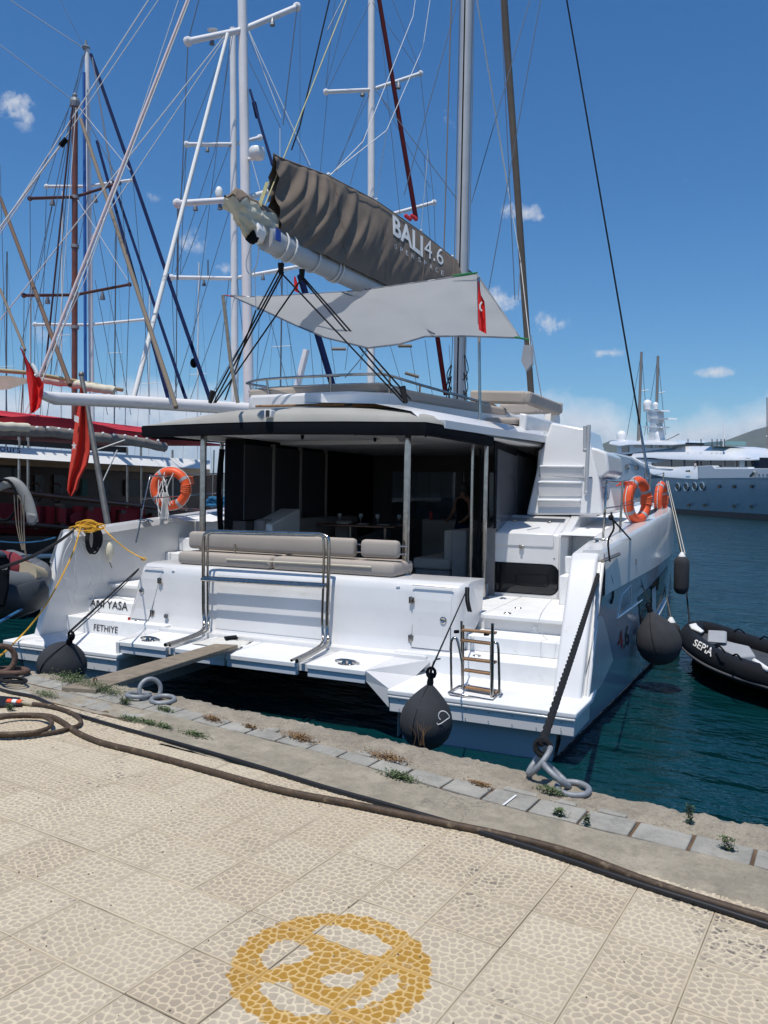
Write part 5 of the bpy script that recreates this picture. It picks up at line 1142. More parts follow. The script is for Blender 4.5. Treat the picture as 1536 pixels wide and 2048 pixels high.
one(m, 'yellow_rope', ropey, 'yellow rope heaped on the port stern corner and trailing down to the quay', 'rope', 'W')
m = M()
for k in range(6):
    c_ = toW(BX(180+k*1.5, 1078, XI+.06)); h = .19+.03*math.sin(k*2); wd_ = .08+.012*k
    m.tube([c_+BR@np.array([.02*k*.3, wd_*math.cos(q), 0])+np.array([0, 0, h*math.sin(q)]) for q in np.linspace(0, 2*math.pi, 19)[:-1]], .014, 6, closed=True)
one(m, 'black_rope_coil', ropeb, 'black rope coil hanging inside the port stern bulwark', 'rope', 'W')
m = M()
for pts in (((150, 1068), (128, 1110), (125, 1150), (140, 1180), (168, 1190), (200, 1165), (198, 1120), (160, 1078)), ((152, 1068), (150, 1130), (155, 1170), (148, 1190), (150, 1210)), ((158, 1080), (175, 1120), (185, 1155), (178, 1175), (188, 1190), (180, 1205)), ((132, 1160), (135, 1190), (145, 1215))):
    m.tube(spline(bl(pts, XI+.05), 6), .005, 5)
m.tube(spline(bl(((152, 1110), (150, 1140), (153, 1165)), XI+.04), 4), .010, 5)
one(m, 'white_cord', ropew, 'loops of thin white cord on the inside of the port stern bulwark', 'rope', 'W')
ft = thing('hanging_paddle', 'cream teardrop float hanging inside the port stern bulwark', 'float', toW(BX(219, 1125, XI+.08)))
m = M(); m.tube([toW(BX(219, y, XI+.08)) for y in (1085, 1092, 1100, 1110, 1118, 1124)], .04, 12, rs=[.018, .05, .065, .06, .035, .012]); m.build('body', cream, ft, smooth=80)
m = M(); m.tube([toW(BX(197, 1083, XI+.06)), toW(BX(226, 1080, XI+.06))], .006, 6); m.tube([toW(BX(219, 1124, XI+.08)), toW(BX(224, 1136, XI+.05))], .008, 6); m.build('line', ropet, ft)

# hoses
Zh = QZ+.018
def wz(pts, z): return [W_z(a, b, z) for a, b in pts]
hs_ = thing('water_hose', 'brown garden hose looped at left and running the length of the quay', 'hose', W_z(150, 1445, QZ))
m = M(); main = wz(((60, 1407), (100, 1412), (140, 1424), (160, 1438), (158, 1450), (140, 1456), (110, 1464), (60, 1470), (0, 1472), (-60, 1470)), Zh)
m.tube(spline(main, 6), .014, 10)
m.tube(spline(wz(((-40, 1444), (0, 1436), (40, 1430), (80, 1432), (102, 1442), (98, 1455), (70, 1464), (20, 1468), (-40, 1466)), Zh+.02), 6), .015, 10)
m.tube(spline(wz(((0, 1432), (50, 1430), (100, 1433), (128, 1446), (150, 1462), (200, 1484), (300, 1509), (420, 1542), (560, 1580), (700, 1607), (860, 1640), (1000, 1669), (1140, 1705), (1280, 1757), (1400, 1797), (1536, 1838), (1700, 1885)), Zh), 6), .0175, 10)
m.build('pipe', hose, hs_, smooth=80)
for k, (x0_, mt_) in enumerate(((20, orange), (30, white), (40, orange))):
    m = M(); m.tube([W_z(x0_-4, 1403+k*.6, Zh), W_z(x0_+5, 1404+k*.6, Zh)], .021, 12); m.build('coupling', mt_, hs_, smooth=50)
m = M(); m.tube([W_z(44, 1405, Zh), W_z(66, 1408, Zh)], .016, 10); m.build('hose_tail', tangar, hs_)
m = M(); m.tube(spline(wz(((-20, 1372), (20, 1384), (70, 1394), (120, 1417), (200, 1443), (350, 1485), (500, 1528), (640, 1571), (768, 1607), (900, 1645), (1000, 1676), (1100, 1707), (1280, 1768), (1400, 1806), (1536, 1850), (1700, 1900)), QZ+.014), 6), .012, 8)
one(m, 'black_cable', blkh, 'thin black pipe lying beside the brown hose on the quay', 'pipe', 'W', smooth=80)
m = M(); m.prism(wz(((-30, 1392), (40, 1398), (44, 1412), (-30, 1416)), QZ+.008), (0, 0, .012)); one(m, 'rubber_mat', blkh, 'dark rubber sheet by the hose couplings at the left edge', 'mat', 'W')
# weeds growing in the joints
def weed(px, py, w_, h_, n, dry, label):
    c_ = W_z(px, py, QZ+.004); t = thing('weed', label, 'weed', c_, 'weeds in the quay joints'); m = M(); r = random.Random(int(px*7+py))
    ws = 1.45*w_/2*abs(W_z(px+10, py, QZ)[0]-W_z(px-10, py, QZ)[0])/20; dirx = nrm(W_z(px+10, py+3, QZ)-W_z(px-10, py-3, QZ))
    for i in range(int(n*1.7)):
        u = r.gauss(0, .45); v_ = r.gauss(0, .45); b = c_+dirx*u*ws+np.array([-dirx[1], dirx[0], 0])*v_*ws*.35+np.array([0, 0, r.uniform(0, h_)]); a = r.uniform(0, 6.28); l = r.uniform(.008, .016)
        d1 = np.array([math.cos(a), math.sin(a), r.uniform(-.2, .9)])*l; d2 = np.array([-math.sin(a), math.cos(a), r.uniform(-.3, .3)])*l*.4
        m.add([b, b+d1*.5+d2, b+d1, b+d1*.5-d2], [(0, 1, 2, 3)])
    o = m.build('leaves', dryleaf if dry else leafm, t, recalc=False); o['kind'] = 'stuff'
    m = M()
    for i in range(max(3, n//40)):
        u = r.gauss(0, .4); b = c_+dirx*u*ws; m.tube([b, b+np.array([r.uniform(-.02, .02), r.uniform(-.02, .02), h_*r.uniform(.6, 1.2)])], .0012, 3)
    o = m.build('stems', dryleaf if dry else leafm, t); o['kind'] = 'stuff'
for a in ((150, 1364, 150, .05, 620, 0, 'widest green weed mat beside the foot of the plank'), (208, 1383, 120, .045, 520, 0, 'green weed between the plank and the left chain rings'), (92, 1392, 70, .03, 160, 0, 'green weed beside the black pipe at far left'), (250, 1408, 30, .04, 130, 0, 'weed just below the slack chain rings'),
          (330, 1421, 46, .02, 150, 0, 'low green weed above the paver row, left part'), (262, 1440, 60, .02, 170, 0, 'flat green weed below the left paver joints'), (300, 1448, 50, .022, 150, 0, 'flat green weed right of the hose loop'), (330, 1456, 40, .022, 120, 0, 'small round weed on the pavers left of centre'),
          (390, 1471, 64, .02, 200, 0, 'long low weed in the joint left of centre'), (425, 1440, 50, .02, 200, 1, 'reddish dry weed at the lip, left of centre'), (600, 1478, 80, .025, 300, 1, 'largest reddish dry weed at the lip near the middle'), (500, 1455, 40, .012, 110, 1, 'thin dry weed left of the largest dry one'),
          (800, 1557, 70, .03, 320, 0, 'grey-green weed lying over a paver at the centre'), (776, 1516, 90, .012, 260, 1, 'rusty dry weed strip above the centre pavers'), (1102, 1586, 60, .03, 150, 0, 'green-brown tuft right under the chain rings with the black rope'), (1118, 1632, 22, .035, 80, 0, 'little weed in the paver joint below the right chain rings'),
          (1173, 1650, 12, .05, 50, 0, 'single upright sprout on the paver edge, right'), (1378, 1648, 12, .10, 90, 0, 'tallest upright sprout at the lip, right'), (1453, 1700, 26, .06, 110, 0, 'leafy tuft in the last paver joint at right'), (960, 1570, 46, .01, 130, 1, 'dry orange growth along the lip joint right of centre'), (20, 1420, 24, .04, 90, 0, 'green weed among the hose loops at left')):
    weed(*a)
m = M(); r = random.Random(5)
for i in range(9): b = W_z(838+r.uniform(-14, 12), 1492+r.uniform(-2, 2), QZ); m.tube(spline([b, b+np.array([r.uniform(-.02, .02), 0, .07]), b+np.array([r.uniform(-.05, .05), 0, .10+r.uniform(0, .06)])], 3), .0012, 3)
one(m, 'dry_grass', dryleaf, 'few dry grass blades at the quay edge in front of the squiggle fender', 'grass', 'W')
# pebbles and grit
m = M(); r = random.Random(9)
for i in range(420):
    x_ = r.uniform(-3, 3.2); y_ = r.choice([r.uniform(1.25, 2.35), r.uniform(-.6, 1.3)]); s_ = r.uniform(.0015, .0045); m.ball((x_, y_, QZ+.001), s_, 5, (1, 1, .5))
o = m.build('grit', pmat('grit', (.2, .17, .13), .9, var=.6, vscale=60), None, 'W', recalc=False); o['kind'] = 'stuff'; tag(o, 'scattered grit on the quay paving', 'grit')
# ================================================================== NEIGHBOURING BOATS
def wl(parent, a, b, d0, d1, r, mat, name='stay', n=5):
    m = M(); m.tube([W_d(a[0], a[1], d0), W_d(b[0], b[1], d1)], r, n); return m.build(name, mat, parent, 'W', smooth=80)
def simple_hull(parent, c, L, bm, z, mat, ang=TH):
    ca, sa = math.cos(ang), math.sin(ang); rows = []
    for t in np.linspace(0, 1, 14):
        w_ = bm/2*(.72+.28*math.sin(min(1, t*1.8)*math.pi/2) if t < .6 else math.cos((t-.6)/.4*math.pi/2)**.7+.001); sh = z*(1+.25*(t-.4)**2*2)
        prof = [(-w_, sh), (-w_*.97, sh*.5), (-w_*.75, 0), (-w_*.2, -.6), (w_*.2, -.6), (w_*.75, 0), (w_*.97, sh*.5), (w_, sh), (w_*.9, sh-.05), (-w_*.9, sh-.05)]
        rows.append([np.array([c[0]+x*ca-(t-.35)*L*sa, c[1]+x*sa+(t-.35)*L*ca, q]) for x, q in prof])
    m = M(); m.grid(rows, True, True); return m.build('hull', mat, parent, 'W', smooth=50)
def mast(parent, a, b, d, r, mat, z0=1.2, r2=None):
    p, q = W_d(*a, d), W_d(*b, d); t = (z0-p[2])/(q[2]-p[2]) if abs(q[2]-p[2]) > .1 else 1
    e = p+(q-p)*t; m = M(); m.tube([p, e], r, 14, rs=[r2 or r, r]); return m.build('mast', mat, parent, 'W', smooth=80)
def spreader(parent, l, c, r, d, mat, rr=.06, dl=1.2, name='spreader'):
    for q, dd in ((l, d-dl), (r, d+dl)):
        m = M(); m.tube([W_d(*c, d), W_d(*q, dd)], rr, 6); m.build(name, mat, parent, 'W', smooth=80)
        m = M(); e = W_d(*q, dd); m.ball(e, rr*1.5, 6); m.build('spreader_tip', mat, parent, 'W')
def lamp_under(parent, px, py, d):
    m = M(); p = W_d(px, py, d); m.tube([p, p-np.array([0, 0, .14]), p-np.array([0, 0, .24])], .06, 6, rs=[.03, .07, .09]); m.build('deck_light', wire, parent, 'W')
def boat(name, label, d, px, group=None): b = W_d(px, 1000, d); return thing(name, label, 'boat', (b[0], b[1], 0), group)
# gulet with varnished mast and red canopy
gu = boat('gulet', 'wooden gulet with red canopy, varnished brown mast and maroon seats, left of the catamaran', 15, 120)
def gx(px, py, x=-8.): return toW(BX(px, py, x))
def gq(pxs, x, th_, name, mat, dirx=-1, **k):
    m = M(); m.prism([gx(a, b, x) for a, b in pxs], BR@np.array([dirx*th_, 0, 0])); return m.build(name, mat, gu, 'W', **k)
gh = M(); rows = []
for y in np.linspace(1.6, 22, 24):
    t = (y-1.6)/20.4; w_ = 2.9*(1 if t < .45 else max(.02, 1-((t-.45)/.55)**2)); z_ = ip(y, [(1.6, 1.75), (4, 1.62), (8, 1.45), (14, 1.6), (22, 2.6)]); cx = -8.1-2.9
    if y < 2.2: w_ *= .8
    rows.append([toW((cx+w_, y, z_)), toW((cx+w_*1.0, y, z_*.55)), toW((cx+w_*.86, y, .1)), toW((cx+w_*.3, y, -.8)), toW((cx-w_*.3, y, -.8)), toW((cx-w_*.86, y, .1)), toW((cx-w_, y, z_*.55)), toW((cx-w_, y, z_)), toW((cx-w_*.5, y, z_+.02)), toW((cx+w_*.5, y, z_+.02))])
gh.grid(rows, True, True); gh.build('hull', pmat('gulet hull dark brown', (.055, .040, .034), .35, var=.3), gu, 'W', smooth=50)
m = M(); m.tube([toW((-8.05, y, ip(y, [(1.6, 1.3), (8, 1.05), (14, 1.2)]))) for y in np.linspace(1.8, 12, 12)], .05, 6); m.build('sheer_stripe', white, gu)
m = M(); m.tube([gx(-40, 1040), gx(75, 1050), gx(200, 1062), gx(330, 1072)], .055, 8); m.build('lower_rail', darkw, gu, smooth=60)
m = M(); m.tube([gx(-40, 978), gx(60, 987), gx(210, 1004), gx(330, 1017), gx(440, 1024)], .055, 8); m.build('cap_rail', brownw, gu, smooth=60)
for px in (-20, 72, 125, 182, 247, 310, 370):
    gq([(px-5, 995+px*.1), (px+5, 996+px*.1), (px+5, 1058+px*.02), (px-5, 1056+px*.02)], -8.0, .15, 'rail_post', darkw)
    gq([(px-7, 1004+px*.09), (px+7, 1006+px*.09), (px+7, 1040+px*.05), (px-7, 1038+px*.05)], -7.93, .06, 'red_cover', pmat('bright red cover', (.30, .015, .018), .8))
gq([(-60, 1000), (440, 1042), (440, 1085), (-60, 1050)], -8.25, .12, 'seat_back', pmat('crimson seat back', (.20, .012, .02), .8, var=.2))
gq([(-60, 1018), (440, 1060), (440, 1105), (-60, 1060)], -8.8, 1.0, 'seat', pmat('crimson seat', (.22, .014, .02), .8, var=.2))
for (a, b) in ((95, 130), (150, 215), (225, 290)): gq([(a, 1012), (b, 1016), (b, 1062), (a, 1056)], -8.15, .06, 'seat_cushion', pmat('red seat', (.42, .02, .03), .8))
gq([(140, 1032), (152, 1024), (168, 1022), (178, 1048), (142, 1046)], -8.08, .05, 'scatter_cushion', pmat('red pillow', (.28, .02, .025), .85))
# canopy: red top, grey rolled skirt, dark underside
m = M(); m.grid([[gx(-60, 838), gx(60, 832), gx(150, 838), gx(275, 868), gx(330, 885)], [gx(-60, 862), gx(60, 856), gx(150, 862), gx(275, 884), gx(330, 905)]]); m.build('canopy_edge', redc, gu, smooth=60)
tA = [toW((-8.0, y, ip(y, [(2, 4.02), (5, 4.0), (8, 3.98), (11, 3.95)]))) for y in np.linspace(2.2, 11.5, 12)]
tB = [toW((-9.0, y, 4.22)) for y in np.linspace(2.2, 11.5, 12)]; tC = [toW((-11, y, 4.30)) for y in np.linspace(2.2, 11.5, 12)]; tD = [toW((-14, y, 4.0)) for y in np.linspace(2.2, 11.5, 12)]
m = M(); m.grid([tA, tB, tC, tD]); m.build('canopy', redc, gu, smooth=60)
m = M(); m.grid([[p-np.array([0, 0, .06]) for p in tA], [p-np.array([0, 0, .06]) for p in tD]]); m.build('canopy_lining', pmat('red lining', (.30, .015, .03), .9), gu)
m = M(); rr_ = random.Random(2); m.tube([gx(px, 862+ip(px, [(-60, 0), (0, -2), (100, 2), (275, 22), (330, 32)])+rr_.uniform(-1.5, 1.5), -7.98) for px in range(-60, 331, 15)], .10, 8, flat=1.15); m.build('rolled_skirt', pmat('grey brown skirt', (.23, .21, .19), .9, var=.25, vscale=8, bump=.5, bscale=30), gu, smooth=80)
m = M(); m.tube([gx(px, 853+ip(px, [(0, 0), (100, 3), (275, 20)])+rr_.uniform(-1, 1), -7.9) for px in range(-40, 60, 8)], .09, 8); m.build('cream_roll', cream, gu, smooth=80)
for i, px in enumerate(range(30, 330, 22)):
    m = M(); m.ball(gx(px, 858+ip(px, [(0, -4), (100, -2), (275, 16), (330, 26)]), -7.86), .035, 6); m.build('canopy_tie', white, gu)
gq([(-60, 876), (0, 878), (255, 894), (255, 906), (0, 888), (-60, 886)], -8.2, .03, 'window_blind', pmat('grey blind', (.10, .09, .09), .8))
gq([(-60, 905), (420, 936), (420, 938), (-60, 908)], -8.3, 5.0, 'cabin_roof', white, bevel=.01)
m = M(); m.grid([[gx(a, b, -7.95) for a, b in ((-60, 888), (200, 906), (420, 921))], [gx(a, b, -7.7) for a, b in ((-60, 911), (200, 927), (420, 938))]]); m.build('cabin_fascia', white, gu)
gq([(-60, 913), (420, 939), (420, 951), (-60, 926)], -9.5, .06, 'roof_trim', pmat('tan trim', (.45, .31, .17), .6))
gq([(-60, 925), (440, 950), (440, 1040), (-60, 1000)], -9.75, 2.6, 'cabin', pmat('dark cabin wood', (.07, .035, .02), .5, var=.4))
for (a, b, c_, d_) in ((0, 935, 40, 972), (70, 950, 88, 985), (108, 950, 130, 992), (205, 958, 221, 990), (250, 960, 300, 992), (330, 960, 380, 996)):
    gq([(a, b), (c_, b+1), (c_, d_+1), (a, d_)], -9.70, .03, 'cabin_window', pmat('cabin glass', (.02, .024, .026), .15, spec=.3))
gq([(165, 957), (176, 962), (176, 992), (163, 992)], -9.62, .04, 'green_awning', pmat('green panel', (.01, .09, .07), .6))
text_on('ours', [(0, 892), (41, 896), (41, 906), (0, 903)], lambda a, b: BX(a, b, -7.66), 'cabin_lettering', navy, gu)
for px, y0, y1 in ((38, 860, 985), (56, 865, 985), (282, 890, 1075), (254, 895, 1015), (345, 900, 1015)):
    m = M(); m.tube([gx(px, y0, -8.1), gx(px, y1, -8.1)], .028, 8); m.build('canopy_post', chrome, gu, smooth=60)
m = M(); m.tube([gx(-40, 990, -9), gx(-40+1, 985, -9)], .02, 6)
for (a, b) in (((205, 965), (235, 900)), ((60, 975), (30, 1000)), ((180, 905), (250, 880))): wl(gu, a, b, 17, 17, .015, ropew, 'rope')
for k, px in enumerate((70, 112)):
    c_ = gx(px, 986, -8.9); m = M(); m.tube([c_+np.array([.22*math.cos(q), 0, .22*math.sin(q)]) for q in np.linspace(0, 2*math.pi, 19)[:-1]], .018, 6, closed=True); m.build('steering_wheel', darkw, gu)
# gulet booms and mast
mast(gu, (150, 200), (149, 830), 24, .088*2.0*.5, brownw, 3.2); 
m = M(); p = W_d(150, 204, 24); m.lathe([(.13, -.15), (.15, 0), (.12, .1)], 12, p); m.ball(p+np.array([0, 0, .2]), .07, 8); m.build('masthead', greyr, gu)
for y in (395, 493, 590, 655): m = M(); m.tube([W_d(150, y-3, 24), W_d(150, y+3, 24)], .12, 12); m.build('mast_band', greyr, gu, smooth=60)
spreader(gu, (60, 397), (150, 394), (238, 366), 24, darkw, .05); spreader(gu, (48, 591), (150, 590), (259, 569), 24, darkw, .05)
for px, py in ((105, 394), (190, 388), (95, 591), (205, 583)): lamp_under(gu, px, py, 24)
m = M(); m.tube([W_d(75, 788, 13), W_d(110, 797, 13.5), W_d(250, 803, 15), W_d(620, 826, 18)], .1, 10, rs=[.05, .10, .11, .13], flat=1.1); m.build('main_boom', wmast, gu, smooth=80)
m = M(); m.tube([W_d(-40, 738, 16), W_d(60, 746, 17), W_d(150, 762, 18), W_d(245, 780, 19)], .045, 8); m.build('gaff', pmat('light wood spar', (.55, .42, .22), .5, var=.2), gu, smooth=60)
rr_ = random.Random(3)
m = M(); m.tube([W_d(px, 757+(px-80)*.165+rr_.uniform(-2, 2), 18) for px in range(85, 232, 9)], .10, 8); m.build('furled_sail', cream, gu, smooth=80)
m = M(); m.grid([[W_d(-40, 750, 16.5), W_d(20, 752, 16.8), W_d(55, 757, 17)], [W_d(-40, 785, 16.5), W_d(20, 778, 16.8), W_d(55, 766, 17)]]); m.build('side_awning', cream, gu)
thick = [((379, -10), (72, 770), 14, 13, .028, pmat('pale pink tape', (.62, .50, .50), .8), 'topping_lift'), ((383, -10), (80, 772), 14, 13, .012, ropew, 'topping_lift'),
         ((161, 238), (352, 815), 22, 15, .05, ropet, 'backstay'), ((455, 68), (266, 800), 24, 18, .06, ropew, 'furled_line'), ((0, 395), (140, 770), 22, 16, .05, pmat('tan line', (.13, .085, .06), .9), 'backstay'), ((0, 578), (50, 700), 18, 16, .03, ropet, 'backstay')]
for a, b, d0, d1, r, mt, nm in thick: wl(gu, a, b, d0, d1, r, mt, nm)
for a, b, mt, r in (((297, 0), (0, 460), ropew, .014), ((320, -5), (0, 467), ropew, .010), ((357, 0), (170, 560), ropew, .010), ((448, 73), (0, 640), ropew, .013), ((450, 76), (180, 480), ropew, .010), ((158, 215), (260, 340), ropew, .009), ((155, 400), (255, 560), ropew, .009), ((170, 560), (30, 870), ropew, .009), ((143, 205), (60, 395), wire, .009), ((60, 397), (62, 850), wire, .008), ((156, 205), (240, 365), wire, .009), ((240, 366), (258, 569), wire, .008), ((48, 591), (46, 845), wire, .008),
                    ((145, 215), (88, 760), pmat('dark maroon cord', (.05, .02, .03), .8), .022), ((148, 215), (100, 760), wire, .012), ((152, 215), (112, 760), ropew, .009), ((259, 569), (250, 850), wire, .008), ((0, 90), (145, 200), wire, .009), ((120, 0), (165, 88), wire, .006), ((20, 0), (165, 95), wire, .009), ((0, 330), (15, 850), wire, .007), ((125, 285), (0, 455), ropew, .022), ((50, 700), (40, 860), ropet, .015), ((70, 765), (30, 985), ropew, .016), ((150, 205), (70, 640), wire, .008)):
    wl(gu, a, b, 18, 18, r, mt, 'rope')
m = M(); m.tube([W_d(133, 278, 18), W_d(121, 292, 18)], .06, 8); m.build('rope_block', blk, gu)
# white-masted gulet with blue sail cover
sB = boat('sailing_yacht', 'yacht with slim white mast and bright blue sail sleeve, behind the brown mast', 30, 176); simple_hull(sB, W_d(176, 1000, 30), 15, 4.2, 1.5, white)
mast(sB, (174, 93), (184, 830), 30, .105, wmast, 1.4, .085)
m = M(); m.tube([W_d(168, 145, 29.7), W_d(171, 800, 29.7)], .055, 8); m.build('sail_cover', bluec, sB, smooth=60)
m = M(); m.box(0, .001, 0, .001, 0, .001); m.v = []; m.f = []; p = W_d(172, 95, 30); m.lathe([(.1, -.1), (.16, 0), (.05, .08), (.04, .25)], 8, p); m.build('masthead', greyr, sB)
spreader(sB, (93, 373), (172, 373), (266, 360), 30, wmast, .06); spreader(sB, (70, 649), (178, 650), (290, 639), 30, wmast, .06)
for a, b, mt, r in (((182, 109), (424, 811), navy, .055), ((194, 283), (340, 811), navy, .05), ((226, 363), (376, 811), navy, .045), ((184, 112), (226, 363), wire, .025)): wl(sB, a, b, 28, 20, r, mt, 'furled_stay')
for a, b in (((172, 97), (93, 373)), ((93, 373), (80, 850)), ((174, 97), (266, 360)), ((266, 360), (290, 639)), ((165, 110), (75, 560)), ((70, 649), (68, 850)), ((172, 100), (40, 700)), ((290, 639), (300, 830)), ((178, 380), (90, 850)), ((184, 400), (262, 830)), ((184, 655), (215, 830)), ((190, 560), (240, 820))): wl(sB, a, b, 29, 29, .012, wire, 'shroud')
m = M(); m.ball(W_d(388, 726, 21), .1, 8, (1, 1, 1.3)); m.build('rope_block', blk, sB)
# twin white masts
sC = boat('sailing_yacht', 'ketch whose thinner white mast stands just left of the thickest white mast', 34, 467); simple_hull(sC, W_d(467, 1000, 34), 18, 4.8, 1.6, white)
mast(sC, (466, 57), (470, 830), 34, .165, wmast, 1.4, .14)
spreader(sC, (373, 289), (467, 289), (520, 275), 34, wmast, .09); spreader(sC, (343, 555), (468, 557), (605, 532), 34, wmast, .09)
m = M(); m.tube([W_d(416, 520, 33.5), W_d(416, 560, 33.5)], .03, 6); m.build('antenna', wire, sC)
for px, py in ((415, 292), (408, 560), (526, 548)): lamp_under(sC, px, py, 33.6)
for a, b in (((455, 62), (365, 400)), ((462, 62), (373, 289)), ((373, 289), (343, 555)), ((343, 555), (352, 800)), ((373, 289), (360, 560)), ((462, 65), (385, 690)), ((466, 65), (430, 300)), ((430, 300), (350, 545)), ((460, 290), (362, 548)), ((465, 400), (345, 800)), ((470, 62), (561, 256)), ((474, 560), (500, 800)), ((458, 560), (430, 800)), ((443, 620), (380, 800)), ((475, 700), (400, 830))): wl(sC, a, b, 33, 33, .014, wire, 'shroud')
for a, b in (((497, 60), (620, 330)), ((497, 62), (562, 235)), ((498, 300), (520, 380)), ((560, 256), (560, 400))): wl(sC, a, b, 30, 30, .016, ropew, 'shroud')
wl(sC, (500, 180), (545, 330), 26, 20, .04, navy, 'furled_stay'); m = M(); m.tube([W_d(508, 205, 25), W_d(515, 235, 25)], .07, 8); m.build('rope_block', blk, sC)
sD = boat('sailing_yacht', 'yacht with the thickest white mast, radar dome and red-tinged spreaders, port of the catamaran boom', 26, 490); simple_hull(sD, W_d(490, 1000, 26), 18, 4.8, 1.6, white)
mast(sD, (484, -20), (498, 830), 26, .175, wmast, 1.4, .15)
spreader(sD, (376, 83), (485, 60), (594, 14), 26, wmast, .10); spreader(sD, (355, 407), (488, 398), (560, 376), 26, wmast, .10)
for px, py in ((424, 74), (545, 36), (391, 406), (440, 404), (469, 392), (540, 388)): lamp_under(sD, px, py, 25.9)
m = M(); c_ = W_d(425, 62, 25.8); m.lathe([(.03, -.18), (.03, -.03), (.16, .0), (.17, .06), (.02, .09)], 14, c_, (.1, -.3, 1)); m.build('satellite_dish', white, sD, smooth=40)
m = M(); c_ = W_d(514, 307, 25.6); m.lathe([(.20, -.16), (.25, -.1), (.26, .1), (.22, .17), (.02, .19)], 20, c_); m.build('radar_dome', white, sD, smooth=40)
m = M(); m.tube([W_d(494, 318, 26), W_d(512, 318, 25.7)], .05, 6); m.build('radar_bracket', wmast, sD)
m = M(); c_ = W_d(438, 384, 25.8); m.lathe([(.1, -.15), (.13, 0), (.08, .14), (.02, .18)], 10, c_); m.build('searchlight', white, sD, smooth=40)
for a, b in (((400, -10), (376, 83)), ((376, 83), (362, 400)), ((355, 407), (352, 800)), ((594, 14), (566, 250)), ((357, 410), (356, 560))): wl(sD, a, b, 26, 26, .018, wire, 'shroud')
for a, b in (((492, 66), (640, 380)), ((600, 20), (600, 330))): wl(sD, a, b, 25, 25, .008, wire, 'shroud')
sE = boat('sailing_yacht', 'yacht whose white mast rises behind the middle of the taupe sail bag', 28, 742); simple_hull(sE, W_d(742, 1000, 28), 16, 4.4, 1.5, white)
mast(sE, (743, -20), (742, 830), 28, .14, wmast, 1.4, .12)
spreader(sE, (652, 184), (742, 180), (841, 147), 28, wmast, .07); spreader(sE, (690, 440), (742, 440), (868, 405), 28, wmast, .07)
for px, py in ((797, 163), (725, 178)): lamp_under(sE, px, py, 28)
wl(sE, (757, -10), (832, 436), 24, 22, .07, maroon, 'furled_sail'); wl(sE, (863, 590), (892, 790), 22, 22, .07, maroon, 'furled_sail')
m = M()
for i in range(6): m.ball(W_d(812+i*4, 432+(i % 3)*3, 21.8), .06, 6)
m.build('red_fittings', pmat('red fitting', (.45, .02, .03), .6), sE)
wl(sE, (600, 550), (668, 780), 20, 20, .085, navy, 'furled_stay')
m = M(); m.tube([W_d(613, 700, 26), W_d(590, 790, 26), W_d(583, 830, 26)], .11, 8); m.build('inner_mast', wmast, sE)
for a, b in (((740, 5), (655, 180)), ((655, 185), (640, 350)), ((745, 5), (841, 147)), ((841, 150), (868, 405)), ((868, 405), (875, 640)), ((738, 190), (670, 340)), ((728, 270), (700, 370)), ((760, 190), (860, 375)), ((785, 0), (840, 140)), ((700, -5), (650, 180)), ((730, 190), (672, 345)), ((848, 310), (872, 640)), ((670, 0), (652, 170)), ((757, 0), (780, 240)), ((780, 240), (800, 430)), ((730, 660), (720, 740)), ((708, 600), (690, 740)), ((650, 600), (672, 760)), ((560, 560), (600, 800)), ((530, 600), (580, 790)), ((520, 600), (512, 800)), ((780, 690), (810, 790)), ((820, 690), (838, 800)), ((850, 680), (866, 800)), ((898, 690), (905, 800)), ((545, 640), (500, 820)), ((615, 610), (630, 790)), ((640, 690), (650, 800))): wl(sE, a, b, 27, 27, .010, wire, 'shroud')
for px, py in ((678, 698), (810, 692), (824, 746), (665, 751)):
    m = M(); m.tube([W_d(px-14, py, 24), W_d(px+14, py+(8 if px == 824 else 0), 24)], .05, 6); m.build('small_spreader', pmat('grey wood', (.2, .18, .16), .7) if px == 678 else ropet, sE)
# small turkish flag far behind under the boom
f4 = thing('courtesy_flag', 'tiny red flag far behind, seen under the catamaran boom', 'flag', W_d(592, 580, 26)); flag_mesh([((588, 553), (591, 553)), ((588, 566), (596, 570)), ((589, 582), (597, 586))], 26, .03, 6).build('cloth', flagm, f4)
# more distant masts along the pontoon at the left
rg = random.Random(12)
for k in range(0, 14, 2):
    px = [14, 40, 62, 110, 125, 205, 232, 252, 300, 322, 398, 540, 566, 640][k]; h = rg.uniform(380, 640); d = rg.uniform(45, 70)
    t = thing('moored_sailboat', ['first', 'second', 'third', 'fourth', 'fifth', 'sixth', 'last'][k//2]+' thin mast from the left among the far sailboats on the pontoon', 'boat', (*W_d(px, 1000, d)[:2], 0), 'far sailboats on the pontoon')
    simple_hull(t, W_d(px, 1000, d), 11, 3.4, 1.2, white); m = M(); p = W_d(px, h, d); m.tube([p, (p[0], p[1], 1.)], .055, 8); m.build('mast', wmast if k % 3 else wire, t, smooth=60)
    for s_ in (-1, 1):
        m = M(); m.tube([p, (p[0]+s_*1.6, p[1]+s_*.3, 1.2)], .012, 4); m.build('stay', wire, t)
    m = M(); mid_ = p*np.array([1, 1, 0])+np.array([0, 0, 1+(p[2]-1)*.55]); m.tube([mid_-np.array([.8, .1, 0]), mid_+np.array([.8, .1, 0])], .03, 5); m.build('spreader', wmast, t)

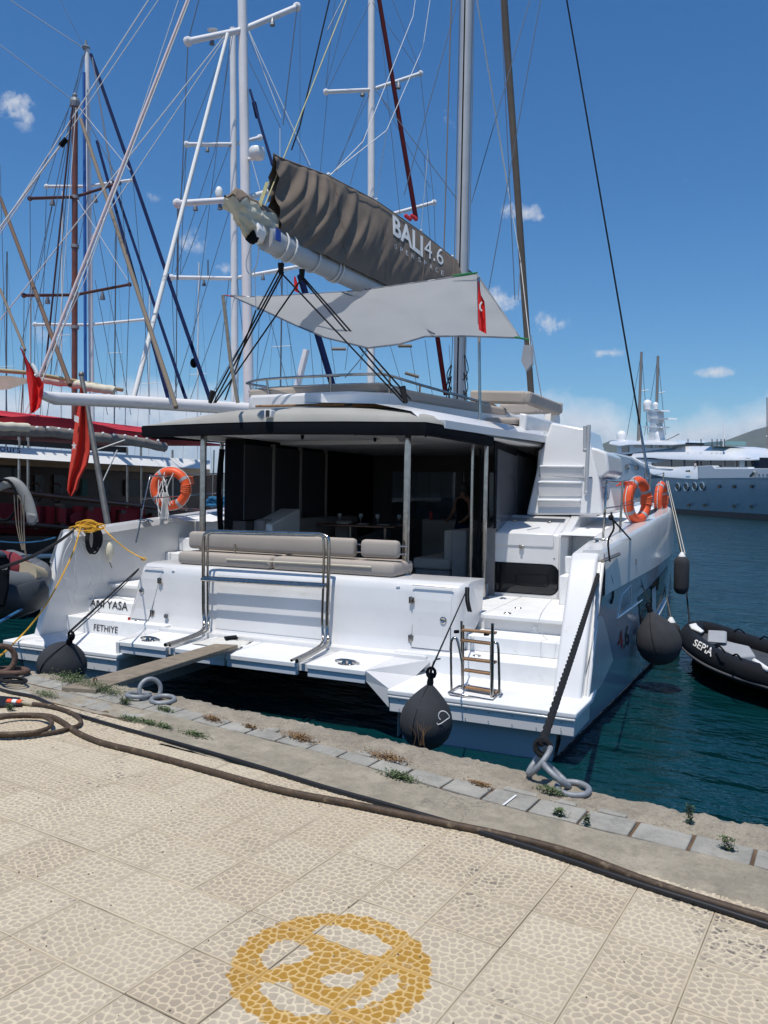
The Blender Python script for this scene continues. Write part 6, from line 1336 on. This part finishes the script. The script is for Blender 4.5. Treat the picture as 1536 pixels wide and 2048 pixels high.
# tender at far left under the gulet stern
td = thing('moored_tender', 'grey tender with red cover and black outboard marked 40, cut by the left edge', 'dinghy', W_d(30, 1180, 9.5))
m = M(); m.tube(spline([W_d(x, y, d) for x, y, d in ((-60, 1150, 9.2), (0, 1165, 9.3), (50, 1170, 9.6), (76, 1155, 10.2), (70, 1140, 11), (20, 1120, 12))], 5), .16, 12); m.build('tube', pmat('grey tube', (.13, .14, .15), .6), td, smooth=80)
m = M(); m.tube([W_d(-50, 1125, 9.6), W_d(20, 1140, 9.7), W_d(58, 1150, 9.9)], .20, 12, rs=[.2, .22, .14]); m.build('cover', pmat('dull red cover', (.22, .03, .04), .85, var=.2, bump=.4, bscale=25), td, smooth=80)
m = M(); m.tube([W_d(46, 1150, 9.6), W_d(78, 1153, 10)], .14, 12, rs=[.17, .12]); m.build('bow_pad', tangar, td, smooth=80)
m = M(); m.tube([W_d(-30, 1190, 8.9), W_d(30, 1205, 9.0), W_d(75, 1190, 9.6)], .14, 10, flat=1.4); m.build('hull', pmat('dark tender hull', (.03, .035, .04), .5), td, smooth=80)
m = M(); m.prism([W_d(*q, 8.6) for q in ((-30, 1112), (14, 1112), (20, 1124), (18, 1180), (10, 1215), (-30, 1215))], nrm(uray(0, 1150))*.35); m.build('outboard', blk, td, bevel=.03)
m = M(); m.prism([W_d(*q, 8.55) for q in ((-30, 1098), (4, 1100), (18, 1114), (-30, 1116))], nrm(uray(0, 1150))*.4); m.build('engine_cover', pmat('blue cover', (.04, .06, .09), .9, var=.3), td, bevel=.03)
text_on('40', [(1, 1131), (15, 1130), (15, 1139), (1, 1141)], lambda a, b: W_d(a, b, 8.57), 'lettering', greyv, td, 'W')
dv_ = thing('davit', 'curved grey davit arm hung with cords at the gulet stern', 'davit', W_d(50, 1080, 9))
m = M(); m.tube(spline([W_d(x, y, 11) for x, y in ((-10, 975), (12, 966), (30, 966), (48, 985), (60, 1015), (66, 1045))], 5), .05, 10, flat=1.5); m.build('arm', pmat('grey davit paint', (.28, .28, .27), .6, var=.25), dv_, smooth=60)
m = M(); m.prism([W_d(*q, 10.8) for q in ((52, 1025), (74, 1028), (76, 1042), (66, 1052), (54, 1048))], nrm(uray(60, 1040))*.2); m.build('housing', pmat('davit grey', (.16, .165, .17), .6), dv_, bevel=.03)
m = M(); m.tube(spline([W_d(x, y, 10.7) for x, y in ((35, 990), (45, 1010), (48, 1060), (50, 1105))], 4), .01, 5)
for k in range(4): m.tube(spline([W_d(28+k*7, 990, 10.6), W_d(33+k*5, 1050+k*4, 10.6), W_d(44+k*2, 1100, 10.5)], 4), .006, 5)
m.tube(spline([W_d(x, y, 10.5) for x, y in ((50, 1100), (52, 1120), (40, 1130), (26, 1127))], 4), .012, 5); m.build('cords', ropet, dv_)
m = M(); m.tube([W_d(8, 1000, 10.9)+np.array([.28*math.cos(q), 0, .28*math.sin(q)]) for q in np.linspace(0, 2*math.pi, 21)[:-1]], .02, 6, closed=True); m.build('hoop', blk, dv_)

# RIB tender, starboard
rb = thing('inflatable_dinghy', 'black inflatable dinghy with grey seat and white SEPIA lettering, at the right edge', 'dinghy', W_z(1450, 1330, 0))
near = [(1388, 1262), (1380, 1274), (1392, 1293), (1430, 1319), (1485, 1342), (1545, 1360), (1640, 1388), (1800, 1424)]; far_ = [(1388, 1262), (1405, 1259), (1440, 1268), (1490, 1285), (1545, 1302), (1640, 1328), (1800, 1365)]
rad_ = .165
pn = [W_z(x, y, .42-.012*i) for i, (x, y) in enumerate(near)]; pf = [W_z(x, y, .42-.012*i) for i, (x, y) in enumerate(far_)]
sn = spline(pn, 6); sf = spline(pf, 6)
m = M(); m.tube(sn, rad_, 18); m.build('tube', hyp, rb, smooth=80); m = M(); m.tube(sf, rad_*.9, 18); m.build('tube', hyp, rb, smooth=80)
m = M(); off_ = nrm(np.cross(sn[20]-sn[10], [0, 0, 1])); off_ = off_ if np.dot(off_, CAM-sn[10]) > 0 else -off_
m.tube([p+off_*rad_*.93-np.array([0, 0, .07]) for p in sn[2:]], .022, 8); m.build('rub_strake', pmat('grey strake', (.10, .10, .11), .6), rb, smooth=80)
m = M(); m.grid([[p-np.array([0, 0, .1]) for p in sn[::4]], [(p*.7+q*.3)*np.array([1, 1, 0])+np.array([0, 0, -.05]) for p, q in zip(sn[::4], sf[::4]+[sf[-1]]*9)], [q-np.array([0, 0, .1]) for q, p in zip(sf[::4]+[sf[-1]]*9, sn[::4])]]); m.build('hull', blk, rb, smooth=60)
m = M(); m.grid([[p+np.array([0, 0, -.02]) for p in sn[4::4]], [q+np.array([0, 0, -.02]) for q, p in zip(sf[4::4]+[sf[-1]]*9, sn[4::4])]]); m.build('floor', pmat('dinghy floor', (.05, .055, .06), .7), rb)
def rz(px, py, z): return W_z(px, py, z)
m = M(); m.prism([rz(1413, 1283, .55), rz(1452, 1286, .55), rz(1452, 1262, .62), rz(1415, 1260, .62)], BR@np.array([.02, .15, -.03])); m.build('backrest', greyv, rb, bevel=.03)
m = M(); m.prism([rz(1428, 1286, .50), rz(1470, 1312, .50), rz(1512, 1310, .50), rz(1500, 1292, .50), rz(1455, 1282, .50)], (0, 0, -.12)); m.build('seat', greyv, rb, bevel=.03)
m = M(); m.prism([rz(1480, 1312, .42), rz(1508, 1308, .42), rz(1506, 1325, .3), rz(1490, 1328, .3)], (0, .05, -.05)); m.build('seat_base', greyv, rb, bevel=.02)
m = M(); m.prism([rz(1378, 1253, .58), rz(1392, 1250, .58), rz(1396, 1256, .58), rz(1408, 1266, .56), rz(1402, 1268, .56), rz(1382, 1260, .56)], (0, 0, .04)); m.build('bow_fitting', white, rb, bevel=.015)
m = M(); m.tube([rz(1509, 1322, .5), rz(1536, 1340, .5), rz(1580, 1352, .5)], .035, 8); m.build('oar', white, rb, smooth=60)
for (x, y) in ((1442, 1302), (1476, 1318)):
    m = M(); m.tube(spline([rz(x-10, y-7, .6), rz(x-2, y-9, .66), rz(x+8, y+3, .6)], 4), .012, 6); m.build('grab_handle', blk, rb)
for (x, y) in ((1478, 1262), (1530, 1277)):
    m = M(); m.tube(spline([rz(x-10, y+2, .6), rz(x, y-4, .66), rz(x+12, y+5, .6)], 4), .012, 6); m.build('grab_handle', blk, rb)
_tm = M(); _tm.tube(sn, rad_, 18); _tb = BVHTree.FromPolygons(_tm.v, _tm.f)
def rib_pt(px, py):
    r = uray(px, py); r = r/np.linalg.norm(r); h = _tb.ray_cast(Vector(CAM), Vector(r))
    return np.array(h[0] if h[0] is not None else CAM+r*12)-r*.03
text_wrap('SEPIA', [(1391, 1278), (1428, 1297), (1422, 1314), (1385, 1290)], rib_pt, 'lettering', printw, rb, 'W', bold=.01)

# ================================================================== SUPERYACHT ACROSS THE BASIN
LATV = np.array([math.cos(YAW), -math.sin(YAW), 0])
def WL(px, py, lat): r = uray(px, py); return CAM+r*(lat/np.dot(r, LATV))
sy = thing('superyacht', 'big white and steel-blue motor yacht with radomes, across the water at right', 'yacht', WL(1450, 1035, 50)*np.array([1, 1, 0]))
def yq(pxs, lat, th_, name, mat, bevel=.0, lab=None): m = M(); m.prism([WL(a, b, lat) for a, b in pxs], LATV*th_); return m.build(name, mat, sy, 'W', bevel=bevel)
def yslope(top, bot, lat, dl, name, mat, th_=5):
    m = M(); n = 14
    def res(pl): 
        t = np.linspace(0, len(pl)-1, n); return [(np.interp(q, range(len(pl)), [a[0] for a in pl]), np.interp(q, range(len(pl)), [a[1] for a in pl])) for q in t]
    tp, bt = res(top), res(bot); T_ = [WL(a, b, lat+dl) for a, b in tp]; B__ = [WL(a, b, lat) for a, b in bt]
    mid_ = [p*.45+q*.55+np.array([0, 0, .12]) for p, q in zip(T_, B__)]
    m.grid([[q-np.array([0, 0, .12]) for q in B__], B__, mid_, T_, [p+LATV*th_ for p in T_], [q+LATV*(th_+dl)-np.array([0, 0, .1]) for q in B__]]); return m.build(name, mat, sy, 'W', smooth=60)
def yz(p, z): q = p.copy(); q[2] = z; return q
m = M(); L0 = [(1180, 0), (1250, 0), (1320, 0), (1395, 0), (1470, 0), (1540, 0), (1640, 0), (1720, 0)]
tops = [WL(x, y, 44.6) for x, y in ((1180, 968), (1250, 962), (1320, 956), (1395, 957), (1470, 956), (1540, 955), (1640, 950), (1720, 946))]
m.grid([tops, [yz(p+LATV*.3, .4) for p in tops], [yz(p+LATV*1.2, -1) for p in tops], [yz(p+LATV*8, -1) for p in tops], [p+LATV*9 for p in tops], [p+LATV*.02+np.array([0, 0, .0]) for p in tops]]); m.build('hull', yb, sy, 'W', smooth=30)
m = M(); m.grid([[yz(p+LATV*.25, .75) for p in tops], [yz(p+LATV*.25, .02) for p in tops]]); m.build('boot_top', antif, sy)
yslope([(1298, 932), (1345, 934), (1395, 932)], [(1300, 946), (1330, 953), (1396, 957)], 44.5, .8, 'bulwark', yw, .5)
yq([(1396, 932), (1424, 931), (1430, 937), (1536, 937), (1660, 932), (1660, 955), (1536, 956), (1396, 957)], 44.55, 1.0, 'bulwark', pmat('yacht grey bulwark', (.58, .62, .66), .3), .05)
yq([(1215, 905), (1300, 925), (1300, 958), (1215, 968)], 45.2, 7, 'aft_superstructure', pmat('yacht blue-grey side', (.40, .47, .54), .3), .05)  # aft superstructure in one even blue-grey
yq([(1260, 912), (1282, 925), (1315, 936), (1330, 936), (1345, 938), (1320, 941), (1290, 936), (1262, 918)], 44.9, .6, 'sheer_moulding', yw, .05)
yq([(1298, 936), (1302, 920), (1345, 914), (1500, 916), (1504, 936)], 45.6, 7, 'saloon_glass', blkg)
for px in (1340, 1366, 1392, 1418, 1446, 1470, 1482): yq([(px, 917), (px+2, 917), (px+2, 935), (px, 935)], 45.5, .1, 'mullion', interior)
yq([(1479, 922), (1489, 921), (1489, 935), (1479, 935)], 45.45, .1, 'saloon_window', pmat('pale window', (.25, .3, .33), .1))
yslope([(1270, 904), (1310, 898), (1345, 893), (1400, 892), (1450, 893), (1475, 900), (1500, 910), (1518, 915)], [(1262, 914), (1300, 914), (1330, 917), (1400, 919), (1450, 919), (1480, 919), (1505, 919), (1519, 918)], 45.3, 2.2, 'sun_deck_roof', yw)
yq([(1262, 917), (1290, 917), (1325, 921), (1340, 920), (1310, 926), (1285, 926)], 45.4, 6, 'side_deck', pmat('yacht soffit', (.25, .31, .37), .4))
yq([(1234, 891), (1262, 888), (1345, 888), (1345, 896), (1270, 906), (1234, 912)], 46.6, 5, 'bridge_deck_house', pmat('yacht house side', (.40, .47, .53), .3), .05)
for (a, b) in ((1267, 1300), (1309, 1319), (1323, 1333), (1336, 1346)): yq([(a, 889), (b, 888.5), (b, 895), (a, 895)], 46.5, .1, 'bridge_window', blkg)
for a in (1300, 1320, 1333): yq([(a, 888), (a+3, 888), (a+3, 896), (a, 896)], 46.45, .1, 'window_post', tangar)
yq([(1243, 893), (1257, 893), (1257, 904), (1243, 905)], 46.5, .1, 'bridge_window', blkg)
yslope([(1222, 882), (1250, 879), (1300, 880), (1345, 881), (1371, 885)], [(1218, 887), (1240, 891), (1262, 888), (1345, 889), (1371, 887)], 46.2, 1.6, 'bridge_roof', yw)
for (x, y, r, h) in ((1243, 871, 10, 12), (1319, 871, 9.5, 10), (1295, 808, 9, 10), (1311, 810, 6, 7)):
    c_ = WL(x, y, 49); k = np.dot(uray(x, y), LATV); s_ = r*(49/k); m = M(); m.lathe([(s_*.85, -s_*1.3), (s_*.9, -s_*.6), (s_, 0), (s_*.87, s_*.5), (s_*.5, s_*.87), (.01, s_)], 18, c_); m.build('radome', yw, sy, smooth=60)
yq([(1296, 880), (1300, 845), (1294, 843), (1294, 820), (1313, 820), (1316, 843), (1312, 848), (1318, 880)], 48.6, 1.2, 'radar_mast', yw, .05)
for (a, b, y, t) in ((1287, 1322, 820, 3), (1300, 1336, 836, 2), (1286, 1322, 853, 3), (1308, 1337, 837, 2)): yq([(a, y), (b, y), (b, y+t), (a, y+t)], 48.5, 1.5, 'mast_platform', yw)
m = M(); m.tube([WL(1448, 893, 46), WL(1448, 862, 46), WL(1448, 842, 46)], .1, 6, rs=[.16, .12, .05]); m.build('whip_antenna', yw, sy)
m = M(); m.tube([WL(1333, 880, 48), WL(1345, 875, 48), WL(1358, 868, 48)], .08, 5); m.build('crane_arm', wire, sy)
for px in (1376, 1402, 1424, 1434, 1442, 1449):
    m = M(); m.tube([WL(px, 893, 46), WL(px, 878, 46)], .07, 5); m.build('rail_post', interior2, sy)
yq([(1408, 885), (1448, 882), (1448, 890), (1408, 890)], 46.5, 3, 'glass_screen', pmat('teal screen', (.18, .32, .32), .2))
for (x, y) in ((1355, 974), (1372, 974), (1389, 973), (1404, 973)):
    m = M(); c_ = [WL(x+4.2*math.cos(q), y+8*math.sin(q), 44.52) for q in np.linspace(0, 2*math.pi, 17)[:-1]]; m.prism(c_, LATV*.06); o = m.build('porthole', blkg, sy)
    m = M(); m.tube(c_, .09, 5, closed=True); m.build('porthole_rim', pmat('rim', (.20, .30, .38), .3), sy)
for (x, y) in ((1437, 973), (1467, 973), (1502, 973), (1376, 1010), (1407, 1010), (1466, 1012), (1501, 1013), (1253, 934), (1272, 935)):
    k = 1.6 if x < 1300 else 1; m = M(); m.prism([WL(x+2.6*k*math.cos(q), y+3.6*k*math.sin(q), 44.5 if x > 1300 else 45.1) for q in np.linspace(0, 2*math.pi, 13)[:-1]], LATV*.1); m.build('porthole', blkg, sy)
yq([(1219, 930), (1241, 930), (1241, 951), (1219, 951)], 45.1, .1, 'side_window', blkg)
yq([(1371, 941), (1379, 940), (1379, 944), (1371, 944)], 44.4, .1, 'hawse_slot', blkg)
m = M(); m.tube([WL(1501, 952, 44.3), WL(1506, 947, 44.3), WL(1509, 943, 44.3)], .18, 6); m.build('anchor', greyr, sy)
for k in range(4): yq([(1516+k*8, 949), (1519+k*8, 947.5), (1520+k*8, 952), (1518+k*8, 951)], 44.5, .05, 'hull_letter', wire)
for (a, b) in ((1430, 1451), (1452, 1475), (1476, 1496)): yq([(a, 934), (b, 934), (b, 937), (a, 937)], 44.7, .8, 'deck_cushion', yw)
m = M(); m.tube([WL(1290, 942, 44.8), WL(1160, 880, 47)], .04, 4); m.build('stern_line', wire, sy)
# distant masts beyond the yacht
for (x0, y0, x1, y1, r, d, lab) in ((1283, 704, 1276, 900, .34, 150, 'taller of the two distant masts beyond the superyacht radomes'), (1316, 712, 1311, 900, .36, 150, 'right one of the two distant masts beyond the superyacht radomes'), (1534, 795, 1535, 990, .11, 110, 'distant brown mast at the right edge of the picture')):
    t = thing('distant_sailboat', 'sailboat showing only the '+lab, 'boat', (*W_d(x1, 990, d)[:2], 0)); simple_hull(t, W_d(x1, 990, d), 20, 5, 1.6, white)
    m = M(); p = W_d(x0, y0, d); q = W_d(x1, y1, d); e = p+(q-p)*((1-p[2])/(q[2]-p[2])); m.tube([p, e], r, 8, rs=[r*.7, r]); m.build('mast', pmat('far mast grey', (.22, .21, .20), .6), t, smooth=60)
    for (dx, yy_) in ((-22, 900), (20, 900)):
        if x0 < 1400: m = M(); m.tube([p, W_d(x1+dx, yy_-30, d)], .05, 4); m.build('stay', wire, t)
    m = M(); m.tube([W_d(x0-2, (y0+y1)/2-20, d), W_d(x0+14, (y0+y1)/2-22, d)], .08, 4); m.build('spreader', wmast, t)

# ================================================================== PEOPLE
def person(t, joints, edges, radii, mat, name='body'):
    import bmesh
    me = bpy.data.meshes.new(name); loc = np.array(t.location); me.from_pydata([tuple(np.asarray(j)-loc) for j in joints], edges, []); o = bpy.data.objects.new(name, me); C.objects.link(o); o.parent = t
    sk = o.modifiers.new('skin', 'SKIN'); sk.use_smooth_shade = True
    for v, r in zip(me.skin_vertices[0].data, radii): v.radius = (r, r)
    me.skin_vertices[0].data[0].use_root = True
    su = o.modifiers.new('sub', 'SUBSURF'); su.levels = 1; su.render_levels = 1; me.materials.append(mat); return o
def figure(base, hgt, face, label, shirt, hair, legs, sc=1.):
    t = thing('person', label, 'person', base); u = nrm(np.array([*face, 0.])); s_ = np.array([-u[1], u[0], 0]); k = hgt/1.68
    def J(side, fwd, up): return np.asarray(base)+(s_*side+u*fwd)*k+np.array([0, 0, up*k])
    jt = [J(0, 0, .92), J(0, .0, 1.10), J(0, .01, 1.28), J(0, .01, 1.40), J(0, .02, 1.47), J(0, .03, 1.57)]
    ed = [(0, 1), (1, 2), (2, 3), (3, 4), (4, 5)]; rd = [.125, .105, .125, .09, .045, .085]
    for sg in (1, -1):
        n = len(jt); jt += [J(.17*sg, 0, 1.37), J(.24*sg, .05, 1.12), J(.20*sg, .22, .98), J(.18*sg, .30, .96), J(.09*sg, 0, .84), J(.10*sg, .02, .47), J(.10*sg, 0, .08), J(.11*sg, .13, .03)]
        ed += [(3, n), (n, n+1), (n+1, n+2), (n+2, n+3), (0, n+4), (n+4, n+5), (n+5, n+6), (n+6, n+7)]; rd += [.055, .04, .03, .032, .085, .055, .038, .035]
    person(t, jt, ed, [r*k for r in rd], skin)
    m = M(); m.lathe([(.13*k, .80*k), (.15*k, .92*k), (.12*k, 1.08*k), (.15*k, 1.28*k), (.13*k, 1.39*k), (.06*k, 1.43*k)], 16, base); m.build('top', shirt, t, smooth=80)
    m = M(); m.lathe([(.16*k, .45*k), (.165*k, .8*k), (.15*k, .93*k)], 14, base); m.build('shorts', legs, t, smooth=80)
    m = M(); c_ = J(0, .0, 1.60); m.ball(c_, .105*k, 12, (1, 1, 1.12)); m.tube([c_, J(0, -.07, 1.48), J(0, -.07, 1.30)], .07*k, 8, rs=[.09*k, .08*k, .04*k]); m.build('hair', hair, t, smooth=80)
    return t
pb_ = toW(BY(925, 1115, 6.6)); pb_[2] = 1.16
figure(pb_, 1.66, (BR@np.array([-.4, -.8, 0]))[:2], 'woman in a dark sleeveless top standing in the shade inside the saloon', blk, interior2, navy)
p_ = WL(1391, 934, 45.2); p_[2] = p_[2]-1.0
figure(p_, 1.8, (-LATV)[:2], 'tiny figure in white standing at the superyacht rail', yw, interior2, yw)
# things on the saloon table
for i, px in enumerate((646, 697, 735, 770)):
    b = toW(np.append(BZ(px, 1048, 2.06)[:2], 2.062)); b = toW((-1.45+i*.38, 5.25+.1*(i % 2), 2.06)); t = thing('wine_glass', ['wine glass at the left end of the saloon table', 'second wine glass from the left on the saloon table', 'third wine glass from the left on the saloon table', 'wine glass at the right end of the saloon table'][i], 'glass', b, 'glasses laid on the saloon table')
    m = M(); m.lathe([(.035, 0), (.034, .004), (.005, .008), (.005, .08), (.03, .11), (.038, .15), (.032, .19)], 14, b); m.build('bowl', pmat('glass', (.7, .75, .75), .05, tr=.8), t, smooth=60)
for i in range(3):
    b = toW((-1.3+i*.4, 5.1, 2.06)); m = M(); m.lathe([(.06, 0), (.11, .012), (.115, .016), (.06, .006)], 18, b); o = m.build('plate', white, None, 'W', smooth=60); tag(o, ['plate nearest the port side on the saloon table', 'middle plate on the saloon table', 'plate nearest the starboard side on the saloon table'][i], 'plate', 'plates on the saloon table')
b = toW(BY(862, 1035, 7.15)); b[2] = 2.12
m = M(); m.lathe([(.035, 0), (.035, .14), (.02, .16)], 12, b); one(m, 'drink_can', printr, 'red drink can on the galley counter', 'can', 'W')

# air between here and the far shore
hz = M(); hz.box(-9500, 9500, -2500, 12500, -3, 900); ho = hz.build('haze', blk, None, 'W'); ho['kind'] = 'stuff'; tag(ho, 'thin summer haze over the bay', 'haze')
hm = bpy.data.materials.new('haze air'); hm.use_nodes = True; t_ = NT(hm.node_tree); t_.n.clear(); pv = t_.new('ShaderNodeVolumePrincipled'); pv.inputs['Color'].default_value = (.80, .88, 1., 1); pv.inputs['Density'].default_value = 4.5e-5
mo_ = t_.new('ShaderNodeOutputMaterial'); t_.link(pv.outputs[0], mo_.inputs['Volume']); ho.data.materials.clear(); ho.data.materials.append(hm)
